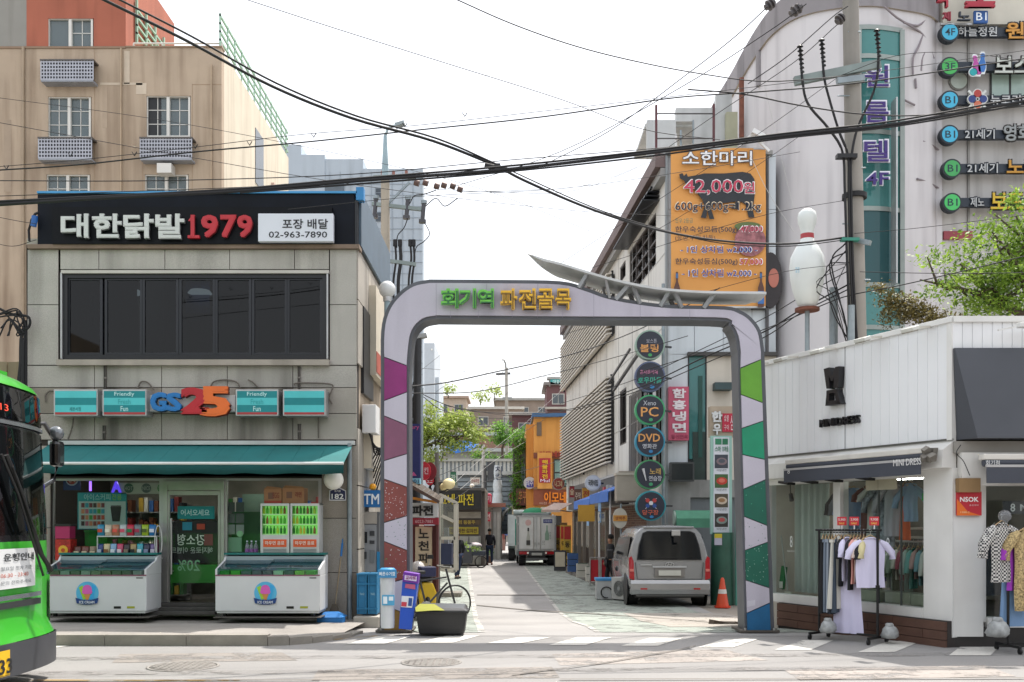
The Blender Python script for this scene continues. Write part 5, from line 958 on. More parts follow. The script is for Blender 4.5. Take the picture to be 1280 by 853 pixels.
def garment(kind, lab, loc, a, c_, w_=.2, h_=.6, th=.05, mat_=None, cat=None, grp=None, seed=0, view='front'):
    """cloth hanging from a hanger: local x across the shoulders, z down from 0"""
    r_ = random.Random(seed+hash(kind) % 7); t = Thing(kind, lab, cat or 'garment', loc, a, grp); m_ = mat_ or C(c_, .9, var=.06)
    if kind in ('t_shirt','blouse','shirt','jacket','dress'):
        sl = {'t_shirt':.45,'blouse':.7,'shirt':.75,'jacket':.8,'dress':.35}[kind]*min(h_,.62)*.62
        nz, nx = 9, 15; pts = []
        for side in (-1, 1):
            for j in range(nz):
                zz = j/(nz-1); wz_ = w_*(.62+.38*min(1, zz*7)) if zz < .15 else w_*(.92 if kind != 'dress' else .78+.35*max(0, zz-.3))
                for i in range(nx):
                    u = -1+2*i/(nx-1); q = side if i not in (0, nx-1) else 0
                    z = -h_*zz-(.05*abs(u)**1.5 if zz < .1 else 0)
                    fold = .012*math.sin(u*9+seed+zz*2)*zz
                    pts.append((u*wz_+.006*math.sin(zz*9+seed), side*th*.5*(1-abs(u)**3)*(.5+.5*min(1,zz*3))+fold, z))
        n_ = nz*nx; mb = MB(); fs = []
        for j in range(nz-1):
            for i in range(nx-1):
                a0 = j*nx+i; fs.append((a0, a0+nx, a0+nx+1, a0+1)); b0 = n_+a0; fs.append((b0, b0+1, b0+nx+1, b0+nx))
        mb.add(pts, fs, True); t.part('body', mb, m_)
        for s_ in (-1, 1): t.part('sleeve', MB().tube([(s_*w_*.6,0,-.035),(s_*w_*.98,0,-.09),(s_*(w_+.05+sl*.16),0,-.09-sl*.5),(s_*(w_+.05+sl*.22),.0,-.09-sl)], [th*.5,th*.95,th*.9,th*.85], 8), m_)
        t.part('collar', MB().tube([(math.cos(q)*.075,.03*math.sin(q),-.015-.02*math.sin(q)) for q in np.linspace(0,2*math.pi,13)], .009, 5), m_)
    else:    # skirt or trousers: tapering pleated tube
        nz, nx = 6, 24; pts = []
        for j in range(nz):
            zz = j/(nz-1); ww = w_*(.72+.28*zz)
            for i in range(nx):
                q = 2*math.pi*i/nx; rr = 1+.12*math.sin(q*7+seed)*zz
                pts.append((math.cos(q)*ww*rr, math.sin(q)*th*(.6+.5*zz)*rr, -.03-h_*zz))
        mb = MB(); mb.add(pts, [(j*nx+i, j*nx+(i+1) % nx, (j+1)*nx+(i+1) % nx, (j+1)*nx+i)[::-1] for j in range(nz-1) for i in range(nx)], True); t.part('cloth', mb, m_); t.part('waistband', MB().box(-w_*.72,w_*.72,-th*.62,th*.62,-.06,-.02), m_)
    t.part('hanger', MB().tube([(-w_*.6,0,-.02),(0,0,.04),(w_*.6,0,-.02)], .007, 5), C('#b79a72')); t.part('hook', MB().tube([(0,0,.04),(0,0,.08),(.02,0,.1),(.0,0,.115),(-.015,0,.1)], .004, 5), STEEL)
    return t
def dpos(x, v, z): return Vector(DS.e.location)+Vector((f.c*x-f.s*v, f.s*x+f.c*v, z))
PL = mat('plaid_cloth', '#7d8488', .9, var=.6, scale=22); FLO = mat('floral_cloth', '#8f9a7a', .9, var=.6, scale=30); LEO = mat('leopard_cloth', '#a8946a', .9, var=.7, scale=60)
GTH = mat('gingham_cloth', '#a5a4a0', .9, var=0)
nt_ = GTH.node_tree; ck = nt_.nodes.new('ShaderNodeTexChecker'); ck.inputs['Scale'].default_value = 46; ck.inputs[1].default_value = (.62,.61,.58,1); ck.inputs[2].default_value = (.03,.03,.035,1); tc_ = nt_.nodes.new('ShaderNodeTexCoord'); nt_.links.new(tc_.outputs['Object'], ck.inputs[0]); nt_.links.new(ck.outputs[0], nt_.nodes['Principled BSDF'].inputs['Base Color'])
# hanging row inside, lower rail
row = [('7d96b0','pale blue'),('5c6a4c','olive'),('6a5590','violet'),('8f8a4a','mustard print'),('9aa08f','sage grey'),('6f7a68','dull green'),('a9a89a','stone'),('7a2f3c','wine red'),('8a9a92','grey green'),('4f8f88','teal'),('9c7f7a','dusty brown'),('6a8f96','sea blue'),('b5b9b0','pearl'),('a07076','rose'),('9a5f66','old rose'),('b09a98','blush'),('a8b5b5','pale aqua'),('bfc4c0','off white'),('8f7a70','taupe')]
rl_ = wtop('clothes_rail', 'long steel clothes rail behind the near window of the white shop', 'rail', 2.5, .55, .24); rl_.part('rail', MB().cyl((-.95,0,1.02),(.75,0,1.02),.014), STEEL)
for s_ in (-.9,.7): rl_.part('post', MB().cyl((s_,0,0),(s_,0,1.02),.014), STEEL)
for i, (c_, nm) in enumerate(row):
    garment('blouse', f'{nm} blouse hanging on the long rail inside the near window', dpos(1.68+i*.082, .55, 1.17), DA+math.pi/2+.5, '#'+c_, .17, .5+.1*math.sin(i*1.7), .05, mat_=FLO if i in (3,) else None, grp='blouses on the rail inside the shop', seed=i)
up = [(1.75,'dress','6a4a44','brown dress high at the left of the near window',None,.14,.75),(1.88,'dress','a9aca6','long pale grey dress high in the near window',None,.15,.85),(2.02,'shirt','8a8f94','plaid shirt dress hanging high in the near window',PL,.16,.85),(2.2,'shirt','9a9a9e','soft grey shirt hanging high in the near window',None,.14,.7),
      (2.4,'trousers','c0552a','bright orange trousers hanging high in the near window',None,.07,.72),(2.5,'shirt','7d94ac','light denim shirt beside the orange trousers',None,.1,.5),(2.95,'dress','16a03a','vivid green dress hanging high in the near window',None,.11,.72),(3.07,'shirt','8f9aa0','grey blue shirt beside the vivid green dress',None,.09,.62)]
for i, (x, k, c_, lab, m_, w_, h_) in enumerate(up): garment(k, lab, dpos(x, .42, 2.03), DA+(.6 if i != 6 else .1), '#'+c_, w_, h_, .05, mat_=m_, seed=i+20)
t = wtop('clothes_rail', 'upper clothes rail behind the near window of the white shop', 'rail', 2.45, .42, 2.1); t.part('rail', MB().cyl((-.9,0,.04),(.75,0,.04),.012), STEEL); t.part('bracket', MB().cyl((-.8,0,.04),(-.8,0,.1),.01), STEEL); t.part('bracket', MB().cyl((.7,0,.04),(.7,0,.1),.01), STEEL)
for i, (x, c_, lab) in enumerate([(1.28,'1d1e22','black shirt hanging behind the far window'),(1.36,'5c6066','charcoal shirt hanging behind the far window'),(1.45,'6f8aa6','light blue shirt hanging behind the far window')]): garment('shirt', lab, dpos(x, .4, 2.0), DA+.9, '#'+c_, .14, .62, .05, seed=i+40)
t = wtop('wall_shelf', 'pair of pale shelf boards between the upper and lower clothes', 'shelf', 2.6, .75, .42)
for z in (.88,1.0): t.part('shelf_board', MB().box(-.4,.6,-.1,.12,z,z+.03), C('#a9ada6'))
for z in (.0,): pass
for i, x in enumerate((1.95,2.5,2.95)): single('storage_box', ['far pale storage box on the floor of the near window','middle pale storage box on the floor of the near window','nearest pale storage box on the floor of the near window'][i], 'box', MB().box(-.22,.22,-.12,.16,0,.15), C('#8c9180'), dpos(x, .3, .44), DA, bevel=.01)
t = wtop('paper_sign', 'blank beige header board in the top of the near window', 'board', 2.38, .02, 2.0); t.part('board', MB().box(-.28,.28,0,.01,-.05,.09), C('#a9a58f'))
t = wtop('strip_light', 'added ceiling strip light brightening the inside of the dress shop', 'light', 2.0, 1.2, 2.14); t.part('tube', MB().box(-.7,.7,-.04,.04,0,.04), mat('added_tube', '#fffaf0', .4, var=0, emit=28)); t.part('housing', MB().box(-.72,.72,-.06,.06,.04,.06), WP)  # unseen lamp added to brighten the shop interior
# ---- rack on the pavement, left
def rack(lab, loc, a, L_, hgt):
    t = Thing('garment_rack', lab, 'clothes rack', loc, a); BK = mat('rack_black', '#17181a', .4, .3)
    t.part('rail', MB().cyl((-L_/2-.05,0,hgt),(L_/2+.05,0,hgt),.014), BK); t.part('rail', MB().cyl((-L_/2-.02,.03,hgt-.03),(L_/2,.03,hgt-.03),.008), BK)
    for s_ in (-1, 1):
        t.part('post', MB().cyl((s_*L_/2,0,.09),(s_*L_/2,0,hgt),.016), BK); t.part('foot', MB().bar((s_*L_/2,-.24,.08),(s_*L_/2,.24,.08),.03), BK)
        for y_ in (-.23,.23): t.part('castor', MB().cyl((s_*L_/2-.012,y_,.035),(s_*L_/2+.012,y_,.035),.035), BK)
    t.part('base_bar', MB().bar((-L_/2,0,.1),(L_/2,0,.1),.025), BK); t.part('clamp', MB().cyl((L_/2,0,hgt*.48),(L_/2,0,hgt*.48+.05),.028), BK); return t
RA = -.78; RP = Vector((4.22, 12.78, 0.0)); rc, rs_ = math.cos(RA), math.sin(RA)
RX = (1052-640)/F; 
# two posts: left foot px 1024, right foot px 1098
pa = P(1024,0,13.05); pb = P(1097,0,12.45); mid = (pa+pb)/2; RL = (Vector((pa.x,pa.y))-Vector((pb.x,pb.y))).length; RA = math.atan2(pb.y-pa.y, pb.x-pa.x); RP = Vector((mid.x, mid.y, 0)); HR = 1.42-.0
rk = rack('black wheeled clothes rack of trousers and tee shirts in front of the white shop', RP, RA, RL, HR)
ru = lambda u, z=HR-.1: RP+Vector((math.cos(RA)*u, math.sin(RA)*u, z))
items = [('trousers','17181b','black trousers at the left end of the pavement rack',.16,.95,0),('trousers','6d7886','grey blue trousers on the pavement rack',.16,.93,0),('trousers','8a94a0','light grey trousers on the pavement rack',.16,.93,0),('trousers','2a2f38','charcoal trousers on the pavement rack',.16,.95,0),('trousers','3f4a58','slate trousers on the pavement rack',.16,.93,0),
 ('skirt','c9c8c0','cream pleated long skirt hanging in the middle of the pavement rack',.19,.88,.35),('t_shirt','1c1d22','thin black tee beside the cream skirt',.17,.62,0),('t_shirt','cdcae2','pale lilac tee shirt in the middle of the pavement rack',.19,.55,0),('dress','cbc8e2','long pale lilac dress hanging lowest on the pavement rack',.2,1.22,.1),('t_shirt','18191d','black tee beside the pink one on the pavement rack',.19,.66,0),('t_shirt','d69a92','salmon pink tee shirt on the pavement rack',.19,.58,0),('t_shirt','d8c6bd','light peach tee shirt on the pavement rack',.19,.56,0),
 ('t_shirt','1e1f26','navy black tee behind the front lilac tee',.19,.62,0),('t_shirt','c9bf94','pale straw tee behind the front lilac tee',.18,.58,0),('t_shirt','d2cfe8','pale lilac tee shirt facing forward at the right end of the pavement rack',.21,.62,1)]
for i, (k, c_, lab, w_, h_, fr_) in enumerate(items):
    u = -RL/2+.06+i*(RL-.2)/(len(items)-1); ang = RA+math.pi/2+.35 if fr_ == 0 else (.15 if fr_ == 1 else .5)
    if fr_ == 1: u = RL/2-.1
    loc = ru(u); 
    if fr_ == 1: loc = loc+Vector((-.02,-.06,0))
    garment(k, lab, loc, ang-(.35 if k == 'dress' else 0)+(-.9 if k == 'dress' else 0), '#'+c_, w_, h_, .05, seed=i+60)
for i, u in enumerate([-.09,.1,.4]):
    p = ru(u*RL/.9, HR); t = Thing('price_tag', ['left','middle','right'][i]+' of the three red sale cards standing on the pavement rack', 'tag', p, 0); t.part('card', MB().box(-.06,.06,-.003,.003,.06,.17), C('#c42c38')); t.text('print', ['5,900','3,900','9,900'][i], -.048,.115,.045,.15, -.003, C('#f0e0e0'), .02, .002, local=True); t.text('print', 'SALE', -.04,.075,.03,.1, -.003, C('#f0d060'), .01, .002, local=True); t.part('clip', MB().bar((0,0,0),(0,0,.06),.012), WHITEP)
def sack(lab, loc, r_):
    t = Thing('weight_bag', lab, 'bag', loc); mb = MB(); n_ = 16; pts = []
    prof = [(.8,0),(1.02,.2),(1,.55),(.85,.85),(.62,1.05),(.45,1.15),(.5,1.3),(.3,1.42)]
    for j, (a_, z) in enumerate(prof):
        for k in range(n_):
            q = 2*math.pi*k/n_; rr = r_*a_*(1+.12*math.sin(q*3+j*.8)+.12*math.sin(q*5+j*2.4)); pts.append((rr*math.cos(q), rr*math.sin(q), z*r_*1.35))
    mb.add(pts, [(j*n_+k, j*n_+(k+1) % n_, (j+1)*n_+(k+1) % n_, (j+1)*n_+k) for j in range(len(prof)-1) for k in range(n_)]+[tuple(range(n_))[::-1]], True); t.part('sack', mb, mat('sack_white', '#9a9d9d', .45, var=.25, scale=14)); t.part('tie', MB().tube([(r_*.47*math.cos(q), r_*.47*math.sin(q), r_*1.55) for q in np.linspace(0,6.3,12)], .007), C('#8a8c8c')); return t
sack('grey plastic weight bag under the middle of the pavement rack', P(1035,791,12.75), .1); sack('silver white weight bag at the right foot of the pavement rack', P(1112,800,12.4)+Vector((0,0,.02)), .1); 
sack('white weight bag at the foot of the right hand rack', P(1247,796,11.55), .12)
# ---- right hand rack
QA = .1; QP = Vector((6.35, 11.7, 0)); rk2 = rack('black clothes rack with coats at the right edge of the picture', QP, QA, 1.1, 1.42)
q_ = lambda u, z=1.3: QP+Vector((u, 0, z))
garment('jacket', 'black and white gingham jacket at the left of the right hand rack', P(1252,655,11.6), .35, '#888', .17, .68, .07, mat_=GTH, seed=1); garment('t_shirt', 'purple magenta knit top behind the gingham jacket', P(1266,672,11.68), .6, '#9a3cb0', .12, .62, .06, seed=2)
garment('skirt', 'light blue denim skirt hanging below the purple top', P(1266,682,11.75), .2, '#7a9ac0', .17, .92, .06, seed=3); garment('blouse', 'leopard print blouse at the right edge of the picture', P(1284,662,11.6), .1, '#a89a70', .17, .95, .07, mat_=LEO, seed=4)
garment('dress', 'dark grey dress hung inside behind the gingham jacket', P(1243,665,12.5), .4, '#2c2e33', .16, .8, .05, seed=5)
t = Thing('dress_form', 'clear plastic hanger head above the gingham jacket', 'mannequin', P(1256,652,11.62)); t.part('head', MB().ball((0,0,.06), .075, 12), glass('clear_plastic', (.85,.88,.9), op=.15, opcol=(.6,.6,.62))); t.part('neck', MB().cyl((0,0,-.06),(0,0,.0),.03), MATS['clear_plastic'])
# ---------------------------------------------------------------- white building along the right side of the alley
FA = 27.0
WB_ = Thing('white_building', 'white panelled building with banner front and louvred alley wall', 'building', (4.23, FA, gz(FA)))
LBL = mat('panel_blue_white', '#c6cdd2', .5, .1, var=.05, scale=.7, streak=.35, dirt='#8f8f8c'); WWL = mat('white_wall', '#d4d3cf', .8, var=.05, scale=.6, streak=.3, bump=.1, dirt='#8a8580')
zt = WB_.f.px(835,193)[1]; x1 = 2.85
WB_.part('front_wall', MB().box(.0, x1, .1, .3, 0, zt), mat('panel_gap', '#6d7376', .8))
px_ = [835,856,861]; 
for a, b in [(835,868),(868,904),(904,940),(940,970)]:
    for y0, y1 in [(193,262),(262,330),(330,385),(385,443)]: WB_.bx('panel', a+.3, y0+.3, b-.3, y1-.3, 0, .1, LBL)
for y0, y1 in [(443,520),(520,600)]: WB_.bx('panel', 835.3, y0+.3, 860.5, y1-.3, 0, .1, LBL)
WB_.bx('corner_trim', 832, 190, 835, 730, -.04, .1, mat('corner_trim', '#8f9496', .5, .3)); WB_.bx('drain_pipe', 958, 195, 961, 440, -.12, 0, mat('pipe_dark', '#4b4a4c', .6, var=.2)); WB_.bx('cornice', 833, 188, 966, 193, -.1, .3, mat('cornice_grey', '#8c8b88', .6, var=.1, streak=.3)); WB_.bx('ledge', 860, 440, 972, 444.5, -.15, .1, C('#3f3d3b')); WB_.bx('drain_pipe', 940, 385, 958, 387, -.12, -.02, MATS['pipe_dark'])
WB_.bx('tall_window', 861, 445, 882, 574, .02, .12, TEALG); WB_.bx('window_frame', 860, 444.5, 861.5, 600, -.02, .12, DARKF); WB_.bx('window_frame', 873, 470, 878, 572, -.01, .05, mat('door_teal_dark', '#16463f', .4)); WB_.bx('window_frame', 882, 444.5, 883.2, 600, -.02, .12, DARKF); WB_.bx('window_shade', 866, 540, 882, 600, .0, .04, mat('shade_dark', '#20342f', .5, var=.3))
WB_.bx('panel', 883.4, 445, 970, 600, -.0, .1, mat('panel_cream', '#c9c2b6', .8, var=.05, streak=.3)); WB_.bx('vent_box', 894, 478, 916, 487, -.35, 0, mat('vent_teal', '#33474a', .5)); 
WB_.bx('lower_wall', 835, 600, 840, 740, 0, .1, mat('lower_grey', '#8f8f8d', .85, var=.12, streak=.4)); WB_.bx('lower_wall', 840, 600, 972, 622, 0, .1, MATS['lower_grey']); WB_.bx('lower_wall', 840, 622, 863, 740, 0, .1, MATS['lower_grey']); WB_.bx('lower_wall', 930, 622, 972, 740, 0, .1, MATS['lower_grey'])
WB_.bx('door_recess', 863, 636, 930, 742, .8, .9, INDARK); WB_.part('recess_side', MB().box(WB_.f.px(862,0)[0]-.05, WB_.f.px(862,0)[0], .1, .8, 0, 2.5), INDARK)
for q, c_ in [((864,640,878,648),'#c03a2c'),((878,640,889,648),'#3a62b0'),((866,652,886,660),'#b08a2a'),((868,664,884,700),'#2e3236')]: WB_.bx('door_poster', *q, .7, .78, C(c_))
mb = MB(); WB_.part('roof', MB().hprism([(0,.3),(x1-.05,.3),(2.5,1.2),(2.5,20),(-1.4,24)], zt-.3, zt-.2), CONC); WB_.part('east_wall', MB().box(2.3,2.5,1.2,20,0,zt-.31), WWL)
# alley wall: its own frame, as parts of a rotated thing
u0 = Vector((2.79, 51.0, 0)); u1 = Vector((4.23, 27.0, 0)); AL = (u1-u0).length; AA = math.atan2(u1.y-u0.y, u1.x-u0.x)
WA = Thing('white_building', 'long white alley side of the banner building with two banks of metal louvres', 'building', (u0.x, u0.y, gz(40)), AA)
fw = WA.f
def uz(px, py, v=0): return fw.px(px, py, v)
zb_ = gz(40); hol = []
for q in [(787,290,820,352),(774.5,487,783,556),(787,480,832,600),(775,330,782,350)]:
    a, z0 = uz(q[0], (q[1]+q[3])/2)[0], uz((q[0]+q[2])/2, q[3])[1]; b, z1 = uz(q[2], (q[1]+q[3])/2)[0], uz((q[0]+q[2])/2, q[1])[1]; hol.append((a, min(b, AL-.15), z0, z1))
ztw = zt+gz(FA)-zb_
wallholes(WA, 'alley_wall', 0, AL-.01, 2.6, ztw, hol, 0, .3, WWL)
WA.part('window_backing', MB().box(AL-16, AL-.3, .9, 1.0, 2.6, ztw-.5), INDARK)
DBR = mat('brown_trim', '#6b5a58', .6, .1, var=.1)
WA.part('roof_trim', MB().box(0, AL, -.35, .0, ztw-.35, ztw+.02), DBR); WA.part('roof_trim', MB().box(0, AL, -.2, -.0, ztw-.6, ztw-.37), C('#8b8a88'))
for k in range(1, 9): WA.part('panel_joint', MB().box(k*AL/9, k*AL/9+.03, -.012, 0, 2.6, ztw-.61), C('#a9a8a5'))
for z in (3.2,5.2,7.4,9.4): WA.part('panel_joint', MB().box(0, AL-.02, -.01, 0, z, z+.03), C('#aeadaa'))
for k, h in enumerate(hol):
    n_ = 4 if k in (0,2) else 1; step = (h[1]-h[0])/n_; mb = MB(); mb.box(h[0],h[1],.02,.1,h[2],h[2]+.06); mb.box(h[0],h[1],.02,.1,h[3]-.06,h[3])
    for i in range(n_+1): mb.box(h[0]+i*step-.03, h[0]+i*step+.03, .02, .1, h[2]+.06, h[3]-.06)
    if k == 0:
        for j in range(1,4): mb.box(h[0],h[1],.03,.09,h[2]+(h[3]-h[2])*j/4-.03,h[2]+(h[3]-h[2])*j/4+.03)
    wo = WA.part('window', mb, mat('window_brown', '#4a4340', .5)); WA.part('pane', MB().box(h[0],h[1],.11,.12,h[2],h[3]), GLASSD, parent=wo)
LOU = mat('louvre_metal', '#cbc5bb', .5, .1, var=.1, scale=2, streak=.15)
def louvres(pxa, pxb, zlo, zhi, n, nm):
    a, b = uz(pxa, 500)[0], uz(pxb, 500)[0]
    for i in range(n):
        z = zlo+(zhi-zlo)*i/(n-1); WA.part('louvre_slat', MB().xprism([(-.32,z-.06),(-.32,z-.0),(-.12,z+.03),(-.12,z-.02)], a, b), LOU)
    for u in (a+.02, (a+b)/2, b-.06): WA.part('louvre_post', MB().box(u, u+.05, -.14, -.06, zlo-.1, zhi+.1), DARKF)
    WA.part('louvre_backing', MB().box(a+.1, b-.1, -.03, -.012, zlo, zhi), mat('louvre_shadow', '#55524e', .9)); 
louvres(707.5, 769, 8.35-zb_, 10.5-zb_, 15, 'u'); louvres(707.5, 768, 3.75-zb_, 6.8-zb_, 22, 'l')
# slanted canopy blades over the high window
a, b = uz(781,300)[0], uz(827,250)[0]
for k in range(4): z = hol[0][3]+.15+k*.12; WA.part('canopy_blade', MB().box(hol[0][0]-.3, min(hol[0][1]+.5, AL-.05), -.5+.08*k, -.0, z, z+.04), DARKF)
for k in range(9): u = hol[2][0]+.2+k*.25; WA.part('window_bar', MB().bar((u,-.05,hol[2][2]),(u+.05,-.05,hol[2][3]),.03), C('#8b8782'))
WA.part('slanted_bar', MB().bar((uz(778,488)[0],-.3,uz(778,488)[1]),(uz(812,440)[0],-.3,uz(812,440)[1]),.08), C('#4f4b48')); WA.part('slanted_bar', MB().bar((uz(778,480)[0],-.5,uz(778,480)[1]),(uz(808,437)[0],-.5,uz(808,437)[1]),.06), C('#4f4b48'))
# banner
t = Thing('price_banner', 'large orange banner of beef prices with a black cow outline on the white building', 'banner', (P(895,380,FA-.2).x, FA-.2, P(895,384,FA-.2).z)); BO = mat('banner_orange', '#d89a55', .8, var=.05, scale=.8)
mb = MB(); r_ = t.rect(838.5, 186, 957, 384); mb.sheet([(x, .03*math.sin(x*2.3+z*.8)+.015*math.sin(z*4), z) for z in np.linspace(r_[2], r_[3], 14) for x in np.linspace(r_[0], r_[1], 14)], 14); t.part('cloth', mb, BO)
for q in ((838.5,185,957,187),(838.5,383,957,385)): t.bx('batten', *q, -.03, .08, ALU)
NV, WH, RD, BLU = C('#23293f'), C('#e8e8ea'), C('#bf3d58'), C('#33489a'); V = -.08
def bt(s_, x0, y0, x1, y1, m_, bold=.02, outline=None, ob=.06):
    bold = min(bold, .02); big = y1-y0 > 12; ob = .04 if big else .02; outline = outline if big or m_ is not NV else None
    if outline: t.text('print_outline', s_, x0-.9, y0-.9, x1+.9, y1+.9, V+.004, outline, bold+ob, .003)
    t.text('print', s_, x0, y0, x1, y1, V-.004, m_, bold, .004)
cow = [(849,218),(853,216.5),(855,220),(858,217),(860,221),(872,219),(880,217),(905,217),(928,215),(938,217),(943,224),(944,240),(941,262),(943,272),(936,272),(932,256),(926,252),(922,262),(914,261),(920,252),(906,254),(890,254),(889,262),(893,274),(887,274),(884,262),(883,273),(876,272),(881,258),(878,250),(872,242),(866,233),(858,231),(855,226),(850,223)]
t.poly('cow_print', cow, V+.012, V+.02, C('#22262c'))
bt('소한마리', 853, 189, 940, 207, WH, .03, NV, .07); bt('42,000', 855, 225, 929, 243.5, RD, .04, WH, .06); bt('원', 929.5, 228, 943, 242, RD, .02, WH, .06); bt('600g+600g=1.2kg', 844, 253, 951, 266, NV, .015, C('#ecd8b8'), .05)
bt('한우 2등급', 844, 273, 866, 279, C('#4f7a6a'), .0); bt('한우숙성모듬(500g)', 844, 283, 922, 292, NV, .01, C('#ecd8b8'), .05); bt('47,000', 925, 283, 953, 291, RD, .01, WH, .05); bt('(등심,부채,차돌)', 844, 294, 894, 302, NV, .0); bt('- 1인 상차림 w2,000 -', 851, 308, 946, 316.5, BLU, .02, WH, .05)
bt('한우숙성등심(500g)', 844, 323, 922, 332, NV, .01, C('#ecd8b8'), .05); bt('57,000', 925, 324, 953, 332, RD, .01, WH, .05); bt('- 1인 상차림 w2,000 -', 853, 337, 945, 346.5, BLU, .02, WH, .05)
c_ = t.f.px(937, 302); t.part('meat_print', MB().disc(c_[0], c_[1], .42, V+.012, V+.018, 24, .42), mat('meat_print', '#98656a', .8, var=.4, scale=9)); c_ = t.f.px(934, 284); t.part('meat_print', MB().disc(c_[0], c_[1], .36, V+.016, V+.02, 24, .12), C('#5a6a3a'))
for x in (846, 951):
    t.poly('bottle_print', [(x-3.5,384),(x-3.5,360),(x-1,352),(x-1,340),(x+1.5,340),(x+1.5,352),(x+4,360),(x+4,384)], V+.0, V+.006, C('#5a3a30')); t.bx('bottle_label', x-1.2, 342, x+1.7, 348, V-.004, V, C('#3f6a9a')); t.bx('bottle_label', x-3.7, 364, x+4.2, 380, V-.004, V, C('#3a6aa8' if x > 900 else '#a87a3a'))
t = Thing('round_sign', 'dark round sign with a pink face print half behind the orange banner', 'sign', (P(962,352,FA-.05).x, FA-.05, P(962,352,FA).z)); t.part('disc', MB().disc(.0, 0, .32, -.1, 0, 28, .75), C('#2a2426')); t.part('print', MB().disc(.08, .05, .14, -.12, -.1, 20, .26), C('#b06a5a'))
# things on the roof
RG = mat('roof_grey', '#bfc2c2', .7, var=.06, streak=.3)
t = Thing('rooftop_room', 'pale grey rooftop room with an open gap above the banner building', 'building', (P(850,190,30).x, 30, zt+gz(FA)-.3)); 
for q in [(809,150,845,195),(845,135,895,152),(868,152,895,195),(895,118,915,195)]: t.bx('wall', *q, 0, .25, RG)
t.bx('shutter', 908, 140, 922, 195, -.2, -.0, C('#a7a78e')); t.part('roof', MB().box(t.f.px(808,0)[0], t.f.px(896,0)[0], .3, 3, t.f.px(0,150)[1]-.1, t.f.px(0,150)[1]), RG); t.bx('ladder_post', 866, 150, 867.5, 195, -.5, -.4, GALV)
t = Thing('sign_scaffold', 'rusty brown steel sign frame standing on the banner building roof', 'frame', (P(857,190,27.3).x, 27.3, zt+gz(FA)))
for px, y0 in ((820.5,131),(892.5,130)): t.bx('post', px-1.3, y0, px+1.3, 190, 0, .08, mat('steel_brown', '#5a3438', .7, var=.2))
for y in (142, 173): t.bx('rail', 820, y-.5, 893, y+.5, .02, .06, C('#3a3638'))
for i, (px, y0, y1, r_) in enumerate([(927,98,172,.07),(845,168,190,.03),(851,163,190,.03)]): single('roof_pole', ['tall rusty brown pole against the rounded building','short white roof pole above the banner top left','short galvanised roof pole beside the white one'][i], 'pole', MB().cyl((0,0,0),(0,0,(y1-y0)/F*27.4),r_), RUST if i == 0 else (WHITEP if i == 1 else GALV), (P(px,0,27.4).x, 27.4, P(px,y1,27.4).z))
t = Thing('light_fitting', 'tangled white floodlight bracket at the top right of the banner', 'lamp', P(938,180,26.6)); t.part('arm', MB().bar((-.3,0,-.05),(.05,0,.25),.06), WHITEP); t.part('arm', MB().bar((.05,0,.25),(.5,0,-.2),.06), WHITEP); t.part('head', MB().cbox((.2,-.1,.2),(.4,.2,.12),(0,.5,0)), WHITEP)
# hotel with the rounded corner
HT = Thing('rounded_building', 'tall weathered white building with a rounded corner and teal glass strip', 'building', (9.3, 27, gz(27))); CW = mat('hotel_white', '#cbc8ca', .85, var=.05, scale=.5, streak=.28, bump=.1, dirt='#7f7880'); CB_ = mat('hotel_band', '#8c888b', .85, var=.08, scale=.8, streak=.5, dirt='#5a5258')
pathw = [(6.9,37),(6.88,33.7),(6.98,31.5),(7.02,29.8),(7.1,28.4),(7.25,27.4),(7.62,26.62),(8.28,26.2),(9.3,26.0),(10.24,26.2),(11.06,26.48),(11.5,26.9)]
ph = [(q.x, q.y) for q in spline([(x, y, 0) for x, y in pathw], 4)]
hx, hy = 9.3, 27
def wallstrip(name, pts, z0, z1, off, m):
    mb = MB(); n_ = len(pts); vs_ = []
    for z in (z0, z1):
        for i, (x, y) in enumerate(pts):
            a_ = pts[max(i-1,0)]; b_ = pts[min(i+1,n_-1)]; dx, dy = b_[0]-a_[0], b_[1]-a_[1]; l_ = math.hypot(dx, dy); vs_.append((x+dy/l_*off-hx, y-dx/l_*off-hy, z))
    mb.sheet(vs_, n_); return HT.part(name, mb, m)
zB = 15.0-gz(27); 
isg = lambda p: 9.02 < p[0] < 10.32
wallstrip('curved_wall', ph, 0, zB, 0, CW); wallstrip('roof_band', ph, zB, zB+.75, .06, CB_); HT.part('roof', MB().hprism([(x-hx, y-hy) for x, y in ph]+[(9, -.1), (9, 10), (6.9-hx, 10)], zB+.6, zB+.7), CONC)
gp = [p for p in ph if isg(p)]; gp = [(x, y) for x, y in gp]
zs_ = [HT.f.px(0,y,-.95)[1] for y in (36,72,166,262,357,410,640)]
for i in range(len(zs_)-1):
    wallstrip('glass_strip', gp, zs_[i+1]+.05, zs_[i]-.05, .03, TEALG if i != 3 else glass('teal_glass_dark', (.2,.35,.38), op=.6, opcol=(.03,.12,.13), rough=.05)); wallstrip('glass_rail', gp, zs_[i]-.06, zs_[i]+.06, .06, mat('strip_rail', '#8f9894', .5, .3))
for s_ in (0, -1):
    x, y = gp[s_]; HT.part('glass_rail', MB().box(x-hx-.06, x-hx+.06, y-hy-.1, y-hy+.05, zs_[-1], zs_[0]), MATS['strip_rail'])
HT.part('flat_wall', MB().box(2.2, 9, -.1, .3, 0, zB+.2), mat('hotel_flat', '#bfbdbb', .85, var=.06, scale=.5, streak=.45, bump=.1, dirt='#6f6a68')); HT.part('upper_curve', MB().box(2.25, 9, -.3, -.1, zB-.1, zB+3), mat('hotel_cream', '#c4c0b4', .8, var=.06)); HT.part('corner_joint', MB().box(2.12,2.28,-.2,.2,0,zB), CW)
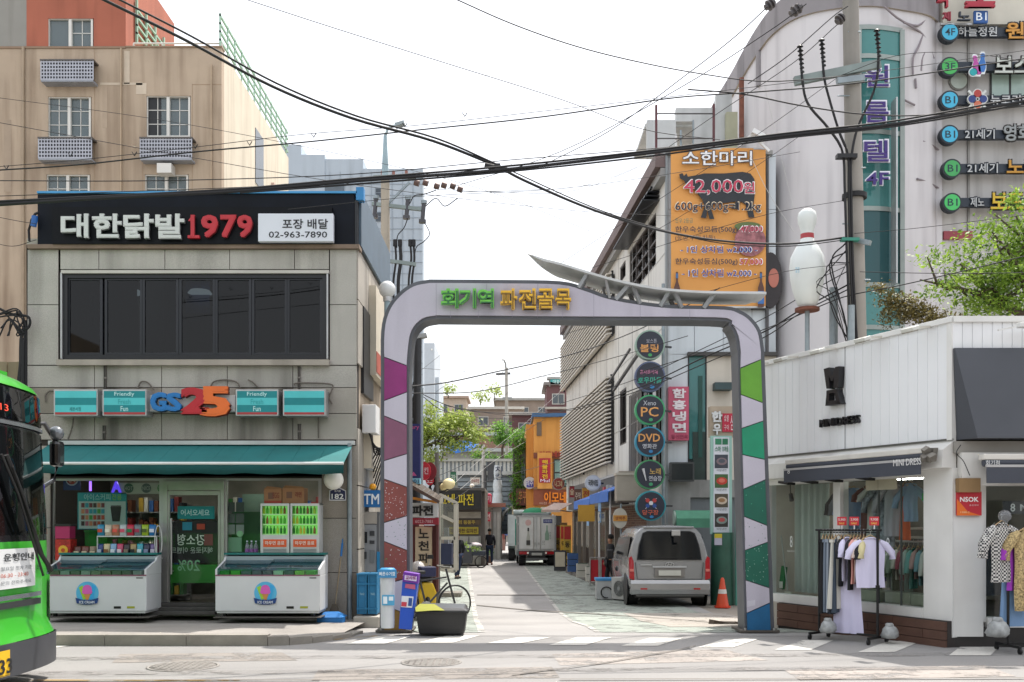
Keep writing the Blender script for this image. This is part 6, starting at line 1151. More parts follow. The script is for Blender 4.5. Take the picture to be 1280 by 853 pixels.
# dark vine stains (dead creeper) on the curved wall
vn = MB()
for pts in [[(1104,10),(1120,24),(1140,36),(1152,45),(1160,60),(1166,75)],[(1128,30),(1146,34),(1158,24)],[(1152,45),(1147,60),(1140,75),(1140,96)],[(1160,60),(1152,72),(1150,90)],[(1152,178),(1162,182),(1173,190)],[(1130,127),(1142,133)],[(1145,225),(1158,229),(1176,239)],[(1143,100),(1144,112)]]:
    q = [P(x, y, 25.9+max(0,(x-1085)/85)**2*.95)-Vector((hx,hy+.07,gz(27))) for x, y in pts]; vn.tube(spline(q, 3), .028, 5)
HT.part('dead_creeper', vn, mat('creeper_grey', '#8b8388', .9), kind='stuff')
HT.part('porthole', MB().disc(HT.f.px(1197.5,102,-.1)[0], HT.f.px(1197.5,102,-.1)[1], .26, -.14, -.09, 28), C('#77756f')); HT.part('porthole', MB().disc(HT.f.px(1197.5,102,-.1)[0], HT.f.px(1197.5,102,-.1)[1], .22, -.16, -.14, 28), C('#b3bdb4', .3)); 
wo = HT.bx('window', 1238, 86, 1300, 122, -.15, -.1, C('#3a3d3c')); HT.bx('pane', 1240, 91, 1261, 120, -.16, -.15, C('#9fb4ac', .2), parent=wo); HT.bx('pane', 1264, 91, 1298, 120, -.16, -.15, C('#9fb4ac', .2), parent=wo)
HT.bx('conduit', 1210, 35, 1212.5, 300, -.16, -.1, C('#8b8986')); HT.bx('red_panel', 1180, 289, 1216, 299, -.18, -.1, C('#8f3a44'))
for x, y, r_ in ((948,88,.2),(955,85,.0)):
    if r_: HT.part('pipe_vent', MB().cyl((P(x,y,28.6).x-hx,28.5-hy,P(x,y,28.6).z-gz(27)-.5),(P(x,y,28.6).x-hx,28.5-hy,P(x,y,28.6).z-gz(27)+.5),.1), CB_)
# vertical purple sign characters, standing off the glass
t = Thing('vertical_sign', 'purple vertical Korean letters and 4F with white outline on the teal glass strip', 'sign', (9.9, 25.6, 8))
for ch, y0, y1 in (('원',82,109),('룸',127,154),('텔',175.5,203),('4F',215.5,232)):
    x0, x1 = (1079.5,1111) if ch != '4F' else (1082,1111)
    t.text('letter_outline', ch, x0-1, y0-1, x1+1, y1+1, .02, C('#dcdce6'), .05, .04); t.text('letter', ch, x0+.6, y0+.6, x1-.6, y1-.6, -.02, C('#38206e'), .012, .03)
t.part('bracket', MB().box(.0,.04,.05,.4,-.3,4.5), ALU)
# stacked floor signs
rows = [(40,'4F','#3fa9cc','하늘정원',1197,1246,'원',1257,1279,'#c08a3a',None),(83,'3F','#3fa653','',0,0,'보스',1243,1290,'#b5bab4','pins'),(125,'B1','#3fa9cc','뉴코리아',1238,1290,'',0,0,'','balls'),(168,'B1','#3fa9cc','21세기',1206,1243,'영화',1254,1290,'#8a8f90',None),(210.5,'B1','#3f9f58','21세기',1209,1247,'노래',1258,1300,'#b8862c',None),(253,'B1','#44b862','제노',1213,1230,'보드',1238,1280,'#c9a82a',None)]
for i, (yc, fl, cc, s1, xa, xb, s2, xc, xd, c2, pic) in enumerate(rows):
    t = Thing('floor_sign', ['top floor sign bar with a light blue 4F disc on the pale facade','floor sign bar with a green 3F disc and bowling pins picture','floor sign bar with a blue disc and crossed billiard balls picture','floor sign bar with a blue B1 disc and grey white letters','floor sign bar with a darker green B1 disc and gold letter','lowest floor sign bar with a bright green B1 disc beside the tree'][i], 'sign', P(1230, yc+8, 26.6), group='floor signs on the pale facade')
    t.bx('bar', 1186, yc-5.5, 1300, yc+5.5, -.02, .12, mat('sign_bar', '#222c38', .5, var=.1)); x0 = 1187.5 if i < 4 else 1190.5
    c_ = t.f.px(x0, yc, -.2); t.part('disc_rim', MB().disc(c_[0], c_[1], .255, -.19, 0, 32), C('#1d262e')); t.part('disc', MB().disc(c_[0], c_[1], .21, -.2, -.19, 32), C(cc)); t.text('disc_print', fl, x0-6, yc-4.5, x0+6.5, yc+4.5, -.2, C('#17303c'), .01, .004)
    if s1: t.text('letter_backing', s1, xa-1, yc-7.5, xb+1, yc+7.5, -.03, C('#1b222c'), .1, .02); t.text('lettering', s1, xa, yc-6, xb, yc+6, -.06, C('#b9bcbe'), .02, .01)
    if s2: t.text('letter_backing', s2, xc-1, yc-13, xd+1, yc+10.5, -.04, C('#241e18'), .1, .03); t.text('lettering', s2, xc, yc-11.5, xd, yc+9, -.09, C(c2), .03, .03)
    if pic == 'pins':
        for px, py, c3, tl in ((1220,82,'#b04a9a',-.3),(1227.5,79,'#2f6ab0',.15)):
            a_ = t.f.px(px, py, -.1); 
            for rr, cm, vv in ((1.22,'#dfe4e6',-.1),(1,c3,-.12)):
                pts = [(.07*rr,-.24),(.1*rr,-.15),(.1*rr,-.04),(.05*rr,.1),(.06*rr,.2),(.035*rr,.25),(-.035*rr,.25),(-.06*rr,.2),(-.05*rr,.1),(-.1*rr,-.04),(-.1*rr,-.15),(-.07*rr,-.24)]; t.part('pin_picture', MB().prism([(a_[0]+x+z*tl*.5, a_[1]+z*rr) for x, z in pts], vv, vv+.02), C(cm))
        a_ = t.f.px(1216, 91, -.1); t.part('ball_picture', MB().disc(a_[0], a_[1], .12, -.12, -.1, 20), C('#dfe4e6')); t.part('ball_picture', MB().disc(a_[0], a_[1], .095, -.14, -.12, 20), C('#1c9aa0'))
    if pic == 'balls':
        for s_ in (-1,1): a_ = t.f.px(1221-11*s_, yc-11, -.1); b_ = t.f.px(1221+11*s_, yc+11, -.1); t.part('cue_picture', MB().bar((a_[0],-.1,a_[1]),(b_[0],-.1,b_[1]),.06), C('#cfd2cf'))
        for dx, dy, c3 in ((0,-7,'#a83a34'),(0,7,'#c06a50'),(-7,0,'#263a78'),(7,0,'#263a78')): a_ = t.f.px(1221+dx, yc+dy, -.1); t.part('ball_picture', MB().disc(a_[0], a_[1], .125, -.15, -.1, 18), C('#cfd2cf')); t.part('ball_picture', MB().disc(a_[0], a_[1], .1, -.16, -.15, 18), C(c3))
t = Thing('name_sign', 'red rounded letters with blue B1 badge at the top right corner of the facade', 'sign', P(1200, 30, 26.4)); t.text('lettering', '제', 1177.5, 16, 1187.5, 27, -.06, C('#8f2a3a'), .05, .06); t.text('lettering', '노', 1196, 16, 1212, 27, -.06, C('#3a3f48'), .04, .06); t.text('letter', '나', 1170, -16, 1186, 11, -.1, C('#a3283a'), .06, .1); t.text('letter', '노', 1205, -22, 1242, 11, -.1, C('#a3283a'), .08, .1); t.bx('badge', 1217.5, 13, 1235.5, 29, -.08, 0, C('#24508f'), bevel=.03); t.text('badge_print', 'B1', 1220, 16, 1233, 26, -.08, C('#dde4ec'), .02, .01); t.bx('rail', 1176, 29, 1230, 31, 0, .06, ALU)
# giant bowling pin on a pole
t = Thing('bowling_pin', 'giant white bowling pin with a red neck band standing on a pole', 'bowling pin', (P(1009,0,17.3).x, 17.3, gz(17.3)))
s_ = 17.3/F; cy = lambda y: H+(HY-y)*s_-gz(17.3)
prof = [(385,8.5),(380,12.5),(365,17.5),(350,20.5),(335,21.8),(322,20.5),(310,14.5),(302,8.8),(296,7.6),(288,8),(280,11),(272,11.8),(266,10.5),(262,5.5),(261,.01)]
t.part('pin', MB().lathe([(r_*s_, cy(y)) for y, r_ in prof], (0,0,0), 28), mat('pin_white', '#d5dad8', .35, var=.04, coat=.2, streak=.1)); t.part('neck_band', MB().lathe([(8.3*s_, cy(299)),(8.2*s_, cy(293))], n=28), C('#a83a40')); t.part('plate', MB().cyl((0,0,cy(389)),(0,0,cy(385.5)),15*s_, n=20), RUST); t.part('pole', MB().cyl((0,0,.3),(0,0,cy(389)),3*s_), GALV); t.text('print', '볼링', -.27,cy(345),-.2,cy(338), -.22, C('#7fb0c8'), .0, .004, local=True)
# ---------------------------------------------------------------- leaves helper
def leafmat(name, c1, c2, tr=.35):
    m = bpy.data.materials.new(name); m.use_nodes = True; n = m.node_tree.nodes; l = m.node_tree.links; b = n['Principled BSDF']; b.inputs['Roughness'].default_value = .55
    a = n.new('ShaderNodeAttribute'); a.attribute_name = 'tone'; mx = n.new('ShaderNodeMixRGB'); mx.inputs[1].default_value = (*hexc(c1), 1); mx.inputs[2].default_value = (*hexc(c2), 1)
    l.new(a.outputs['Fac'], mx.inputs[0]); l.new(mx.outputs[0], b.inputs['Base Color']); t = n.new('ShaderNodeBsdfTranslucent'); l.new(mx.outputs[0], t.inputs[0]); ms = n.new('ShaderNodeMixShader'); ms.inputs[0].default_value = tr
    l.new(b.outputs[0], ms.inputs[1]); l.new(t.outputs[0], ms.inputs[2]); l.new(ms.outputs[0], n['Material Output'].inputs[0]); return m
def leaves(clumps, n, size, seed=0, flat=.5):
    """clumps: (x,y,z,rx,ry,rz); leaf quads spread through them, denser on small twiggy sub-clumps"""
    r_ = np.random.default_rng(seed); cl = np.array(clumps); wgt = (cl[:,3]*cl[:,4]*cl[:,5]); wgt = wgt/wgt.sum()
    ns = max(40, n//14); idx = r_.choice(len(cl), ns, p=wgt); d = r_.normal(size=(ns,3)); d /= np.linalg.norm(d, axis=1)[:,None]; rad = r_.random(ns)**.45
    sub = cl[idx,:3]+d*rad[:,None]*cl[idx,3:6]; k = r_.integers(0, ns, n); c = sub[k]+r_.normal(size=(n,3))*size*np.array([2.6,2.6,1.5])
    nr = r_.normal(size=(n,3)); nr[:,2] = np.abs(nr[:,2])+flat; nr /= np.linalg.norm(nr, axis=1)[:,None]; a = np.cross(nr, r_.normal(size=(n,3))); a /= np.linalg.norm(a, axis=1)[:,None]; b = np.cross(nr, a)
    s_ = size*(.45+1.1*r_.random(n)**1.5)[:,None]; v = np.stack([c-a*s_, c+b*s_*.45, c+a*s_, c-b*s_*.45], 1).reshape(-1,3)
    me = bpy.data.meshes.new('crown'); me.vertices.add(4*n); me.vertices.foreach_set('co', v.astype(np.float32).ravel()); me.loops.add(4*n); me.loops.foreach_set('vertex_index', np.arange(4*n, dtype=np.int32)); me.polygons.add(n); me.polygons.foreach_set('loop_start', np.arange(0,4*n,4,dtype=np.int32)); me.update(calc_edges=True)
    at = me.attributes.new('tone', 'FLOAT', 'POINT'); tn = np.repeat(np.clip(r_.random(n)*.4+r_.random(ns)[k]*.85-.15, 0, 1), 4).astype(np.float32); at.data.foreach_set('value', tn); return me
LF1 = leafmat('leaf_fresh', '#3f6119', '#a8c850', .38); LF2 = leafmat('leaf_brown', '#4a4524', '#7f7440', .2); LF3 = leafmat('leaf_ivy', '#2f5a1e', '#7fb040', .35); LF4 = leafmat('leaf_far', '#6a7e34', '#b8c868', .45); BARK = mat('bark', '#4f443a', .9, var=.25, scale=8, bump=.4)
def tree(lab, base, tops, clumps, n, size, m_, seed, r0=.16, name='street_tree'):
    t = Thing(name, lab, 'tree', base); b = Vector(base); tr = MB()
    fork = Vector(tops[0])-b
    tr.tube([(0,0,0), fork*.3+Vector((.08,0,0)), fork*.65+Vector((-.05,0,0)), fork], [r0, r0*.8, r0*.7, r0*.6], 8)
    for q in tops[1:]:
        e = Vector(q)-b; m1 = fork.lerp(e, .5)+Vector((random.uniform(-.2,.2), random.uniform(-.2,.2), .12)); tr.tube(spline([fork, m1, e], 4), [r0*.5*(1-i/10) for i in range(9)], 6)
        for _ in range(7):
            s_ = fork.lerp(e, random.uniform(.3,.97)); tr.tube([s_, s_+Vector((random.uniform(-.6,.6), random.uniform(-.4,.4), random.uniform(.0,.5)))], [r0*.2, r0*.07], 5)
    t.part('trunk', tr, BARK); me = leaves([(c[0]-b.x, c[1]-b.y, c[2]-b.z, *c[3:]) for c in clumps], n, size, seed); me.materials.append(m_); t.part('crown', me, m_); return t
def CL(px, py, Y, r, ry=None, rz=None): p = P(px, py, Y); return (p.x, p.y, p.z, r, ry or r, rz or r*.7)
tree('fresh green leafy tree rising behind the white dress shop at the right edge', (9.4, 18.6, 0), [P(1290,400,18.6), P(1200,330,18.2), P(1240,290,18.4), P(1150,350,18.2), P(1270,270,18.4)],
     [CL(1268,250,18.4,.28,.3,.2), CL(1275,295,18.4,.5), CL(1235,285,18.2,.38,.4,.22), CL(1212,312,18.3,.5,.6,.22), CL(1165,322,18.2,.4,.4,.14), CL(1185,352,18,.5,.5,.2), CL(1235,345,18.4,.75,.7,.4), CL(1270,350,18.6,.7,.8,.6), CL(1215,378,18.3,.55,.6,.22), CL(1150,366,18,.3,.4,.12), CL(1250,385,18.5,.6,.7,.3), CL(1290,300,18.7,.6,.8,.8)], 11000, .042, LF1, 3, .14)
t = Thing('conifer_shrub', 'brownish drooping conifer behind the white parapet beside the utility pole', 'tree', (7.6,17.6,0)); tr = MB(); tr.tube([(0,0,0),(.05,0,3.5),(-.3,0,4.6)], [.1,.07,.03], 6); t.part('trunk', tr, BARK)
b = Vector((7.6,17.6,0)); me = leaves([(c[0]-b.x,c[1]-b.y,c[2]-b.z,*c[3:]) for c in [CL(1100,362,17.5,.16,.2,.1),CL(1118,375,17.5,.25,.3,.16),CL(1135,388,17.5,.35,.3,.22),CL(1160,398,17.5,.35,.3,.18),CL(1180,402,17.5,.25,.3,.12),CL(1110,395,17.4,.1,.2,.25)]], 5000, .03, 5); me.materials.append(LF2); t.part('crown', me, LF2)
tree('loose light green tree leaning over the left side of the alley', (*onground(524,36).xy, gz(36)), [P(528,560,36), P(545,525,36), P(575,520,36.5), P(600,545,36), P(560,555,36)],
     [CL(537,512,36,.35,.8,.25), CL(548,535,36,.6,1,.4), CL(572,527,36.5,.65,1,.35), CL(592,543,36,.5,.8,.3), CL(604,538,37,.2,.5,.15), CL(538,570,36,.4,.8,.35), CL(566,555,36,.6,1,.22), CL(530,540,36,.3,.8,.8), CL(585,520,36.5,.3,.5,.12), CL(597,560,36,.25,.4,.15)], 7500, .062, LF4, 8, .12)
tree('small round green tree in front of the hillside houses', (*onground(630,95).xy, gz(95)), [P(628,560,95), P(634,535,95)], [CL(626,536,95,.7,1,.6), CL(631,548,95,.6,1,.5), CL(622,550,95,.5,.8,.5)], 1600, .13, LF3, 9, .2)
tree('dark green tree on the hillside left of the orange building', (*onground(650,98).xy, gz(98)), [P(652,560,98), P(655,545,98)], [CL(652,543,98,.7,1,.5), CL(642,575,96,1.2,1,.5), CL(656,572,98,.8,1,.8), CL(664,536,98,.4,.6,.4)], 2200, .14, LF3, 10, .2)
tree('dark wooded clump filling the far end of the alley', (*onground(612,97).xy, gz(97)), [P(610,600,97), P(612,585,97)], [CL(600,572,97,1.0,1,.5), CL(622,578,96,1.1,1,.6), CL(640,590,92,.8,1,.8), CL(590,582,97,.8,1,.4)], 2600, .13, LF3, 11, .2)
for i, (px, py) in enumerate([(560,486),(600,495),(618,488)]): tree(['small rooftop tree on the far left skyline','tiny rooftop shrub on the skyline','small tree on the far skyline behind the houses'][i], P(px,py+12,150), [P(px,py+4,150), P(px+3,py,150)], [CL(px,py,150,.8+.3*(i == 2),1,.6), CL(px+4,py+3,150,.5,.6,.5)], 260, .22, LF4, 30+i, .1)
# ---------------------------------------------------------------- far hillside houses
BRK = mat('brick_dull', '#93857a', .9, var=.1, scale=1, fine=.2); BRP = mat('brick_purple', '#6e4f50', .9, var=.12, scale=1, fine=.2); GRC = mat('roof_conc', '#9b9a96', .9, var=.1)
def house(lab, Y, px0, py0, px1, m_, floors, roof, win=True, dep=8, base=None, ws=2):
    t = Thing('hillside_house', lab, 'house', (P((px0+px1)/2,0,Y).x, Y, gz(Y)-1.5)); t.bx('wall', px0, py0, px1, 668, 0, dep, m_); r_ = t.rect(px0, py0, px1, 660); w_ = (r_[1]-r_[0])
    ro = t.part('roof', MB().box(r_[0]-.4, r_[1]+.4, -.5, dep+.4, r_[3], r_[3]+.35), roof)
    if win:
        for k in range(floors):
            z = r_[3]-1.0-k*3.0; n_ = max(1, int(w_/ws/1.25))
            for j in range(n_):
                x = r_[0]+(j+.5)*w_/n_; wo = t.part('window', MB().box(x-.75, x+.75, -.1, -.0, z-1.3, z), C('#b7b4ac')); t.part('pane', MB().box(x-.65,x-.03,-.12,-.1,z-1.2,z-.1), C('#4b5256', .2), parent=wo); t.part('pane', MB().box(x+.03,x+.65,-.12,-.1,z-1.2,z-.1), C('#4b5256', .2), parent=wo)
            t.part('balcony_slab', MB().box(r_[0]-.2, r_[1]+.2, -.6, 0, z-1.9, z-1.65), C('#a9a49a'))
    return t
house('long brown brick house with a flat grey roof high on the hillside', 155, 620, 501, 690, BRK, 3, GRC)
house('low brown house with pale eaves in the middle of the hillside', 140, 588, 512, 652, BRK, 2, C('#b5b2aa'))
house('brown house with a long white balcony line left of the orange building', 130, 640, 519, 700, BRP, 2, C('#bdbab2'))
house('dark purple brick tower house with a teal topped room on the skyline', 120, 683.5, 482, 712, BRP, 3, C('#77706c'))
t = Thing('rooftop_sign', 'teal rooftop sign box on the purple brick tower house', 'sign', P(697,483,119.5)); t.bx('board', 688, 473, 712, 480.5, 0, 1, C('#3a9a9a')); t.bx('post', 684, 471.5, 712, 474, -.1, 1.2, GRC); t.text('lettering', '대흥교회', 691, 475, 708, 479.5, 0, C('#bfe2dd'), .02, .02); t.bx('post', 686, 474, 688, 483, .2, .5, GRC)
house('pale flat roofed house behind the leaning tree', 165, 545, 498, 583, mat('house_beige', '#b8a898', .9), 1, C('#a58f80'))
house('reddish low house below the hillside trees', 112, 560, 545, 636, mat('house_red', '#8c6a5c', .9, var=.1), 1, C('#8f9494'), ws=3)
house('grey low house with a blue sheet on its roof', 104, 555, 565, 645, mat('house_grey', '#8d8c84', .9, var=.1), 1, C('#a9adac'), ws=3)
single('tarpaulin', 'bright blue tarpaulin slumped on the low grey roof', 'tarpaulin', MB().add([(-1.6,0,.9),(.2,-.2,1.1),(1.7,0,.8),(1.0,-.6,.1),(-.6,-.7,-.2),(-1.5,-.5,.3),(0,-.5,.6)], [(0,1,6),(1,2,6),(2,3,6),(3,4,6),(4,5,6),(5,0,6)]), C('#2f6fc0', .6), P(577,565,98))
# ---------------------------------------------------------------- middle alley buildings
COR = mat('corrugated_grey', '#8f9aa2', .55, .2, var=.1, scale=2, streak=.3); CORW = mat('corrugated_white', '#b9bbb8', .55, .2, var=.08, scale=2, streak=.3)
def shed(lab, Y, px0, py0, px1, m_, roofm, vert=False, pyb=668, slats=True):
    t = Thing('corrugated_shed', lab, 'shed', (P((px0+px1)/2,0,Y).x, Y, gz(Y))); t.bx('wall', px0, py0, px1, pyb, .05, 5, C('#767e84')); r_ = t.rect(px0, py0, px1, pyb); mb = MB()
    n_ = int((r_[1]-r_[0])/.35) if vert else int((r_[3]-max(0,r_[2]))/.3)
    for i in range(n_):
        if vert: a_ = r_[0]+i*.35; mb.box(a_, a_+.22, -.03, .05, r_[2], r_[3])
        else: a_ = max(0,r_[2])+i*.3; mb.box(r_[0], r_[1], -.03, .05, a_, a_+.22)
    t.part('corrugation', mb, m_, kind='stuff'); t.part('roof_edge', MB().box(r_[0]-.15, r_[1]+.15, -.3, .4, r_[3], r_[3]+.22), roofm); return t
shed('pale ribbed metal shed roof band across the end of the alley', 88, 530, 577, 668, mat('corrugated_pale', '#a9aaa4', .6, .1, var=.1, streak=.3), C('#9a9a92'), True, 600)
shed('wide grey slatted metal building above the black restaurant sign', 62, 572, 594, 668, COR, C('#c9cbc8'))
t = Thing('restaurant', 'small restaurant under the long black sign on the left of the alley', 'building', (P(580,0,46).x, 46, gz(46))); t.bx('wall', 552, 614, 606, 711, .3, 6, C('#57514b')); t.bx('roof_slab', 552, 610, 606, 614, 0, 6, C('#6a6660')); 
for q, c_ in [((560,640,601,648),'#9a958a'),((560,650,601,656),'#5a4a34'),((561,659,598,668),'#a99a2a'),((560,670,601,706),'#8c8d86')]: t.bx('shop_panel', *q, .2, .3, C(c_))
for k in range(3): t.bx('shutter', 561+k*13, 671, 572+k*13, 706, .14, .2, C('#9fa19a'))
t.text('print', '막걸리 동동주', 563, 650.5, 594, 655.5, .2, C('#c8b04a'), .02, .02); t.text('print', '해물파전 감자전', 563, 661, 596, 666.5, .2, C('#5a3a1c'), .02, .02)
S = Thing('restaurant_sign', 'long black restaurant sign with yellow handwritten Korean letters', 'sign', (P(575,0,45.4).x, 45.4, 2.5)); S.bx('board', 545, 613, 602, 637, 0, .3, mat('sign_black', '#1f1e1e', .5, var=.1)); S.text('lettering', '그네 파전', 549, 617.5, 592, 632, 0, C('#d3c02e'), .02, .05)
t = Thing('small_building', 'pale plank fronted shop right of the black restaurant sign', 'building', (P(622,0,55).x, 55, gz(55))); t.bx('wall', 602, 632, 626, 706, 0, 8, C('#a9a8a0')); t.bx('eave', 600, 629, 632, 634, -.5, .5, C('#8a5a4a'))
for k in range(5): t.bx('plank', 603.5+k*4.4, 640, 607+k*4.4, 700, -.05, 0, C('#bab9b2'))
for q in [(601,636,603,706),(614,636,616,706)]: t.bx('post', *q, -.25, -.02, C('#6e6a64'))
t = Thing('restaurant_sign', 'small rounded crimson sign on the eave right of the black sign', 'sign', (P(609,0,54).x, 54, 2.6)); t.bx('box', 602, 617, 614.5, 630.5, -.1, .25, C('#b02a44'), bevel=.1); t.text('lettering', '고기', 604, 620, 613, 627.5, -.1, C('#e0c8cc'), .02, .02)
t = Thing('banner_sign', 'tall white balloon like banner column with blue Korean letters at the alley end', 'sign', onground(622, 58)); r_ = t.rect(614,582,630,640); 
for (y0, y1, w_) in ((582,600,5),(600,616,6),(616,640,7)): t.part('column', MB().lathe([(w_/F*58*.8, t.f.px(0,y1)[1]),(w_/F*58, (t.f.px(0,y1)[1]+t.f.px(0,y0)[1])/2),(w_/F*58*.8, t.f.px(0,y0)[1])], n=14), C('#c9d2d8')); 
t.text('lettering', '치\n킨', 619, 583, 628, 600, -.45, C('#22324f'), .03, .02); t.text('lettering', '생맥주', 613, 632, 631, 639, -.5, C('#2a62a0'), .02, .02); t.part('pole', MB().cyl((0,0,0),(0,0,t.f.px(0,640)[1]),.08), GALV)
# ivy building and orange building
t = Thing('ivy_building', 'narrow building wrapped in ivy next to the orange restaurant', 'building', (P(650,0,57.8).x, 57.8, gz(58))); t.bx('wall', 641, 560, 657, 700, .2, 4, C('#5a5a52')); t.bx('window', 651.5, 580, 656.5, 608, .1, .2, C('#6f8a8c', .2)); t.bx('window_frame', 653.5, 580, 654.2, 608, .05, .1, C('#3a3f3c'))
r_ = t.rect(642, 552, 652, 640); me = leaves([((r_[0]+r_[1])/2, -.05, z, .26+.08*math.sin(z*2), .25, .5) for z in np.linspace(r_[2]+.2, r_[3]+.1, 8)]+[((r_[0]+r_[1])/2+.4, -.05, r_[3]-.2, .45, .3, .3)], 3600, .065, 12); me.materials.append(LF3); t.part('ivy', me, LF3)
t.bx('sign_panel', 645, 611, 668, 632, -.3, 0, C('#6a3f34')); t.bx('sign_panel', 664, 611, 667.5, 632, -.34, -.3, C('#cfcac4')); t.text('lettering', '쭈꾸미', 648, 614, 663, 629, -.3, C('#c98a5a'), .02, .05)
OR = mat('orange_wall', '#d4984e', .85, var=.07, scale=.7, streak=.3, dirt='#8a4a1a')
OB = Thing('orange_building', 'bright orange two storey restaurant with a flat blue roof edge', 'building', (P(690,0,56).x, 56, gz(56))); OB.bx('wall', 667.5, 521, 716, 705, 0, 8, OR); OB.bx('roof_edge', 665, 516.5, 716, 521, -.3, 8.2, C('#3f6690')); OB.bx('brown_band', 667, 566, 716, 573, -.08, 0, C('#7a4634')); OB.part('wall', MB().box(OB.f.px(658,0)[0], OB.f.px(667.5,0)[0], 1.2, 8, 0, OB.f.px(0,528)[1]), OR)
OB.bx('window', 692, 574, 712, 609, -.05, 0, C('#3c3f3e')); 
for q in [(693.5,576,701,590),(703,576,711,590),(693.5,592,701,607),(703,592,711,607)]: OB.bx('pane', *q, -.07, -.05, C('#7fa09c', .2))
OB.bx('window', 671, 528, 677, 545, -.05, 0, C('#6a5a4a')); OB.bx('door', 692, 645, 702, 690, -.05, 0, C('#2b2724')); OB.bx('door_frame', 690, 643, 692, 690, -.08, 0, C('#c9c4bc')); OB.bx('sign_panel', 667, 612, 716, 632, -.3, 0, C('#8a4a30')); OB.text('lettering', '이모네', 680, 615, 708, 629, -.3, C('#f08a28', .4), .04, .08); OB.text('lettering', '파전 동동주', 674, 628, 700, 631, -.3, C('#c9a08a'), .01, .02)
OB.text('lettering', '이모네파전', 674, 564, 712, 572, -.08, C('#a8402c'), .04, .05); OB.bx('ledge', 667, 609, 716, 612, -.35, 0, C('#8a6a4a'))
t = Thing('vertical_sign', 'vertical red sign with yellow Korean letters on an orange box', 'sign', (P(681,0,55.5).x, 55.5, 4)); t.bx('box', 672, 566, 690, 611, -.1, .4, OR); t.bx('board', 674, 573, 688, 603.5, -.14, -.1, C('#a82434'));
for k, ch in enumerate('해물파전'): t.text('letter', ch, 677.5, 575+k*6, 684.5, 580.3+k*6, -.14, C('#e8bc30'), .04, .03)
t.text('letter', 'Mul', 675.5, 599, 687, 603, -.14, C('#e0d0e0'), .02, .03)
for i, (px, py, r_, Y, c0, c1, s1, lab) in enumerate([(698,605,7.8,50,'#9a8a84','#8a3028','나그네','round brick red sign hanging at the orange building corner'),(643,621,6.6,60,'#8a6a60','#7a3830','전','small round brick red sign left of the ivy shop'),(662,604,7.5,57,'#c9cdd0','#4a52a8','맥주','round white and blue disc sign beside the ivy'),(741,604,10,31.5,'#b9bdc4','#c5cad2','국화네집','pale semicircular shop sign over the blue awning')]):
    t = Thing('round_shop_sign', lab, 'sign', P(px, py, Y)); s_ = Y/F; t.part('disc', MB().disc(0, 0, r_*s_, -.08, .1, 28), C(c0)); t.part('face', MB().disc(0, 0, r_*s_*.86, -.1, -.08, 28), C(c1)) if i != 2 else t.part('face', MB().box(-r_*s_*.5, r_*s_*.8, -.1, -.08, -.25, .12), C(c1))
    t.text('print', s1, -r_*s_*.6, -.16*Y/50, r_*s_*.6, .16*Y/50, -.1, C('#d8c49a' if i < 2 else ('#dfe4f0' if i == 2 else '#23262c')), .01, .02, local=True); t.part('bracket', MB().bar((0,.05,0),(r_*s_*1.4,.3,0),.05), DARKF)
# awnings down the right side
def shopawn(lab, px0, px1, py0, py1, Y, c_, proj=1.2, dx=0):
    a_ = P(px0, py0, Y); b_ = P(px1, py0, Y); t = Thing('shop_awning', lab, 'awning', ((a_.x+b_.x)/2, Y, a_.z)); w_ = (b_.x-a_.x)/2; h_ = (py1-py0)/F*Y; m_ = C(c_, .7, var=.1); n_ = 6
    for k in range(n_):
        u0_, u1_ = -w_+2*w_*k/n_, -w_+2*w_*(k+1)/n_; t.part('fabric', MB().add([(u0_,0,0),(u1_-.01,0,0),(u1_-.01-dx,-proj,-h_*.75),(u0_-dx,-proj,-h_*.75),(u0_,0,-.02),(u1_-.01,0,-.02),(u1_-.01-dx,-proj,-h_*.77),(u0_-dx,-proj,-h_*.77)], [(0,3,2,1),(4,5,6,7),(0,1,5,4),(1,2,6,5),(2,3,7,6),(3,0,4,7)]), m_)
    t.part('valance', MB().box(-w_-dx, w_-dx, -proj-.02, -proj, -h_, -h_*.76), m_); t.part('arm', MB().bar((-w_*.8,0,-h_*.9),(-w_*.8-dx,-proj,-h_*.8),.04), ALU); t.part('arm', MB().bar((w_*.8,0,-h_*.9),(w_*.8-dx,-proj,-h_*.8),.04), ALU); return t
shopawn('beige striped awning under the ivy shop sign', 640, 669, 633, 647, 58, '#a3977a'); shopawn('blush pink awning in front of the orange building', 693, 716, 629, 641, 42, '#bfa79c', 1.5, .6)
AB = C('#3f6fc0', .7)
def ralley(Y): return 4.23-.06*(Y-27)     # x of the alley wall
t = Thing('shop_awning', 'bright blue double awning over the brick restaurant on the right of the alley', 'awning', (ralley(33), 33, gz(33)+3.0), AA)
for k, (ya, yb, sh_) in enumerate([(-4.6,-.4,0),(-.3,3.6,.12)]):
    for q in range(7):
        a0 = ya+(yb-ya)*q/7; a1 = ya+(yb-ya)*(q+1)/7-.01; t.part('fabric', MB().add([(a0,0,.25+sh_),(a1,0,.25+sh_),(a1,-1.25,-.2+sh_),(a0,-1.25,-.2+sh_),(a0,0,.23+sh_),(a1,0,.23+sh_),(a1,-1.25,-.22+sh_),(a0,-1.25,-.22+sh_)], [(0,3,2,1),(4,5,6,7),(0,1,5,4),(1,2,6,5),(2,3,7,6),(3,0,4,7)]), AB)
    t.part('valance', MB().box(ya, yb, -1.27, -1.25, -.5+sh_, -.2+sh_), AB)
for y_, z_ in ((-3.5,-.9),(-1.2,-1.1),(1.5,-1.0)): t.part('side_flap', MB().box(y_, y_+.5, -1.24, -1.22, z_, -.2), C('#7fa3c8', .7))
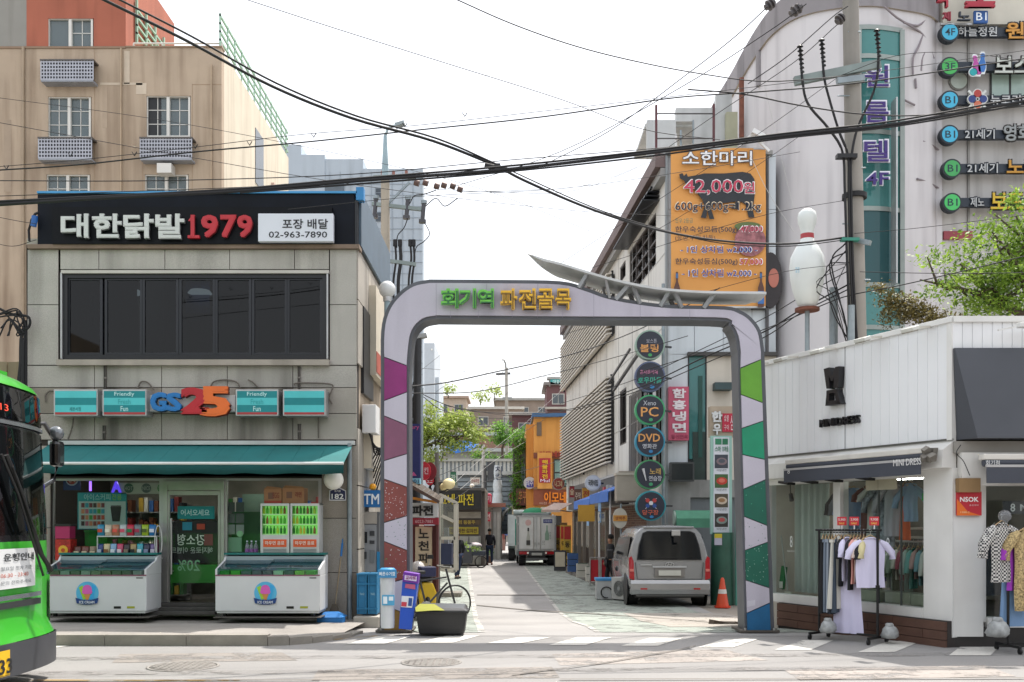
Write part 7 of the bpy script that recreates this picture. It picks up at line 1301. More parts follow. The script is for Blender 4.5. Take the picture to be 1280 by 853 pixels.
t.part('support_post', MB().cyl((3.0,-1.1,-3.0),(3.0,-1.1,.0),.03), WHITEP); t.part('support_post', MB().cyl((.8,-1.1,-3.0),(.8,-1.1,.0),.03), WHITEP)
# ground floor of the alley side: brick restaurant fronts
GF = Thing('brick_restaurant', 'brick walled restaurants under the louvres along the right of the alley', 'building', (u0.x, u0.y, gz(40)), AA); BRW = bpy.data.materials.new('brick_wall'); BRW.use_nodes = True
n_ = BRW.node_tree.nodes; l_ = BRW.node_tree.links; bt_ = n_.new('ShaderNodeTexBrick'); tc = n_.new('ShaderNodeTexCoord'); mp = n_.new('ShaderNodeMapping'); mp.inputs['Rotation'].default_value = (math.pi/2,0,0); bt_.inputs['Scale'].default_value = 3.2; bt_.inputs['Color1'].default_value = (*hexc('#8a6452'),1); bt_.inputs['Color2'].default_value = (*hexc('#5f4438'),1); bt_.inputs['Mortar'].default_value = (*hexc('#9a9084'),1); l_.new(tc.outputs['Object'], mp.inputs[0]); l_.new(mp.outputs[0], bt_.inputs[0]); l_.new(bt_.outputs[0], n_['Principled BSDF'].inputs['Base Color']); n_['Principled BSDF'].inputs['Roughness'].default_value = .9
GF.part('wall', MB().box(0, AL-4.5, .3, .5, 0, 2.6), BRW); GF.part('wall', MB().box(AL-4.5, AL-.3, .3, .5, 0, 2.6), MATS['lower_grey']); 
for k, (ua, ub, c_) in enumerate([(1.0,2.2,'#6a5a3a'),(2.6,3.6,'#3a2c24'),(4.4,5.6,'#57483a'),(6.2,7.6,'#2f221c'),(8.6,9.6,'#7a6a50'),(10.6,12.2,'#3a2a22'),(13.2,14.4,'#251c18')]):
    d_ = GF.part('door', MB().box(ua, ub, .18, .3, .1, 2.3), C(c_)); GF.part('door_glass', MB().box(ua+.12, ub-.12, .16, .18, .9, 2.1), C('#4a4f4c', .2), parent=d_); GF.part('post', MB().box(ub+.05, ub+.15, .1, .3, 0, 2.5), C('#8f8a82'))
GF.part('fascia', MB().box(3, AL-6, -.25, .3, 2.62, 3.7), C('#5f5c5a')); GF.part('fascia_panel', MB().box(AL-10.8, AL-7.0, -.29, -.25, 2.75, 3.6), C('#3d3f42')); GF.part('fascia_rim', MB().box(AL-11, AL-6.8, -.31, -.27, 3.6, 3.68), C('#a9aaa8')); GF.part('fascia_box', MB().box(AL-9.4, AL-9.0, -.36, -.29, 2.9, 3.3), C('#b03a44')); GF.part('fascia_box', MB().box(AL-8.6, AL-8.0, -.36, -.29, 3.0, 3.35), C('#8f9294')); GF.part('fascia_box', MB().box(AL-7.8, AL-7.3, -.36, -.29, 3.0, 3.3), C('#9a9d9f'))
GF.part('platform', MB().box(AL-20, AL-4.2, -1.05, .3, -.1, .14), mat('platform', '#6f6c68', .9, var=.15)); GF.part('platform', MB().box(AL-13, AL-4.4, -1.3, -1.04, -.1, .12), MATS['platform'])
for k, (u_, c_, s_) in enumerate([(6.9,'#c9a03a','막걸리'),(4.0,'#a8842a','파전집'),(8.2,'#b89a3c','동동주')]):
    t = Thing('vertical_sign', ['yellow and red vertical menu sign at the foot of the blush awning','mustard vertical menu board beside the delivery truck','tall yellow vertical board under the blue awning'][k], 'sign', Vector(GF.e.location)+Vector((math.cos(AA)*u_-math.sin(AA)*-.9, math.sin(AA)*u_+math.cos(AA)*-.9, .2))); t.part('board', MB().box(-.16,.16,0,.08,0,1.7), C(c_)); t.part('red_panel', MB().box(-.14,.14,-.01,0,1.1,1.65), C('#b0302a'))
    for j, ch in enumerate(s_): t.text('letter', ch, -.11, .75-.38*j, .11, 1.0-.38*j, -.005, C('#2a1c14'), .03, .01, local=True)
t = Thing('vent_box', 'beige sheet metal box projecting from the white building by the round signs', 'box', P(785,625,27.6)); t.bx('box', 771, 592, 812, 626, 0, .6, mat('box_beige', '#a59c90', .7, var=.08, streak=.4)); t.bx('rim', 770, 591, 813, 594, -.03, .62, C('#b8b0a4')); t.bx('crate', 774, 589, 800, 593, .1, .5, C('#9a9186')); t.bx('drip_edge', 772, 626, 812, 628, .02, .6, C('#5a5048'))
t = Thing('beer_sign', 'oval pale beer sign with an orange band on a post beside the van', 'sign', P(775,648,27.4)); t.part('disc', MB().disc(0,0,.2,-.05,.05,28,.28), C('#b9b3a6')); t.part('band', MB().box(-.19,.19,-.07,-.05,-.08,.08), C('#c48a3a')); t.text('print', '생맥주', -.14,-.05,.14,.05, -.07, C('#7a2a1c'), .01, .005, local=True); t.part('post', MB().cyl((.03,.05,-2.0),(.03,.05,.4),.025), GALV)
single('yellow_sign', 'small yellow square sign under the blue awning', 'sign', MB().box(-.25,.25,0,.08,0,.5), C('#b98c2c'), P(733,652,30))
for k, (px0, px1) in enumerate([(737,749),(750,762),(764,777)]):
    t = Thing('red_barrier', ['far','middle','near'][k]+' red board barrier with steel posts beside the seated step', 'barrier', (P((px0+px1)/2,0,29.5).x, 29.5-.2*k, gz(29)+.14)); w_ = (px1-px0)/2/F*29.5; t.part('board', MB().box(-w_*.95, w_*.95, 0, .05, .12, .75), C('#b01828', .6)); 
    for s_ in (-1,1): t.part('post', MB().cyl((s_*w_*.9,-.03,0),(s_*w_*.9,-.03,.82),.018), STEEL); t.part('rail', MB().cyl((-w_*.9,-.03,.82),(w_*.9,-.03,.82),.018), STEEL)
def acunit(lab, loc, a=0):
    t = Thing('condenser_unit', lab, 'air conditioner', loc, a); t.part('case', MB().box(-.38,.38,0,.3,.04,.6), mat('ac_white', '#b9bab6', .5, var=.06, streak=.2), bevel=.01); t.part('fan_grille', MB().disc(-.08,.32,.2,-.012,0,28), C('#5a5d5c')); t.part('fan_hub', MB().disc(-.08,.32,.06,-.02,-.012,16), C('#8f9290'))
    for k in range(5): t.part('grille_ring', MB().tube([(-.08+(.05+.035*k)*math.cos(q),-.016,.32+(.05+.035*k)*math.sin(q)) for q in np.linspace(0,6.284,19)], .003, 4), C('#b5b6b2'))
    t.part('foot', MB().box(-.35,.35,.05,.08,0,.04), BLACKP); t.part('foot', MB().box(-.35,.35,.22,.25,0,.04), BLACKP); return t
gA = gz(25.5); t = Thing('cool_box', 'white cool box with a blue lid in front of the van', 'box', (P(758,0,25.6).x, 25.6, gA)); t.part('body', MB().box(-.25,.25,0,.5,.02,.5), C('#b5b8b8'), bevel=.01); t.part('lid', MB().box(-.27,.27,-.02,.52,.5,.56), C('#3f8fc8')); t.part('hose', MB().tube([(.0+.14*math.cos(q),-.03,.2+.14*math.sin(q)) for q in np.linspace(.5,5,14)], .015), BLACKP)
acunit('white condenser unit on the ground beside the cool box', (P(776,0,25.3).x, 25.2, gA), -.95); acunit('second white condenser unit standing behind the first', (P(781,0,26.2).x, 26.3, gA+.1), -1.1); 
t = Thing('black_bag', 'black bag lying on top of the condenser unit', 'bag', (P(776,0,26).x, 26.1, gA+.7)); t.part('bag', MB().ball((0,0,.09), .15, 12, .1), BLACKP); t.part('strap', MB().tube(spline([(-.1,0,.15),(0,0,.25),(.1,0,.15)],4),.012), BLACKP)
# ---------------------------------------------------------------- front of the white building: signs
def rsign(py, r_, rimc, lab, lines, px=812):
    Y = 26.4; t = Thing('round_sign', lab, 'sign', P(px, py, Y), group='round signs stacked beside the white building'); s_ = Y/F; t.part('rim', MB().disc(0,0,r_*s_,-.1,.14,40), C(rimc)); t.part('face', MB().disc(0,0,r_*s_*.9,-.115,-.1,40), mat('disc_navy', '#262a38', .4, var=.05))
    for (s1, x0, y0, x1, y1, c_, b_) in lines: t.text('print', s1, px+x0, py+y0, px+x1, py+y1, -.115, C(c_), b_, .012)
    t.part('bracket', MB().bar((r_*s_*.7,.1,0),(.62,.3,0),.05), DARKF); return t
rsign(432, 18.5, '#8fa89a', 'topmost round navy sign reading bowling in orange Korean letters', [('보스톤',-4,-8,9,-3,'#a9a9b4',.0),('볼링',-12,-1.5,11,8.5,'#d59a5a',.03),('●',-2,10,3,14,'#3f9a5a',0)])
rsign(471.5, 19, '#5a6480', 'second round navy sign from the top with pink and green letters', [('혼자옵서예',-12,-9,10,-3.5,'#c07a9a',.01),('호우마을',-15,0,15,8,'#3fa08a',.03),('●',0,10,6,14.5,'#2f7ab0',0)])
rsign(513, 18.7, '#3fa06a', 'round navy sign reading Xeno PC in orange capitals', [('Xeno',-8,-12,8,-6,'#b9bcc4',.0),('PC',-11,-4,11,8,'#d59a5a',.01),('●',-1,10,4,14,'#3f9a6a',0)])
rsign(552.5, 18.7, '#2f8aa8', 'round navy sign reading DVD in orange capitals', [('DVD',-14,-10,13,0,'#d59a5a',.03),('영화관',-9,2.5,9,8.5,'#b9bcc4',.01),('●',-1,10,4,14,'#2f7ab0',0)])
rsign(593.5, 18.5, '#3f8a5a', 'round navy sign with a white microphone picture', [('노래',0,-8,14,0,'#b89a5a',.03),('연습장',-1,1.5,15,8,'#b9bcc4',.01),('●',-1,10,4,14,'#3f9a6a',0)])
t = rsign(632.5, 18.8, '#2f8a96', 'lowest round navy sign with crossed cues and billiard balls', [('당구장',-10,5,10,11.5,'#c8624a',.02),('●',-1,12,4,15.5,'#2f7ab0',0)], 813)
for dx, dz, c_ in ((-.09,.12,'#b03a38'),(.09,.12,'#b03a38'),(-.09,-.02,'#2a4a8a'),(.09,-.02,'#2a4a8a'),(0,.05,'#c9c9cc')): t.part('ball_picture', MB().disc(dx,dz+.02,.055,-.13,-.115,14), C(c_))
t.part('cue_picture', MB().bar((-.15,-.12,-.08),(.15,-.12,.2),.012), C('#c9c9cc')); t.part('cue_picture', MB().bar((.15,-.12,-.08),(-.15,-.12,.2),.012), C('#c9c9cc'))
t = Thing('sign_pole', 'tall steel pole carrying the six round navy signs', 'pole', (P(829,0,26.7).x, 26.7, gz(26.7))); t.part('pole', MB().cyl((0,0,0),(0,0,8.4),.045), GALV); t.part('mic_mark', MB().cyl((-.6,-.46,3.42),(-.52,-.46,3.1),.035,.012), C('#c9c9cc'))
t = Thing('noodle_sign', 'tall pink red sign with white Korean noodle letters on the white building', 'sign', P(849,551,26.8)); t.bx('board', 836.5, 483.5, 861, 550.5, -.06, .18, mat('noodle_red', '#b8506a', .5, var=.06, streak=.15))
for k, ch in enumerate('함흥냉면'): t.text('letter', ch, 840.5, 486+k*14.3, 857.5, 498+k*14.3, -.06, C('#dcd4d8'), .05, .02)
t.text('lettering', '동신면옥', 839, 543.5, 860, 549, -.06, C('#8f2a4a'), .02, .01)
t = Thing('display_panel', 'dark grey blank screen box on the white building under the noodle sign', 'panel', P(853,602,26.7)); t.bx('box', 838, 578, 868, 602, -.02, .2, C('#3a3d3e')); t.bx('screen', 840, 580, 866, 600, -.03, -.02, C('#24282a', .25))
t = Thing('shop_awning', 'faded green box awning over the dark entrance behind the van', 'awning', P(864,639,26.5)); t.part('hood', MB().xprism([(0,0),(-.55,-.42+.0),(-.6,-.44),(-.62,-.2),(-.4,.0),(0,.02)], -.48, .52), mat('awning_green', '#4f8a70', .7, var=.15, streak=.3)); t.part('end_cap', MB().cyl((-.52,-.3,-.2),(-.46,-.3,-.2),.2), C('#9fb0a4'))
t = Thing('bucket_sign', 'cream sign box with white Korean beef letters and a red panel', 'sign', P(905,545,24.3)); t.bx('box', 888, 508, 922, 546, .02, .3, mat('box_cream', '#a89a88', .7, var=.1, streak=.3)); t.text('letter', '한', 889.5, 514.5, 902.5, 528, .0, C('#cfd2d4'), .06, .04); t.text('letter', '우', 891, 530, 901, 544, .0, C('#cfd2d4'), .06, .04); t.bx('red_panel', 903, 517, 922, 540, -.02, .02, C('#b02440')); t.text('lettering', '숯불', 905, 519, 911, 527, -.02, C('#e0c0c4'), .02, .006); t.text('lettering', '구이', 905, 531, 911, 538, -.02, C('#e0c0c4'), .02, .006); t.text('lettering', '삼겹', 913, 519, 921, 538, -.02, C('#e0c8cc'), .02, .006)
t = Thing('menu_board', 'tall pale green framed menu board with four dish photographs', 'sign', P(902,670,24.2)); t.bx('frame', 888.5, 545, 915, 668, 0, .12, mat('frame_mint', '#8fb5ac', .5, var=.06)); t.bx('board', 892, 547, 911.5, 666, -.015, 0, C('#c9cdd6')); 
t.bx('title', 894, 548.5, 902, 556, -.02, -.015, C('#2f7a5a')); t.bx('title', 903, 548.5, 910, 556, -.02, -.015, C('#1f6a4a')); t.text('print', '스마', 893.5, 558, 901, 565, -.015, C('#2f7a5a'), .03, .004); t.text('print', '초마을', 902.5, 558, 910.5, 565, -.015, C('#2f7a5a'), .03, .004)
for k, (c0, c1, c2) in enumerate([('#3a3f4a','#7a6a70','#4a4f5a'),('#3a5a34','#b0362a','#c96a5a'),('#4a4438','#b9ab9a','#8a6a4a'),('#2f2c2c','#7a8a86','#a84a4a')]):
    t.bx('dish_picture', 893.5, 568.5+k*24.5, 910, 585.5+k*24.5, -.02, -.015, C(c0)); a_ = t.f.px(902, 577+k*24.5); t.part('dish_plate', MB().disc(a_[0], a_[1], .13, -.024, -.02, 20, .09), C(c1)); t.part('dish_food', MB().disc(a_[0], a_[1]+.01, .08, -.028, -.024, 16, .05), C(c2)); t.text('print', '비빔냉면', 896, 586.5+k*24.5, 908, 589.5+k*24.5, -.015, C('#5a5f66'), .0, .004)
t = Thing('green_column', 'fat dark green plastic wrapped column under the menu board', 'column', (P(905,0,24.1).x, 24.25, gz(24))); t.part('column', MB().cyl((0,0,0),(0,0,1.75),.3,.27,20), mat('column_green', '#2f5a4a', .6, var=.2, scale=3, streak=.3)); t.part('notice', MB().box(-.26,-.08,-.3,-.28,1.45,1.7), C('#a8a8b8')); t.part('notice', MB().box(-.26,-.08,-.305,-.3,1.62,1.72), C('#b8a82a')); t.part('frame', MB().box(.25,.33,-.3,-.2,0,2.4), C('#4f8f80'))
t = Thing('traffic_cone', 'orange traffic cone with one white band behind the van', 'cone', (P(903,0,23.3).x, 23.3, gz(23.3))); t.part('base', MB().hprism([(.19*math.cos(q+.4), .19*math.sin(q+.4)) for q in np.linspace(0,6.283,9)[:-1]], 0, .04), C('#c83a1c')); t.part('cone', MB().lathe([(.15,.04),(.045,.66),(.02,.7)], n=18), C('#c4441f', .5)); t.part('band', MB().lathe([(.105,.33),(.088,.43)], n=18), C('#cfcac4'))
single('debris', 'small heap of dark rubble on the pavement by the right arch post', 'rubble', MB().cbox((-.1,0,.03),(.2,.15,.08),(0,.2,.4)).cbox((.1,.05,.02),(.25,.1,.06),(.1,0,-.3)).cbox((.3,0,.02),(.18,.12,.05),(0,.1,.2)), C('#4f453c'), onground(903,16.5))
# ---------------------------------------------------------------- van
VY = 23.4; VX = P(836,0,VY).x
V_ = Thing('parked_van', 'silver passenger van seen from behind, parked before the white building', 'van', (VX+.02, VY, gz(24)-.0), .0)
SIL = mat('van_silver', '#9c9d9e', .27, .5, var=.03, coat=.5); VG = glass('van_glass', (.1,.11,.12), ior=1.5, op=.5, opcol=(.02,.022,.026)); TL = mat('tail_red', '#a01420', .2, var=.1, coat=.5)
# loft: stations along y; per station (half width at heights)
prof = [(.34,.86),(.5,.93),(.75,.955),(1.0,.955),(1.15,.94),(1.5,.85),(1.72,.77),(1.84,.66),(1.905,.42),(1.93,.0)]
def section(y, top=1.0, wsc=1.0, lo=1.0): return [(w_*wsc, y, z if z < 1.15 else 1.15+(z-1.15)*top) for z, w_ in prof]
st = [(.16,.93,.80),(.08,.97,.93),(.0,1.0,.98),(.25,1,1),(1.5,1,1),(3.1,1,1),(3.7,.8,1),(4.15,.25,.98),(4.75,.0,.93),(5.0,-.08,.8)]
def rear_y(z): return -.0 if z < .75 else (z-.75)*.16
vs_ = []; n_ = len(prof)*2-1
for k, (y, tp, ws_) in enumerate(st[2:]):
    s_ = section(y, tp, ws_)
    if k <= 1: s_ = [(a, y+rear_y(c)*(1 if k == 0 else .6), c) for a, _, c in s_]
    if k >= 6: s_ = [(a, b, min(c, 1.0-(.12 if k == 7 else 0))) for a, b, c in s_]
    vs_ += [(a, b, c) for a, b, c in s_]+[(-a, b, c) for a, b, c in s_[-2::-1]]
mb = MB(); m_ = len(st)-2; mb.add(vs_, [(j*n_+i, (j+1)*n_+i, (j+1)*n_+i+1, j*n_+i+1)[::-1] for j in range(m_-1) for i in range(n_-1)]+[tuple(range(n_))[::-1], tuple(range((m_-1)*n_, m_*n_))], True)
bo = V_.part('body', mb, SIL); me = bo.data
for p_ in me.polygons:
    if len(p_.vertices) > 4: p_.use_smooth = False
def vq(nm, pts, m_, y=-.02, th=.02, **k):   # panel on the sloping tailgate from (x,z) points
    mb = MB(); fr_ = [(x, y+rear_y(z), z) for x, z in pts]; bk = [(x, y+th+rear_y(z), z) for x, z in pts]; n2 = len(pts); mb.add(fr_+bk, [tuple(range(n2))]+[(i, n2+i, n2+(i+1) % n2, (i+1) % n2) for i in range(n2)]); return V_.part(nm, mb, m_, **k)
vq('rear_window', [(-.74,1.13),(.74,1.13),(.69,1.45),(.6,1.72),(.5,1.77),(-.5,1.77),(-.6,1.72),(-.69,1.45)], mat('tinted_glass', '#14171b', .08, var=.0, spec=.6), -.025)
vq('window_seal', [(-.765,1.11),(.765,1.11),(.715,1.45),(.62,1.74),(.51,1.79),(-.51,1.79),(-.62,1.74),(-.715,1.45)], BLACKP, -.015)
for s_ in (-1, 1):
    o1 = vq('tail_light', [(s_*.83,.64),(s_*.952,.68),(s_*.95,1.16),(s_*.89,1.2),(s_*.845,1.08)], TL, -.03, .12); vq('lamp_lens', [(s_*.845,.84),(s_*.94,.84),(s_*.94,.9),(s_*.845,.9)], C('#c86a60'), -.036, .01, parent=o1)
    V_.part('reflector', MB().box(s_*.62-.08, s_*.62+.08, -.125, -.1, .42, .46), TL)
    for yy in (.75, 3.95):
        wh = V_.part('wheel', MB().cyl((s_*.68,yy,.34),(s_*.9,yy,.34),.34, n=24), mat('tyre', '#1b1b1c', .8, var=.15)); V_.part('rim', MB().cyl((s_*.86,yy,.34),(s_*.915,yy,.34),.2, n=16), ALU, parent=wh)
    mb = MB(); mb.add([(s_*.945,.45,1.18),(s_*.945,3.6,1.18),(s_*.86,3.2,1.6),(s_*.86,.5,1.66)], [(0,1,2,3) if s_ > 0 else (3,2,1,0)]); mb.add([(s_*.9,.45,1.18),(s_*.9,3.6,1.18),(s_*.82,3.2,1.6),(s_*.82,.5,1.66)], [(3,2,1,0) if s_ > 0 else (0,1,2,3)]); V_.part('side_window', mb, MATS['tinted_glass'])
    V_.part('mirror', MB().cbox((s_*1.07,3.3,1.15),(.18,.12,.24)), BLACKP, bevel=.03); V_.part('wheel_arch', MB().cyl((s_*.935,.75,.36),(s_*.962,.75,.36),.42, n=24), BLACKP)
bp = V_.part('bumper', MB().xprism([(-.1,.3),(-.12,.42),(-.12,.56),(-.06,.64),(.12,.66),(.12,.3)], -.93, .93), SIL, bevel=.02); V_.part('bumper_step', MB().box(-.8,.8,-.11,.05,.26,.3), C('#4a4a48'))
V_.part('undertray', MB().box(-.8,.8,.02,4.9,.22,.34), BLACKP)
gl_ = [(-.79,.62),(.79,.62),(.80,1.07),(-.80,1.07)]
mb = MB()
for a, b in [((-.76,.66),(.76,.66)),((-.76,.66),(-.80,1.06)),((.76,.66),(.80,1.06))]: mb.bar((a[0],-.012+rear_y(a[1]),a[1]),(b[0],-.012+rear_y(b[1]),b[1]),.012)
V_.part('tailgate_gap', mb, C('#3a3938')); V_.part('spoiler', MB().box(-.6,.6,.12,.3,1.86,1.9), SIL, bevel=.02)
vq('plate_recess', [(-.36,.72),(.36,.72),(.34,.94),(-.34,.94)], C('#77736e'), -.018); vq('plate', [(-.26,.745),(.26,.745),(.26,.865),(-.26,.865)], C('#b9b8ae'), -.035); vq('plate_lamp_bar', [(-.4,.93),(.4,.93),(.4,.97),(-.4,.97)], ALU, -.035)
tx = MB(); 
tx.tube([(.1*math.cos(q), -.03+rear_y(1.0), 1.0+.055*math.sin(q)) for q in np.linspace(0,6.283,21)], .008, 5); tx.bar((-.05,-.035+.04,.97),(-.02,-.035+.045,1.04),.014); tx.bar((.02,-.035+.04,.96),(.05,-.035+.045,1.03),.014); tx.bar((-.04,-.035+.04,1.0),(.04,-.035+.04,1.0),.012)
V_.part('badge', tx, STEEL)
V_.part('brake_camera', MB().cbox((.15,.02,1.74),(.2,.1,.14)), C('#a9a8a4'), bevel=.02); V_.part('brake_camera', MB().cbox((.15,-.05,1.6),(.12,.04,.16)), BLACKP); V_.part('wiper', MB().bar((-.45,-.03+rear_y(1.15),1.16),(.15,-.03+rear_y(1.15),1.15),.018), BLACKP)
vq('name_plate', [(-.68,.98),(-.42,.98),(-.42,1.01),(-.68,1.01)], STEEL, -.01)
# ---------------------------------------------------------------- refrigerated truck
KY = 46.3
K = Thing('delivery_truck', 'white box delivery truck seen from behind in the alley', 'truck', (P(671,0,KY).x, KY, gz(KY)), .03); KW = mat('truck_white', '#c4c5c2', .45, .1, var=.06, streak=.25)
K.part('box', MB().box(-.85,.85,0,2.8,.72,2.3), KW); K.part('roof_panel', MB().box(-.88,.88,-.03,2.83,2.3,2.36), ALU); 
for s_ in (-1, 1):
    d_ = K.part('rear_door', MB().box(s_*.43-.385, s_*.43+.385, -.05, -.001, .8, 2.26), mat('truck_door', '#cbccc9', .4, .1, var=.08, streak=.3)); K.part('door_bar', MB().cyl((s_*.16,-.08,.76),(s_*.16,-.08,2.28),.02), STEEL, parent=d_); K.part('hinge', MB().box(s_*.86-.03,s_*.86+.03,-.07,-.02,1.0,1.1), STEEL, parent=d_); K.part('hinge', MB().box(s_*.86-.03,s_*.86+.03,-.07,-.02,1.9,2.0), STEEL, parent=d_)
    K.part('corner_post', MB().box(s_*.87-.03,s_*.87+.03,-.04,.03,.7,2.3), C('#8f9292')); K.part('tail_light', MB().box(s_*.6-.22,s_*.6+.22,-.1,-.03,.55,.68), TL); K.part('lamp_lens', MB().box(s_*.42-.04,s_*.42+.04,-.11,-.1,.57,.66), LAMPW)
    for yy in (.5, 3.4): wh = K.part('wheel', MB().cyl((s_*.5,yy,.33),(s_*.82,yy,.33),.33, n=20), MATS['tyre']); K.part('rim', MB().cyl((s_*.78,yy,.33),(s_*.83,yy,.33),.18, n=14), C('#9a9a98'), parent=wh)
K.part('bumper', MB().box(-.85,.85,-.06,.05,.5,.7), C('#3a3b3c')); K.part('plate', MB().box(-.24,.24,-.09,-.06,.5,.62), C('#a9aaa4')); K.part('chassis', MB().box(-.4,.4,0,3.8,.35,.55), BLACKP); K.part('lower_bar', MB().box(-.5,.5,-.02,.06,.28,.38), C('#5a5c5c'))
K.part('cab', MB().xprism([(2.95,.4),(2.95,2.0),(3.2,2.08),(4.0,2.05),(4.6,1.2),(4.7,.4)], -.85, .85), C('#b9c4c2', .4)); K.part('cab_side', MB().box(-.9,-.86,2.9,3.4,.9,2.2), C('#2f9a86'))
K.part('bottle_picture', MB().prism([(-.48,.95),(-.32,.95),(-.32,1.35),(-.36,1.5),(-.36,1.72),(-.44,1.72),(-.44,1.5),(-.48,1.35)], -.058, -.051), C('#a9aaa0')); K.part('bottle_picture', MB().box(-.49,-.31,-.064,-.058,.98,1.2), C('#3a3a38')); K.part('bottle_picture', MB().box(-.44,-.36,-.064,-.058,1.62,1.78), C('#2a2c2e')); K.part('seal_picture', MB().disc(-.4,2.02,.14,-.058,-.051,20), C('#c9a8a4'))
K.part('bottle_picture', MB().prism([(.38,1.2),(.56,1.2),(.56,1.5),(.5,1.68),(.5,1.9),(.44,1.9),(.44,1.68),(.38,1.5)], -.058, -.051), C('#7f9a88')); K.part('label_print', MB().box(.3,.72,-.058,-.051,2.0,2.18), C('#2c3a72')); K.text('label_print', '냉동탑차', .33,2.04,.69,2.14, -.058, C('#b9bcd0'), .01, .004, local=True)
K.text('label_print', '처음', .5,1.25,.66,1.6, -.051, C('#7a8a80'), .01, .004, local=True); K.text('label_print', '신선', .24,1.0,.38,1.2, -.051, C('#8a8c88'), .01, .004, local=True); K.part('latch', MB().box(-.12,-.04,-.09,-.05,1.0,1.1), STEEL); K.part('latch', MB().box(.04,.12,-.09,-.05,1.0,1.1), STEEL)
K.part('roof_unit', MB().cbox((.0,1.0,2.42),(1.3,.8,.14)), C('#8f9694'), bevel=.03)
t = Thing('green_tarp', 'bundled green and white tarpaulin riding on top of the delivery truck', 'tarpaulin', (P(668,0,47.6).x, 47.6, gz(47)+2.4)); t.part('cloth', MB().lathe([(.62,0),(.6,.12),(.45,.26),(.2,.34),(.01,.35)], n=14), C('#2f8a62', .8)); t.part('roll', MB().cyl((-.75,0,.1),(.8,0,.1),.11), C('#b9c4c0')); t.part('roll', MB().cyl((-1.0,.4,.1),(.5,.4,.12),.14), C('#a9b4b2'))
t = Thing('parked_truck', 'white truck parked nose in ahead of the delivery truck, left side showing', 'truck', (P(655,0,52).x, 52.5, gz(52))); t.part('box', MB().box(-.85,.8,0,3,.8,2.45), C('#b4b9ba')); t.part('cab', MB().box(-.85,.8,3.1,4.4,.5,2.1), C('#9aa9a8')); 
for s_ in (-1,1): t.part('wheel', MB().cyl((s_*.5,.6,.33),(s_*.82,.6,.33),.33, n=16), MATS['tyre']); t.part('wheel', MB().cyl((s_*.5,3.6,.33),(s_*.82,3.6,.33),.33, n=16), MATS['tyre'])
# ---------------------------------------------------------------- bicycle, motor scooter, stall, signs on the left of the alley
def bike(lab, loc, a, fc):
    t = Thing('bicycle', lab, 'bicycle', loc, a); BF = C(fc, .4)
    for x in (-.52,.52):
        w_ = t.part('wheel', MB().tube([(x+.32*math.cos(q),0,.33+.32*math.sin(q)) for q in np.linspace(0,6.2832,33)], .018, 6), BLACKP); sp = MB()
        for k in range(12): q = k*math.pi/6; sp.bar((x,0,.33),(x+.31*math.cos(q),0,.33+.31*math.sin(q)),.003)
        t.part('spokes', sp, STEEL, parent=w_)
    f_ = MB()
    for a_, b_ in [((-.52,0,.33),(-.05,0,.3)),((-.05,0,.3),(-.2,0,.85)),((-.2,0,.75),(.35,0,.8)),((-.05,0,.3),(.37,0,.7)),((-.52,0,.33),(-.18,0,.72)),((.52,0,.33),(.34,0,.95))]: f_.bar(a_, b_, .028)
    t.part('frame', f_, BF); t.part('saddle', MB().cbox((-.22,0,.9),(.26,.14,.06)), BLACKP, bevel=.02); t.part('handlebar', MB().tube([(.3,-.26,1.0),(.36,-.1,.98),(.36,.1,.98),(.3,.26,1.0)], .014), STEEL); t.part('crank', MB().cyl((-.05,-.03,.3),(-.05,.03,.3),.09), STEEL); return t
bike('dark bicycle leaning behind the left arch post', (P(536,0,17.6).x, 17.6, gz(17.6)+.0), .55, '#3a3a3c')
MT = Thing('motor_scooter', 'yellow and black delivery scooter parked under the pancake sign', 'scooter', (P(523,0,19.4).x, 19.4, gz(19.4)), 1.9)
for x in (-.6,.62): w_ = MT.part('wheel', MB().tube([(x+.22*math.cos(q),0,.27+.22*math.sin(q)) for q in np.linspace(0,6.2832,25)], .05, 8), BLACKP); MT.part('hub', MB().cyl((x,-.05,.27),(x,.05,.27),.1), STEEL, parent=w_)
YB = C('#c9a51c', .35); MT.part('body_panel', MB().xprism([(-.16,.3),(-.18,.55),(-.1,.75),(.1,.75),(.18,.55),(.16,.3)], -.75, -.05), YB, bevel=.03); MT.part('front_panel', MB().cbox((.42,0,.62),(.14,.36,.5),(0,-.3,0)), YB, bevel=.04); MT.part('footboard', MB().cbox((.15,0,.32),(.5,.3,.06)), BLACKP); MT.part('saddle', MB().cbox((-.3,0,.82),(.66,.26,.12)), BLACKP, bevel=.04); MT.part('handlebar', MB().tube([(.33,-.33,1.02),(.38,-.1,.98),(.38,.1,.98),(.33,.33,1.02)], .016), BLACKP); MT.part('headlight', MB().ball((.5,0,.88), .09), LAMPW); MT.part('fork', MB().bar((.42,0,.8),(.62,0,.27),.05), STEEL)
for s_ in (-1,1): MT.part('mirror', MB().cbox((.32,s_*.32,1.2),(.03,.12,.08)), BLACKP); MT.part('mirror_stem', MB().cyl((.34,s_*.28,1.02),(.32,s_*.3,1.18),.008), STEEL)
MT.part('cargo_box', MB().box(-.82,-.55,-.15,.15,.86,1.05), C('#23264a'), bevel=.02); MT.part('helmet', MB().ball((-.15,.05,1.0), .14, 14), C('#d5d0cc', .3))
LB = Thing('left_shops', 'row of low shop fronts behind the arch along the left of the alley', 'building', (-2.7, 20.2, gz(20)), math.pi/2+.05); 
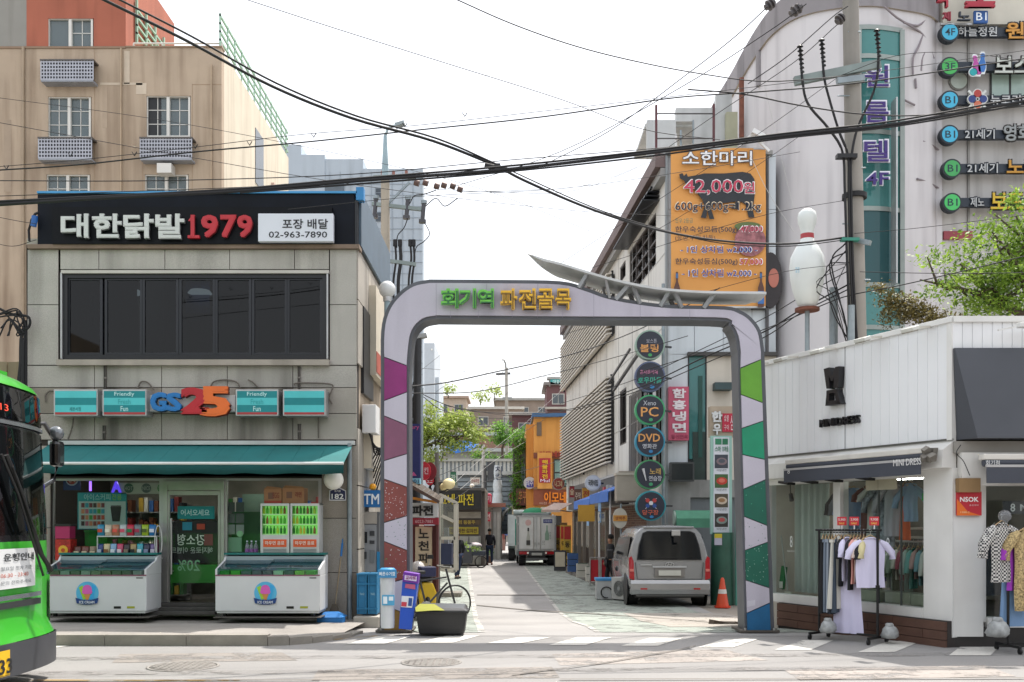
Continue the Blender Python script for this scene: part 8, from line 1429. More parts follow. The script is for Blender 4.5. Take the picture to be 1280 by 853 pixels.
LB.part('wall', MB().box(0, 3.4, .3, 3, 0, 2.9), C('#77706a')); LB.part('wall', MB().box(3.5, 14, 1.6, 4, 0, 3.1), C('#8a8680')); LB.part('roof', MB().box(0, 14, .9, 4, 3.1, 3.2), GRC); LB.part('upper_wall', MB().box(.2, 5, 1.0, 4, 2.9, 5.2), mat('left_upper', '#b0aaa0', .9, var=.1, streak=.4))
for k in range(3): LB.part('door', MB().box(4+k*3, 6+k*3, 1.55, 1.6, .1, 2.3), C(['#5a5650','#6f6a60','#4a4f52'][k])); 
t = Thing('pancake_sign', 'white sign with black Korean pancake letters over a dark red strip, under a brown canopy', 'sign', (P(530,0,20.0).x, 20.0, 1.3)); t.bx('board', 511, 629, 547.5, 647, 0, .12, C('#c9cacc')); t.bx('phone_strip', 511, 647.5, 548, 656, -.01, .12, C('#8f1c30')); t.text('lettering', '파전', 515, 632, 541.5, 645, 0, C('#191a1c'), .05, .02); t.text('phone_print', '6023-7881', 519, 650, 541, 654, -.01, C('#d0a0a8'), .01, .005)
t = Thing('canopy', 'brown corrugated canopy with an orange edge sloping over the pancake sign', 'canopy', (P(530,0,19.6).x, 19.6, P(0,605,19.6).z)); o_ = t.e.location
for k in range(8): t.part('sheet', MB().add([(P(508+k*5,602+k*3.1,19.2).x-o_.x,-.5,P(508+k*5,602+k*3.1,19.2).z-o_.z),(P(512.6+k*5,605+k*3.1,19.2).x-o_.x,-.5,P(512.6+k*5,605+k*3.1,19.2).z-o_.z),(P(512.6+k*5,605+k*3.1,19.2).x-o_.x,.7,P(512.6+k*5,605+k*3.1,19.2).z-o_.z+.12),(P(508+k*5,602+k*3.1,19.2).x-o_.x,.7,P(508+k*5,602+k*3.1,19.2).z-o_.z+.12)], [(0,1,2,3),(3,2,1,0)]), C('#5f5040'))
t.part('edge', MB().bar(P(510,622,19.4)-o_, P(546,628,19.4)-o_, .05), C('#c9822a')); t.part('edge', MB().bar(P(510,606,19.1)-o_, P(549,628,19.1)-o_, .06), C('#4f3a30')); 
t = Thing('vertical_board', 'cream board with vertical black Korean letters in a dark red frame behind the scooter', 'sign', (P(531,0,20.3).x, 20.3, gz(20.3))); t.bx('frame', 512, 657, 547, 742, .05, .12, C('#5f2a2c')); t.bx('board', 519, 659, 540, 738, 0, .05, mat('cream_board', '#c3b49c', .7, var=.06))
for k, ch in enumerate('노천파'): t.text('letter', ch, 523, 661+k*15.5, 536, 673+k*15.5, 0, C('#23211f'), .04, .01)
t.bx('post', 545, 640, 548, 742, -.1, .05, C('#5a3030')); t.bx('lamp', 524, 655.8, 529, 658, -.06, 0, LAMPW)
ST = Thing('food_stall', 'tall glazed stall cabinet with a pale frame on the left of the alley', 'stall', (P(560,0,26.5).x, 26.5, gz(26.5))); SFm = C('#b9b4a6', .5); z_ = lambda px, py, v=0: ST.f.px(px, py, v)
for a_, b_ in [((569,629),(569,715)),((549,620),(549,712)),((549,618),(570,629)),((549,673),(569,673)),((549,712),(569,715)),((552,645),(567,652))]: p0, p1 = z_(*a_), z_(*b_); ST.part('frame', MB().bar((p0[0],0,p0[1]),(p1[0],0,p1[1]),.08), SFm); ST.part('frame', MB().bar((p0[0],.9,p0[1]),(p1[0],.9,p1[1]),.08), SFm) if a_[1] != 645 else None
p0 = z_(549,620); p1 = z_(569,673); ST.part('glass', MB().box(p0[0],p1[0],.0,.01,p1[1],p0[1]-.2), glass('stall_glass', (.75,.78,.76), op=.15, opcol=(.5,.5,.46))); ST.part('counter', MB().box(p0[0],p1[0]-.1,.1,.8,z_(0,706)[1],z_(0,680)[1]), C('#2a3350')); ST.part('goods', MB().box(p0[0]+.1,p1[0]-.2,.2,.7,z_(0,680)[1],z_(0,660)[1]), C('#8f9298')); ST.part('base', MB().box(p0[0]-.1,p1[0]+.15,-.05,.9,0,.12), C('#7a7468'))
for i, (px, py, r_) in enumerate([(561,605,8),(556,609,6.5),(590,607.5,3)]): t = Thing('paper_lantern', ['large glowing cream balloon lamp on the left pole','smaller cream balloon lamp half behind the large one','small round white globe lamp above the black sign'][i], 'lamp', P(px,py,24+i*.3 if i < 2 else 44)); s_ = (24+i*.3 if i < 2 else 44)/F; t.part('globe', MB().ball((0,0,0), r_*s_, 18, r_*s_*.85), C('#e3d3a0' if i < 2 else '#e0d8cc', .5)); t.part('arm', MB().tube([(0,0,-r_*s_*.8),(-.1,0,-r_*s_*1.1),(-.35,0,-r_*s_*1.2)], .02), CABLE)
t = Thing('vertical_sign', 'narrow dark blue vertical sign with pale letters and a sky blue number foot', 'sign', (P(518,0,19.8).x, 19.8, 2.4)); t.bx('board', 508, 530, 525, 598, 0, .2, C('#141f5a')); t.bx('foot', 508, 598, 525, 605, 0, .2, C('#7fb8cc')); t.text('print', '001', 513, 599.5, 523.5, 604, 0, C('#1c3a6a'), .02, .005); t.text('print', 'ery', 514, 533, 524, 538, 0, C('#b04a80'), .02, .005); 
for k in range(3): t.text('print', '노래방'[k], 512, 543+k*8, 515, 549+k*8, 0, C('#c0c6d8'), .0, .005)
t.text('print', '▲', 513, 590, 521, 595, 0, C('#b04a80'), .0, .005)
for i, (px, py, r_, s_) in enumerate([(530,589,11.5,'치킨'),(537.5,600,7,'호프')]): t = Thing('round_shop_sign', ['large round red sign with white handwriting on the left of the alley','smaller round red sign below the large one'][i], 'sign', P(px,py,23+i)); q = (23+i)/F; t.part('disc', MB().disc(0,0,r_*q*.75,-.08,.1,28,r_*q), C('#a81c2c')); t.part('disc_edge', MB().disc(.12,0,r_*q*.75,.1,.2,28,r_*q), C('#6f1420')); t.text('print', s_, -r_*q*.5,-.08,r_*q*.5,.08, -.08, C('#d8c0c4'), .02, .01, local=True); t.part('bracket', MB().bar((-.2,.05,.1),(-.45,.1,.1),.04), DARKF)
# produce cart
PC = Thing('vegetable_cart', 'cart heaped with green vegetables under a dark cover beside the restaurant', 'cart', (P(588,0,45).x, 44.6, gz(44))); PC.part('bed', MB().box(-.85,.7,-.3,.6,.55,.75), C('#2c3340')); PC.part('cover', MB().xprism([(-.35,.2),(-.35,.9),(.3,1.1),(.6,.9),(.6,.2)], -.9, .1), C('#3a3c42')); 
for s_ in (-.6,.5): PC.part('wheel', MB().tube([(s_+.26*math.cos(q),-.36,.28+.26*math.sin(q)) for q in np.linspace(0,6.2832,21)], .03, 6), BLACKP)
me = leaves([(-.35,-.2,1.0,.2,.2,.08),(.05,-.2,.9,.3,.2,.08),(.35,-.2,.8,.2,.2,.08)], 220, .05, 50); me.materials.append(LF1); PC.part('vegetables', me, LF1, kind='stuff'); PC.part('sack', MB().ball((.2,.5,.98), .32, 14, .15), C('#b9b0b4'))
# ---------------------------------------------------------------- people
SKIN = mat('skin', '#9a6f56', .6, var=.05)
def person(lab, px, Y, hgt, facing, coat, legs_, hair='#15120f', stride=.16, arms=.08, shoe='#1c1a1a', cat='person'):
    t = Thing('person', lab, cat, onground(px, Y), facing); s_ = hgt/1.72
    def skin(nm, V, E, R, m_, par=None):
        me = bpy.data.meshes.new(nm); me.from_pydata([(x*s_, y*s_, z*s_) for x, y, z in V], E, []); me.materials.append(m_); o = mkobj(nm, me, par or t.e); md = o.modifiers.new('s', 'SKIN')
        for i, r_ in enumerate(R): me.skin_vertices[0].data[i].radius = ((r_[0] if isinstance(r_, tuple) else r_)*s_, (r_[1] if isinstance(r_, tuple) else r_)*s_)
        me.skin_vertices[0].data[0].use_root = True; sb = o.modifiers.new('u', 'SUBSURF'); sb.levels = 1; sb.render_levels = 1; md.use_smooth_shade = True; return o
    f_ = stride
    Vb = [(0,0,.93),(0,0,1.1),(0,-.0,1.32),(0,0,1.47),(0,-.01,1.56),(0,-.02,1.66), (-.1,0,.88),(-.1,-f_*.6,.5),(-.1,-f_*.6+.05,.1),(-.1,-f_*.6-.14,.04),(.1,0,.88),(.1,f_*.4,.5),(.1,f_*1.1,.12),(.1,f_*1.0-.14,.05), (-.19,0,1.41),(-.25,arms*.5,1.14),(-.24,-arms*1.4,.9),(-.235,-arms*1.9,.8),(.19,0,1.41),(.25,-arms*.2,1.14),(.24,arms,.9),(.235,arms*1.1,.8)]
    Eb = [(0,1),(1,2),(2,3),(3,4),(4,5),(0,6),(6,7),(7,8),(8,9),(0,10),(10,11),(11,12),(12,13),(2,14),(14,15),(15,16),(16,17),(2,18),(18,19),(19,20),(20,21)]
    Rb = [(.12,.08),(.11,.08),(.12,.075),.05,(.075,.09),(.065,.075),.07,.05,.038,(.045,.035),.07,.05,.038,(.045,.035),.045,.036,.032,(.03,.04),.045,.036,.032,(.03,.04)]
    body = skin('body', Vb, Eb, Rb, SKIN)
    skin('jacket', [Vb[0],Vb[1],Vb[2],(0,0,1.44),Vb[14],Vb[15],(-.242,-arms*1.2,.93),Vb[18],Vb[19],(.242,arms*.9,.93)], [(0,1),(1,2),(2,3),(2,4),(4,5),(5,6),(2,7),(7,8),(8,9)], [(.175,.13),(.165,.12),(.185,.12),(.08,.08),.075,.062,.052,.075,.062,.052], C(coat, .85))
    skin('trousers', [Vb[0],Vb[6],Vb[7],Vb[8],Vb[10],Vb[11],Vb[12]], [(0,1),(1,2),(2,3),(0,4),(4,5),(5,6)], [(.16,.12),.1,.075,.06,.1,.075,.06], C(legs_, .9))
    for sx, yy in ((-.1,-f_*.6-.05),(.1,f_*1.05-.06)): t.part('shoe', MB().cbox((sx*s_, yy*s_, .045), (.1*s_,.27*s_,.09)), C(shoe), bevel=.03)
    t.part('hair', MB().lathe([(.087*s_,0),(.1*s_,.05*s_),(.09*s_,.1*s_),(.05*s_,.14*s_),(.001,.15*s_)], (0,.015*s_,1.625*s_), 12), C(hair, .9)); return t
person('man in a dark jacket and blue jeans walking towards the arch', 612, 47.5, 1.7, 0, '#1c1d26', '#26344c', shoe='#5a2a22')
person('person in a black vest half hidden behind the glazed stall', 572, 35.5, 1.62, .5, '#191b20', '#2a3650', hair='#3a2f28')
person('distant person in a bright blue jacket at the end of the alley', 630, 84, 1.65, 0, '#1f5ab0', '#16181f')
person('distant person in grey walking away right of the dark jacketed man', 619, 68, 1.66, math.pi, '#6f6c6a', '#2a2a30')
person('distant person with a red top behind the dark jacketed man', 614.5, 62, 1.6, 0, '#8a2f3a', '#3a3436')
person('distant person in black beside the blue jacketed one', 637, 88, 1.7, math.pi, '#1a1a1e', '#202228')
person('person in a black coat standing sideways by the red barriers', 763, 28.9, 1.62, -1.4, '#17181c', '#1d1e22')
for k, (px, py, Y, c_) in enumerate([(621,650,72,'#8a6a60'),(616,640,75,'#6a5a50')]): t = Thing('street_stand', ['cluttered brown market stand far down the alley','second cluttered market stand at the alley end'][k], 'stall', onground(px+2, Y)); t.part('crates', MB().box(-.5,.5,0,.6,0,.8), C(c_)); t.part('shade', MB().box(-.8,.7,-.3,.8,2.2,2.3), C('#b9a898')); t.part('post', MB().bar((-.6,0,0),(-.6,0,2.2),.06), C('#5a5550')); t.part('goods', MB().box(-.45,.45,.0,.5,.8,1.5), C('#7a4038'))
t = Thing('arched_tube', 'curved pale metal arm arching over the far alley stalls', 'frame', onground(640, 60)); t.part('tube', MB().tube(spline([P(627,652,60)-t.e.location, P(630,643,60)-t.e.location, P(638,635,60)-t.e.location, P(648,631,60)-t.e.location],5), .1), C('#b4b0a8'))
# ---------------------------------------------------------------- small signs and clutter down the alley
def boxsign(px0, py0, px1, py1, Y, c_, tc, txt, lab, d=.15):
    t = Thing('shop_sign', lab, 'sign', P((px0+px1)/2, py1, Y)); t.bx('box', px0, py0, px1, py1, 0, d, C(c_)); t.bx('rim', px0-.4, py0-.4, px1+.4, py0, -.02, d, C('#5a5650'))
    if txt: w_ = (px1-px0)*.1; t.text('lettering', txt, px0+w_, py0+(py1-py0)*.22, px1-w_, py1-(py1-py0)*.22, -.001, C(tc), .02, .01)
    return t
for a in [(718,612,727,628,41,'#6a4a40','#d8c8b8','주막','brown sign box under the lowest louvre of the white building'),(728,610,737,626,38.5,'#b8862c','#a02a24','전','yellow sign box with one red Korean letter beside the blue awning'),(712,608,718,622,44,'#8a2430','#e0d0b0','술','small wine red sign box above the blush awning'),
 (700,654,709,686,44.5,'#7a5a30','#e0c890','동\n동','brown upright menu board right of the truck'),(676,634,684,642,54,'#c9c4b8','#3a3a3a','빈대','tiny white sign over the orange restaurant door'),(748,640,756,652,31,'#d8d4c8','#2a5aa0','맥주','small white and blue card hanging under the blue awning'),
 (563,590,570,606,34,'#2f6a4a','#e0e8d8','곱창','small green sign high behind the cream balloon lamps'),(588,597,600,606,58,'#c9c8c0','#8a2a2a','민속주점','pale sign plate on the grey slatted building'),(605,640,613,652,54,'#b03040','#e8d8d0','전','red sign plate on the plank fronted shop'),
 (552,664,558,690,38,'#a02a2a','#e8d0b0','막\n걸\n리','thin red vertical flag sign behind the glazed stall'),(632,640,638,652,70,'#b8a890','#5a3a2a','탕','beige sign plate far down the alley'),(624,642,630,650,76,'#a8503a','#e8d8c8','면','brick red sign plate far down the alley'),(640,648,645,660,80,'#8a9aa8','#2a2a30','집','blue grey sign plate at the far alley end')]: boxsign(*a)
for i, (px, Y, c_, n_) in enumerate([(716,38,'#3a5a8a',3),(728,34,'#b8b4a8',2),(706,43,'#8a3a30',2),(740,31.5,'#c9c5ba',2)]):
    t = Thing('crate_stack', ['stack of blue bottle crates','stack of pale bottle crates','stack of red bottle crates','stack of cream boxes'][i]+[' left of the brick restaurant doors',' before the brick restaurant wall',' beside the yellow menu boards',' near the red barriers'][i], 'crates', onground(px, Y, .14))
    for k in range(n_):
        t.part('crate', MB().box(-.2,.2,-.15,.15,.24*k,.24*k+.22), C(c_)); t.part('bottles', MB().box(-.17,.17,-.12,.12,.24*k+.22,.24*k+.235), C('#2c4a30'))
t = Thing('planter', 'low planter with a shrub against the plank fronted shop', 'planter', onground(606, 50)); t.part('pot', MB().box(-.35,.35,-.2,.2,0,.35), C('#7a5a4a')); me = leaves([(0,0,.5,.35,.2,.18)], 220, .06, 77); me.materials.append(LF3); t.part('shrub', me, LF3)
t = Thing('sandwich_board', 'small standing menu board by the blush awning', 'sign', onground(700, 41)); t.part('board', MB().cbox((0,0,.45),(.5,.04,.85),(-.15,0,0)), C('#2c2c2e')); t.part('sheet', MB().cbox((0,-.03,.5),(.4,.02,.6),(-.15,0,0)), C('#b9b09a'))
# ---------------------------------------------------------------- poles
CP = mat('pole_concrete', '#8f8b85', .9, var=.1, scale=2, streak=.4, bump=.2)
UP = Thing('utility_pole', 'massive concrete utility pole with black risers behind the white shop', 'pole', (P(1078,0,17.2).x, 17.2, 0)); b0 = UP.e.location
UP.part('shaft', MB().cyl((0,0,0), P(1062,-60,17.2)-b0, .175, .13, 20), CP)
for q in [(1026,20,1.0)]: pass
a0, a1 = P(993,102,17.0)-b0, P(1100,80,17.0)-b0; UP.part('crossarm', MB().bar(a0, a1, .09, .14), mat('crossarm', '#7f8a88', .6, .3, var=.15))
RIS = [[(1000,58),(1003,100),(1010,130),(1035,160),(1053,190),(1056,240),(1059,330),(1064,425)],[(1027,50),(1030,95),(1037,125),(1049,165),(1060,195),(1061,240),(1063,330),(1068,425)],[(1096,38),(1098,80),(1092,115),(1072,160),(1064,200),(1064,240),(1066,330),(1071,425)]]
for r_ in RIS:
    UP.part('riser', MB().tube(spline([P(x,y,16.95)-b0 for x, y in r_], 5), .022), CABLE); x, y = r_[0]; p0 = P(x,y,16.95)-b0; p1 = P(x+3,y+32,16.95)-b0
    n_ = 7; 
    for k in range(n_): c_ = p0.lerp(p1, k/(n_-1)); UP.part('insulator_disc', MB().cyl(c_-Vector((0,0,.01)), c_+Vector((0,0,.012)), .055-.003*k, .03), BLACKP)
UP.part('band', MB().cyl(P(1068,246,17.2)-b0-Vector((0,0,.04)), P(1068,246,17.2)-b0+Vector((0,0,.04)), .21), CABLE); UP.part('clamp', MB().cbox(P(1058,196,16.95)-b0, (.34,.12,.07)), BLACKP); UP.part('clamp', MB().cbox(P(1062,300,16.95)-b0, (.3,.12,.05)), C('#2f7a6a'))
UP.part('crossarm', MB().bar(P(1046,102,17.0)-b0, P(1080,98,17.0)-b0, .1, .1), GALV); UP.part('bracket', MB().bar(P(1066,300,17.1)-b0, P(1088,304,16.9)-b0, .08), GALV)
for k, y in enumerate((40,120,210,280,350)): UP.part('step_bolt', MB().cyl(P(1060+k*3,y,17.1)-b0-Vector((.22 if k % 2 else -.22,0,0)), P(1060+k*3,y,17.1)-b0, .012), GALV)
UP.part('pipe', MB().cyl(P(1064,432,16.9)-b0-Vector((0,0,3)), P(1064,382,16.9)-b0, .06), GALV)
single('steel_post', 'short galvanised post left of the massive utility pole', 'post', MB().cyl((0,0,0),(0,0,P(0,360,17.5).z),.075), GALV, (P(1042,0,17.5).x,17.5,0))
for k in range(6):
    r_ = random.Random(k+5); pts = [P(1060+r_.uniform(-6,3), 305+r_.uniform(-6,30), 17), P(1032+r_.uniform(-16,20), 335+r_.uniform(-12,30), 16.9), P(1048+r_.uniform(-8,10), 380+r_.uniform(-20,20), 16.9), P(1060, 425+r_.uniform(-10,10), 17)]; UP.part('loose_cable', MB().tube(spline([p-b0 for p in pts], 5), .007+.003*(k % 3)), CABLE)
# left pole with street lamp and insulators
LP_ = Thing('utility_pole', 'tan concrete utility pole with crossarms and a street lamp left of the arch', 'pole', (P(483,0,23).x, 23, gz(23))); b0 = LP_.e.location; q = lambda x, y, Y=23: P(x,y,Y)-b0
LP_.part('shaft', MB().cyl((0,0,0), q(481.5,222), .13, .1, 14), mat('pole_tan', '#a39a8c', .9, var=.1, streak=.3)); LP_.part('lamp_mast', MB().cyl(q(481.5,222), q(481.5,170), .09, .04, 12), C('#8fa4ac')); LP_.part('lamp_arm', MB().tube([q(481.5,170),q(484,162),q(490,158),q(497,157)], .035), C('#9fb0b6')); LP_.part('lamp_head', MB().cbox(q(500,156), (.22,.2,.07),(0,-.3,0)), C('#8f9a9e'))
for a_, b_ in [((467,222),(520,221)),((465,255),(527,262)),((476,325),(520,331))]: LP_.part('crossarm', MB().bar(q(*a_), q(*b_), .08), MATS['crossarm'])
LP_.part('brace', MB().bar(q(484,256), q(512,228), .05), GALV)
for x, y in [(470,257),(510,258),(530,263)]: 
    LP_.part('cutout_fuse', MB().cyl(q(x,y-10), q(x-2,y+14), .05, .05, 10), mat('porcelain', '#3c3b40', .3)); LP_.part('fuse_cap', MB().cyl(q(x,y-12), q(x,y-8), .07), GALV); LP_.part('fuse_ring', MB().cyl(q(x-2,y+12), q(x-2,y+16), .085), MATS['porcelain'])
for pts in [[(510,272),(505,285),(497,295),(496,310)],[(530,277),(537,292),(530,302),(520,310),(518,330)],[(512,255),(518,245),(530,243),(545,238)],[(532,258),(545,248),(556,258),(572,248)]]: LP_.part('jumper', MB().tube(spline([q(*p) for p in pts],4), .012), CABLE)
for x in (494,500,517,513): LP_.part('riser', MB().tube(spline([q(x,305),q(x+1,325),q(x-2,350),q(x-2,380)],4), .025 if x != 500 else .04), CABLE); LP_.part('cable_head', MB().cyl(q(x,300), q(x,308), .05), CABLE)
for x in (478,492,508): LP_.part('pin_insulator', MB().cyl(q(x,222), q(x,214), .035), C('#8a5a50'))
for k, (x, y) in enumerate([(521,229),(532,229),(546,233),(555,232),(566,233),(575,237)]): LP_.part('suspension_clamp', MB().cyl(q(x-3,y-1), q(x+3,y+1), .07), mat('clamp_brown', '#5a4640', .5, .3)); 
t = Thing('globe_lamp', 'translucent white globe lamp above the left shoulder of the arch', 'lamp', P(484,362,16.5)); t.part('globe', MB().ball((0,0,0), .14, 20), mat('globe_white', '#c9cccc', .25, coat=.4)); t.part('collar', MB().cyl((0,0,-.2),(0,0,-.12),.07), ALU); t.part('post', MB().cyl((0,0,-4.1),(0,0,-.2),.05), C('#8fa4ac'))
BP = Thing('lamp_post', 'black utility post with a small lamp just inside the left arch post', 'pole', (P(520,0,21).x, 21, gz(21))); b0 = BP.e.location; q = lambda x, y, Y=21: P(x,y,Y)-b0
BP.part('shaft', MB().cyl((0,0,0), q(522,424), .09, .085, 12), mat('post_black', '#26272a', .5, var=.2)); BP.part('lamp_head', MB().cbox(q(526,421), (.26,.2,.08),(0,-.2,0)), C('#9a9d9d')); BP.part('pipe', MB().cyl((.1,0,0), q(526.5,485), .045), GALV)
for k in range(6): r_ = random.Random(k); BP.part('cable', MB().tube(spline([q(518+r_.uniform(-2,4),470+k*8), q(513+r_.uniform(-2,2),490+k*8), q(518,520+k*7), q(515+r_.uniform(-3,3),560+k*5)],4), .014), CABLE)
FP = Thing('utility_pole', 'slim pale utility pole on the far skyline beside a lamp arm', 'pole', (P(634,0,100).x, 100, gz(100))); b0 = FP.e.location; q = lambda x, y: P(x,y,100)-b0
FP.part('shaft', MB().cyl((0,0,0), q(633,460), .22, .15, 10), C('#9f9a92')); FP.part('lamp_arm', MB().tube([q(633,475),q(632,455),q(630,450),q(627,450)], .09), C('#8a8a88')); FP.part('crossarm', MB().bar(q(620,468), q(638,467), .2), C('#4a4a4a')); FP.part('crossarm', MB().bar(q(628,498), q(640,498), .2), C('#8a8a88'))
MP = Thing('utility_pole', 'white painted pole rising over the grey sheds mid alley', 'pole', onground(604, 60)); b0 = MP.e.location; MP.part('shaft', MB().cyl((0,0,0), P(604,556,60)-b0, .11, .09, 10), C('#b9b8b4')); MP.part('dark_sleeve', MB().cyl(P(606.5,620,59.8)-b0, P(606.5,582,59.8)-b0, .09), C('#4a4a4c')); MP.part('dark_sleeve', MB().box(.25,.7,-.2,.0,4.5,5.7), C('#4a4c50'))
t = Thing('utility_pole', 'thin grey post carrying lamps beside the glazed stall', 'pole', onground(547.5, 24)); b0 = t.e.location; t.part('shaft', MB().cyl((0,0,0), P(546,566,24)-b0, .06, .05, 10), C('#5f5c58')); t.part('lamp_arm', MB().tube(spline([P(541,618,24)-b0,P(546,605,24)-b0,P(552,603,24)-b0],4), .03), C('#4a4644')); 
for k in range(5): t.part('cable', MB().tube(spline([P(546,585+k*4,24)-b0, P(541-k,597+k*3,24)-b0, P(536+k,612,24)-b0],4), .02), CABLE)
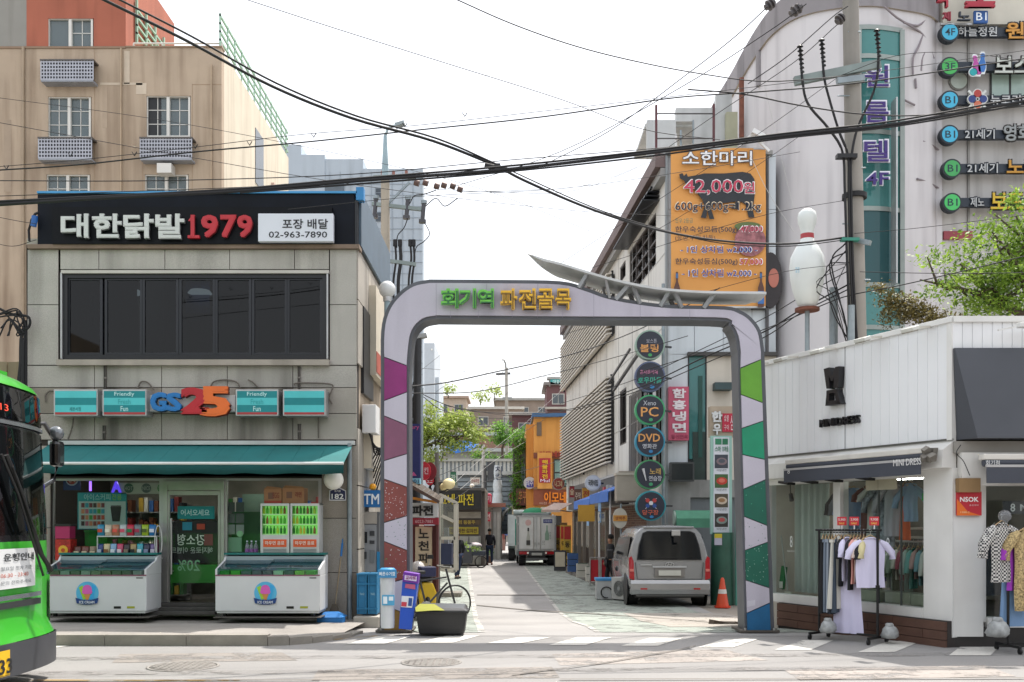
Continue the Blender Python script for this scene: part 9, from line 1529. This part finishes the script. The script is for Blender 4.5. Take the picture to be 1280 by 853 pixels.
# ---------------------------------------------------------------- overhead cables: (label, radius, [(px, py, distance), ...])
WIRES = [
 ('thick black cable sweeping from the top left down to the centre knot', .022, [(120,-5,11),(235,52,11.2),(340,108,11.5),(440,148,11.8),(540,176,12.2),(622,208,12.5)]),
 ('second black cable twisted just below the thick top left cable', .015, [(140,-5,11),(240,46,11.2),(345,104,11.5),(445,145,11.8),(545,173,12.2),(622,206,12.5)]),
 ('thick cable sagging from the centre knot to the bowling pin', .022, [(622,208,12.5),(660,228,12.8),(740,262,13.5),(820,287,14.5),(900,301,15.5),(985,305,16.4),(1058,297,17)]),
 ('wire clipped along the sagging cable to the bowling pin', .010, [(622,206,12.5),(740,259,13.5),(820,285,14.5),(900,304,15.5),(985,308,16.4),(1058,300,17)]),
 ('heavy cable bundle rising from the left edge to the upper right', .024, [(-20,257,10),(160,246,10.5),(300,239,11),(450,226,11.5),(622,213,12),(800,193,12.3),(980,170,12.6),(1120,155,12.8),(1290,125,13)]),
 ('second strand of the heavy bundle to the upper right', .016, [(-20,253,10),(160,244,10.5),(300,236,11),(450,223,11.5),(622,209,12),(800,190,12.3),(980,167,12.6),(1120,151,12.8),(1290,120,13)]),
 ('lower strand of the heavy bundle to the upper right', .014, [(300,241,11),(450,230,11.5),(622,216,12),(800,197,12.3),(980,173,12.6),(1120,158,12.8),(1290,129,13)]),
 ('black cable crossing level below the salmon storey', .011, [(-20,214,12),(100,206,12),(245,190,12),(380,178,12.2),(520,163,12.4),(680,146,12.6),(830,124,12.8),(900,118,13),(960,114,13),(1080,103,13.2),(1290,72,13.4)]),
 ('fine wire above the level black cable', .005, [(-20,210,12),(100,200,12),(245,184,12),(380,168,12.2),(520,157,12.4),(680,139,12.6),(830,122,12.8),(1080,92,13.2),(1290,62,13.4)]),
 ('thin wire from the left edge to the store sign', .006, [(-20,246,12),(150,240,12.2),(350,232,12.4),(540,219,12.7),(640,206,13)]),
 ('long thin wire slanting across the sky from the top', .007, [(300,-3,14),(420,36,14),(560,80,14.5),(700,124,15),(805,162,15.5),(900,175,16)]),
 ('dark wire curving from the top centre to the right', .010, [(565,-3,13),(640,30,13),(720,58,13.3),(800,78,13.6),(880,93,14),(960,102,14.4),(1060,95,15)]),
 ('pale thin wire rising from the left pole to the top', .005, [(480,160,22),(560,118,20),(660,68,18),(770,-3,16)]),
 ('steep wire rising to the insulators at the top right', .010, [(668,212,22),(760,165,19),(860,92,17),(920,45,15.5),(960,8,15)]),
 ('second steep wire rising to the top right insulators', .009, [(560,236,23),(700,190,20),(850,110,17),(960,40,15.5),(1008,5,15)]),
 ('wire crossing the rounded building toward its top', .009, [(820,195,26),(900,140,22),(990,80,18.5),(1050,28,17)]),
 ('insulated line rising steeply to the tall pole top', .010, [(935,105,17.5),(985,70,17),(1040,22,16.8),(1060,8,16.8)]),
 ('curving cable draped right across the rounded building', .012, [(860,112,13),(930,118,13),(1000,132,13.2),(1080,143,13.5),(1160,144,13.8),(1290,132,14)]),
 ('thin white stay wire from the pin to the parapet', .004, [(992,262,17.5),(975,190,17.4),(955,105,17.3)]),
 ('thin white wire from the banner to the bowling pin', .005, [(938,195,17.2),(960,240,17.2),(992,290,17.3)]),
 ('thin wire running from the pole to the right tree', .006, [(1068,292,17),(1150,285,16),(1290,268,15)]),
 ('dark wire dropping from the tree to the pole foot', .012, [(1290,318,15.5),(1200,340,16),(1120,358,16.5),(1060,370,17),(1020,385,17.5),(960,410,19),(880,440,21),(800,465,23)]),
 ('level dark wire passing the tree to the pole', .008, [(1290,341,15.8),(1180,342,16.2),(1075,340,17)]),
 ('black wire bundle from pole foot through the arch', .018, [(1062,355,17),(1000,388,18),(955,415,19),(880,447,21),(810,480,24),(740,505,30),(700,514,38)]),
 ('second wire of the bundle through the arch', .013, [(1060,362,17),(1000,392,18),(955,422,19),(880,455,21),(800,488,24),(720,512,32),(640,520,45),(560,508,30)]),
 ('third wire of the bundle through the arch', .011, [(1058,340,17),(1000,372,18),(955,398,19),(870,440,21),(790,476,25),(700,505,34)]),
 ('black cable climbing under the arch to its right', .017, [(515,483,16),(560,478,18),(620,465,20),(700,447,22),(760,428,23),(820,402,24),(900,360,24)]),
 ('lower black cable under the arch', .012, [(515,492,16),(600,489,18),(680,470,21),(750,452,22),(800,438,24),(860,420,24)]),
 ('long wire falling through the alley from the left', .013, [(526,492,21),(560,507,24),(600,515,28),(660,517,34),(710,512,45)]),
 ('second wire falling through the alley', .010, [(526,494,21),(556,514,24),(600,522,30),(660,524,38),(710,520,50)]),
 ('sagging wire across the mid alley roofs', .012, [(526,600,24),(560,590,30),(620,560,38),(680,525,50)]),
 ('white thin line slanting over the mid alley', .006, [(560,612,30),(600,575,40),(650,535,60),(700,490,70)]),
 ('second white thin line slanting over the mid alley', .006, [(575,612,30),(620,575,45),(665,548,60),(705,530,70)]),
 ('wire from the orange building to the sheds', .014, [(560,630,40),(600,605,45),(650,590,50),(705,575,54)]),
 ('faint distant wire through the arch opening left', .010, [(520,468,40),(555,440,45),(590,408,50)]),
 ('faint distant wire through the arch opening middle', .010, [(545,490,50),(600,450,50),(650,408,50)]),
 ('faint distant wire through the arch opening right', .010, [(600,490,50),(640,455,50),(690,408,50)]),
 ('faint level wire behind the arch', .012, [(520,460,40),(600,466,60),(700,472,60)]),
 ('distant wire slanting below the arch top right', .010, [(630,495,60),(680,455,60),(712,425,60)]),
 ('thin wire looping over the tan wall', .006, [(-20,268,15),(20,276,15),(45,280,15)]),
 ('thin wire above the tan wall loop', .006, [(-20,300,15),(15,308,15),(45,300,15)]),
 ('wire crossing the orange banner diagonally', .008, [(780,310,24),(860,265,24),(950,205,24),(1000,170,24)]),
 ('medium wire running level over the store sign to the pole', .008, [(-20,226,13),(200,226,13),(440,218,13.5),(640,200,14),(860,182,15),(1060,160,16.5)]),
 ('medium wire from the far left falling to the banner', .007, [(-20,150,17),(200,190,18),(450,232,19),(700,262,21),(838,270,24)]),
 ('thin wire fanning low from the massive pole to the arch', .006, [(1060,330,17),(980,340,17),(880,366,18),(780,395,20),(700,420,22)]),
 ('thin wire fanning higher from the massive pole', .006, [(1060,250,17),(960,268,17),(850,300,18),(740,335,19)]),
 ('hair thin wire from the top left rising right', .005, [(-20,120,16),(200,150,16),(420,192,16),(600,236,17),(740,290,18)]),
 ('hair thin wire crossing just under the heavy bundle', .005, [(360,262,14),(520,246,14),(700,236,14),(860,214,14.5),(1000,190,15)]),
 ('thin wire from left pole crossarm to the banner building', .007, [(530,236,22),(620,240,22),(720,238,23),(830,196,25)]),
 ('second thin wire from left pole crossarm to the banner building', .007, [(575,240,22),(650,238,22),(740,230,23),(835,192,25)]),
 ('thin wire rising from the arch wing to the pole', .006, [(700,330,20),(800,265,19),(930,180,18),(1050,95,17.3)]),
 ('slack thin wire near the top right corner', .006, [(1050,95,17),(1120,70,16),(1200,66,15),(1290,78,14)]),
 ('wire leaving the store side toward the left pole', .012, [(455,300,17),(468,320,20),(480,330,22)]),
]
for lab, r_, pts in WIRES: base = P(*pts[0]); single('overhead_cable', lab, 'cable', MB().tube([p-base for p in spline([P(*p) for p in pts], 6)], r_*.78, 6), CABLE if 'white' not in lab and 'pale' not in lab else C('#b9b8b6'), base)
knot = Thing('cable_splice', 'lumpy cable splice where the two thick cables cross in the sky', 'cable', P(622,210,12.4)); knot.part('sleeve', MB().cyl((-.16,0,.03),(.16,0,-.04),.035), CABLE); knot.part('clamp', MB().cbox((0,0,0),(.07,.07,.09)), BLACKP)
for k, (x, y) in enumerate([(88,196),(8,212),(168,195),(244,186),(312,182),(392,172),(506,159),(581,146)]):
    t = Thing('cable_hanger', ['v shaped wire hanger clip over the tan window guard','v shaped clip at the left edge of the level cable','clip left of the second window guard','clip above the right window guard','clip beside the tan roof corner','clip over the grey blue tower','clip just left of the lamp mast','clip right of the lamp mast'][k], 'clip', P(x, y, 12.1)); t.part('clip', MB().bar((-.03,0,.05),(0,0,0),.008).bar((.03,0,.05),(0,0,0),.008), CABLE)
for k, (x0,y0,x1,y1) in enumerate([(957,10,968,2),(988,18,1002,8),(1046,28,1054,20)]): t = Thing('strain_insulator', ['leftmost grey strain insulator at the top of the sky','strain insulator beside the rounded roof band','strain insulator hard against the tall pole'][k], 'insulator', P(x0,y0,15.5)); d_ = P(x1,y1,15.5)-P(x0,y0,15.5); t.part('body', MB().cyl((0,0,0), d_, .05, .04), mat('insul', '#4a4648', .4)); t.part('disc', MB().cyl(d_*.3, d_*.42, .085), MATS['insul']); t.part('disc', MB().cyl(d_*.65, d_*.77, .08), MATS['insul'])
# ---------------------------------------------------------------- the far side of the road, behind the camera (seen in reflections)
for k, (x0, x1, h_, c_) in enumerate([(-34,-22,11,'#a89a88'),(-21,-9,8,'#8a8f94'),(-8,4,10,'#b5aa98'),(5,16,7,'#8f7a6a'),(17,32,12,'#a9a9a4')]):
    t = Thing('opposite_building', ['beige four storey block across the road behind the viewer, far left','grey three storey block across the road behind the viewer','tan block directly across the road behind the viewer','brown low block across the road behind the viewer','pale tall block across the road behind the viewer, far right'][k], 'building', ((x0+x1)/2, -14, 0)); w_ = (x1-x0)/2; t.part('wall', MB().box(-w_, w_, -8, 0, 0, h_), mat('opp%d' % k, c_, .9, var=.1, streak=.3))
    for f_ in range(int(h_/3)):
        for j in range(5): xx = -w_+(j+.5)*w_*2/5; t.part('window', MB().box(xx-.7, xx+.7, 0, .06, 1+f_*3, 2.4+f_*3), DARKF)
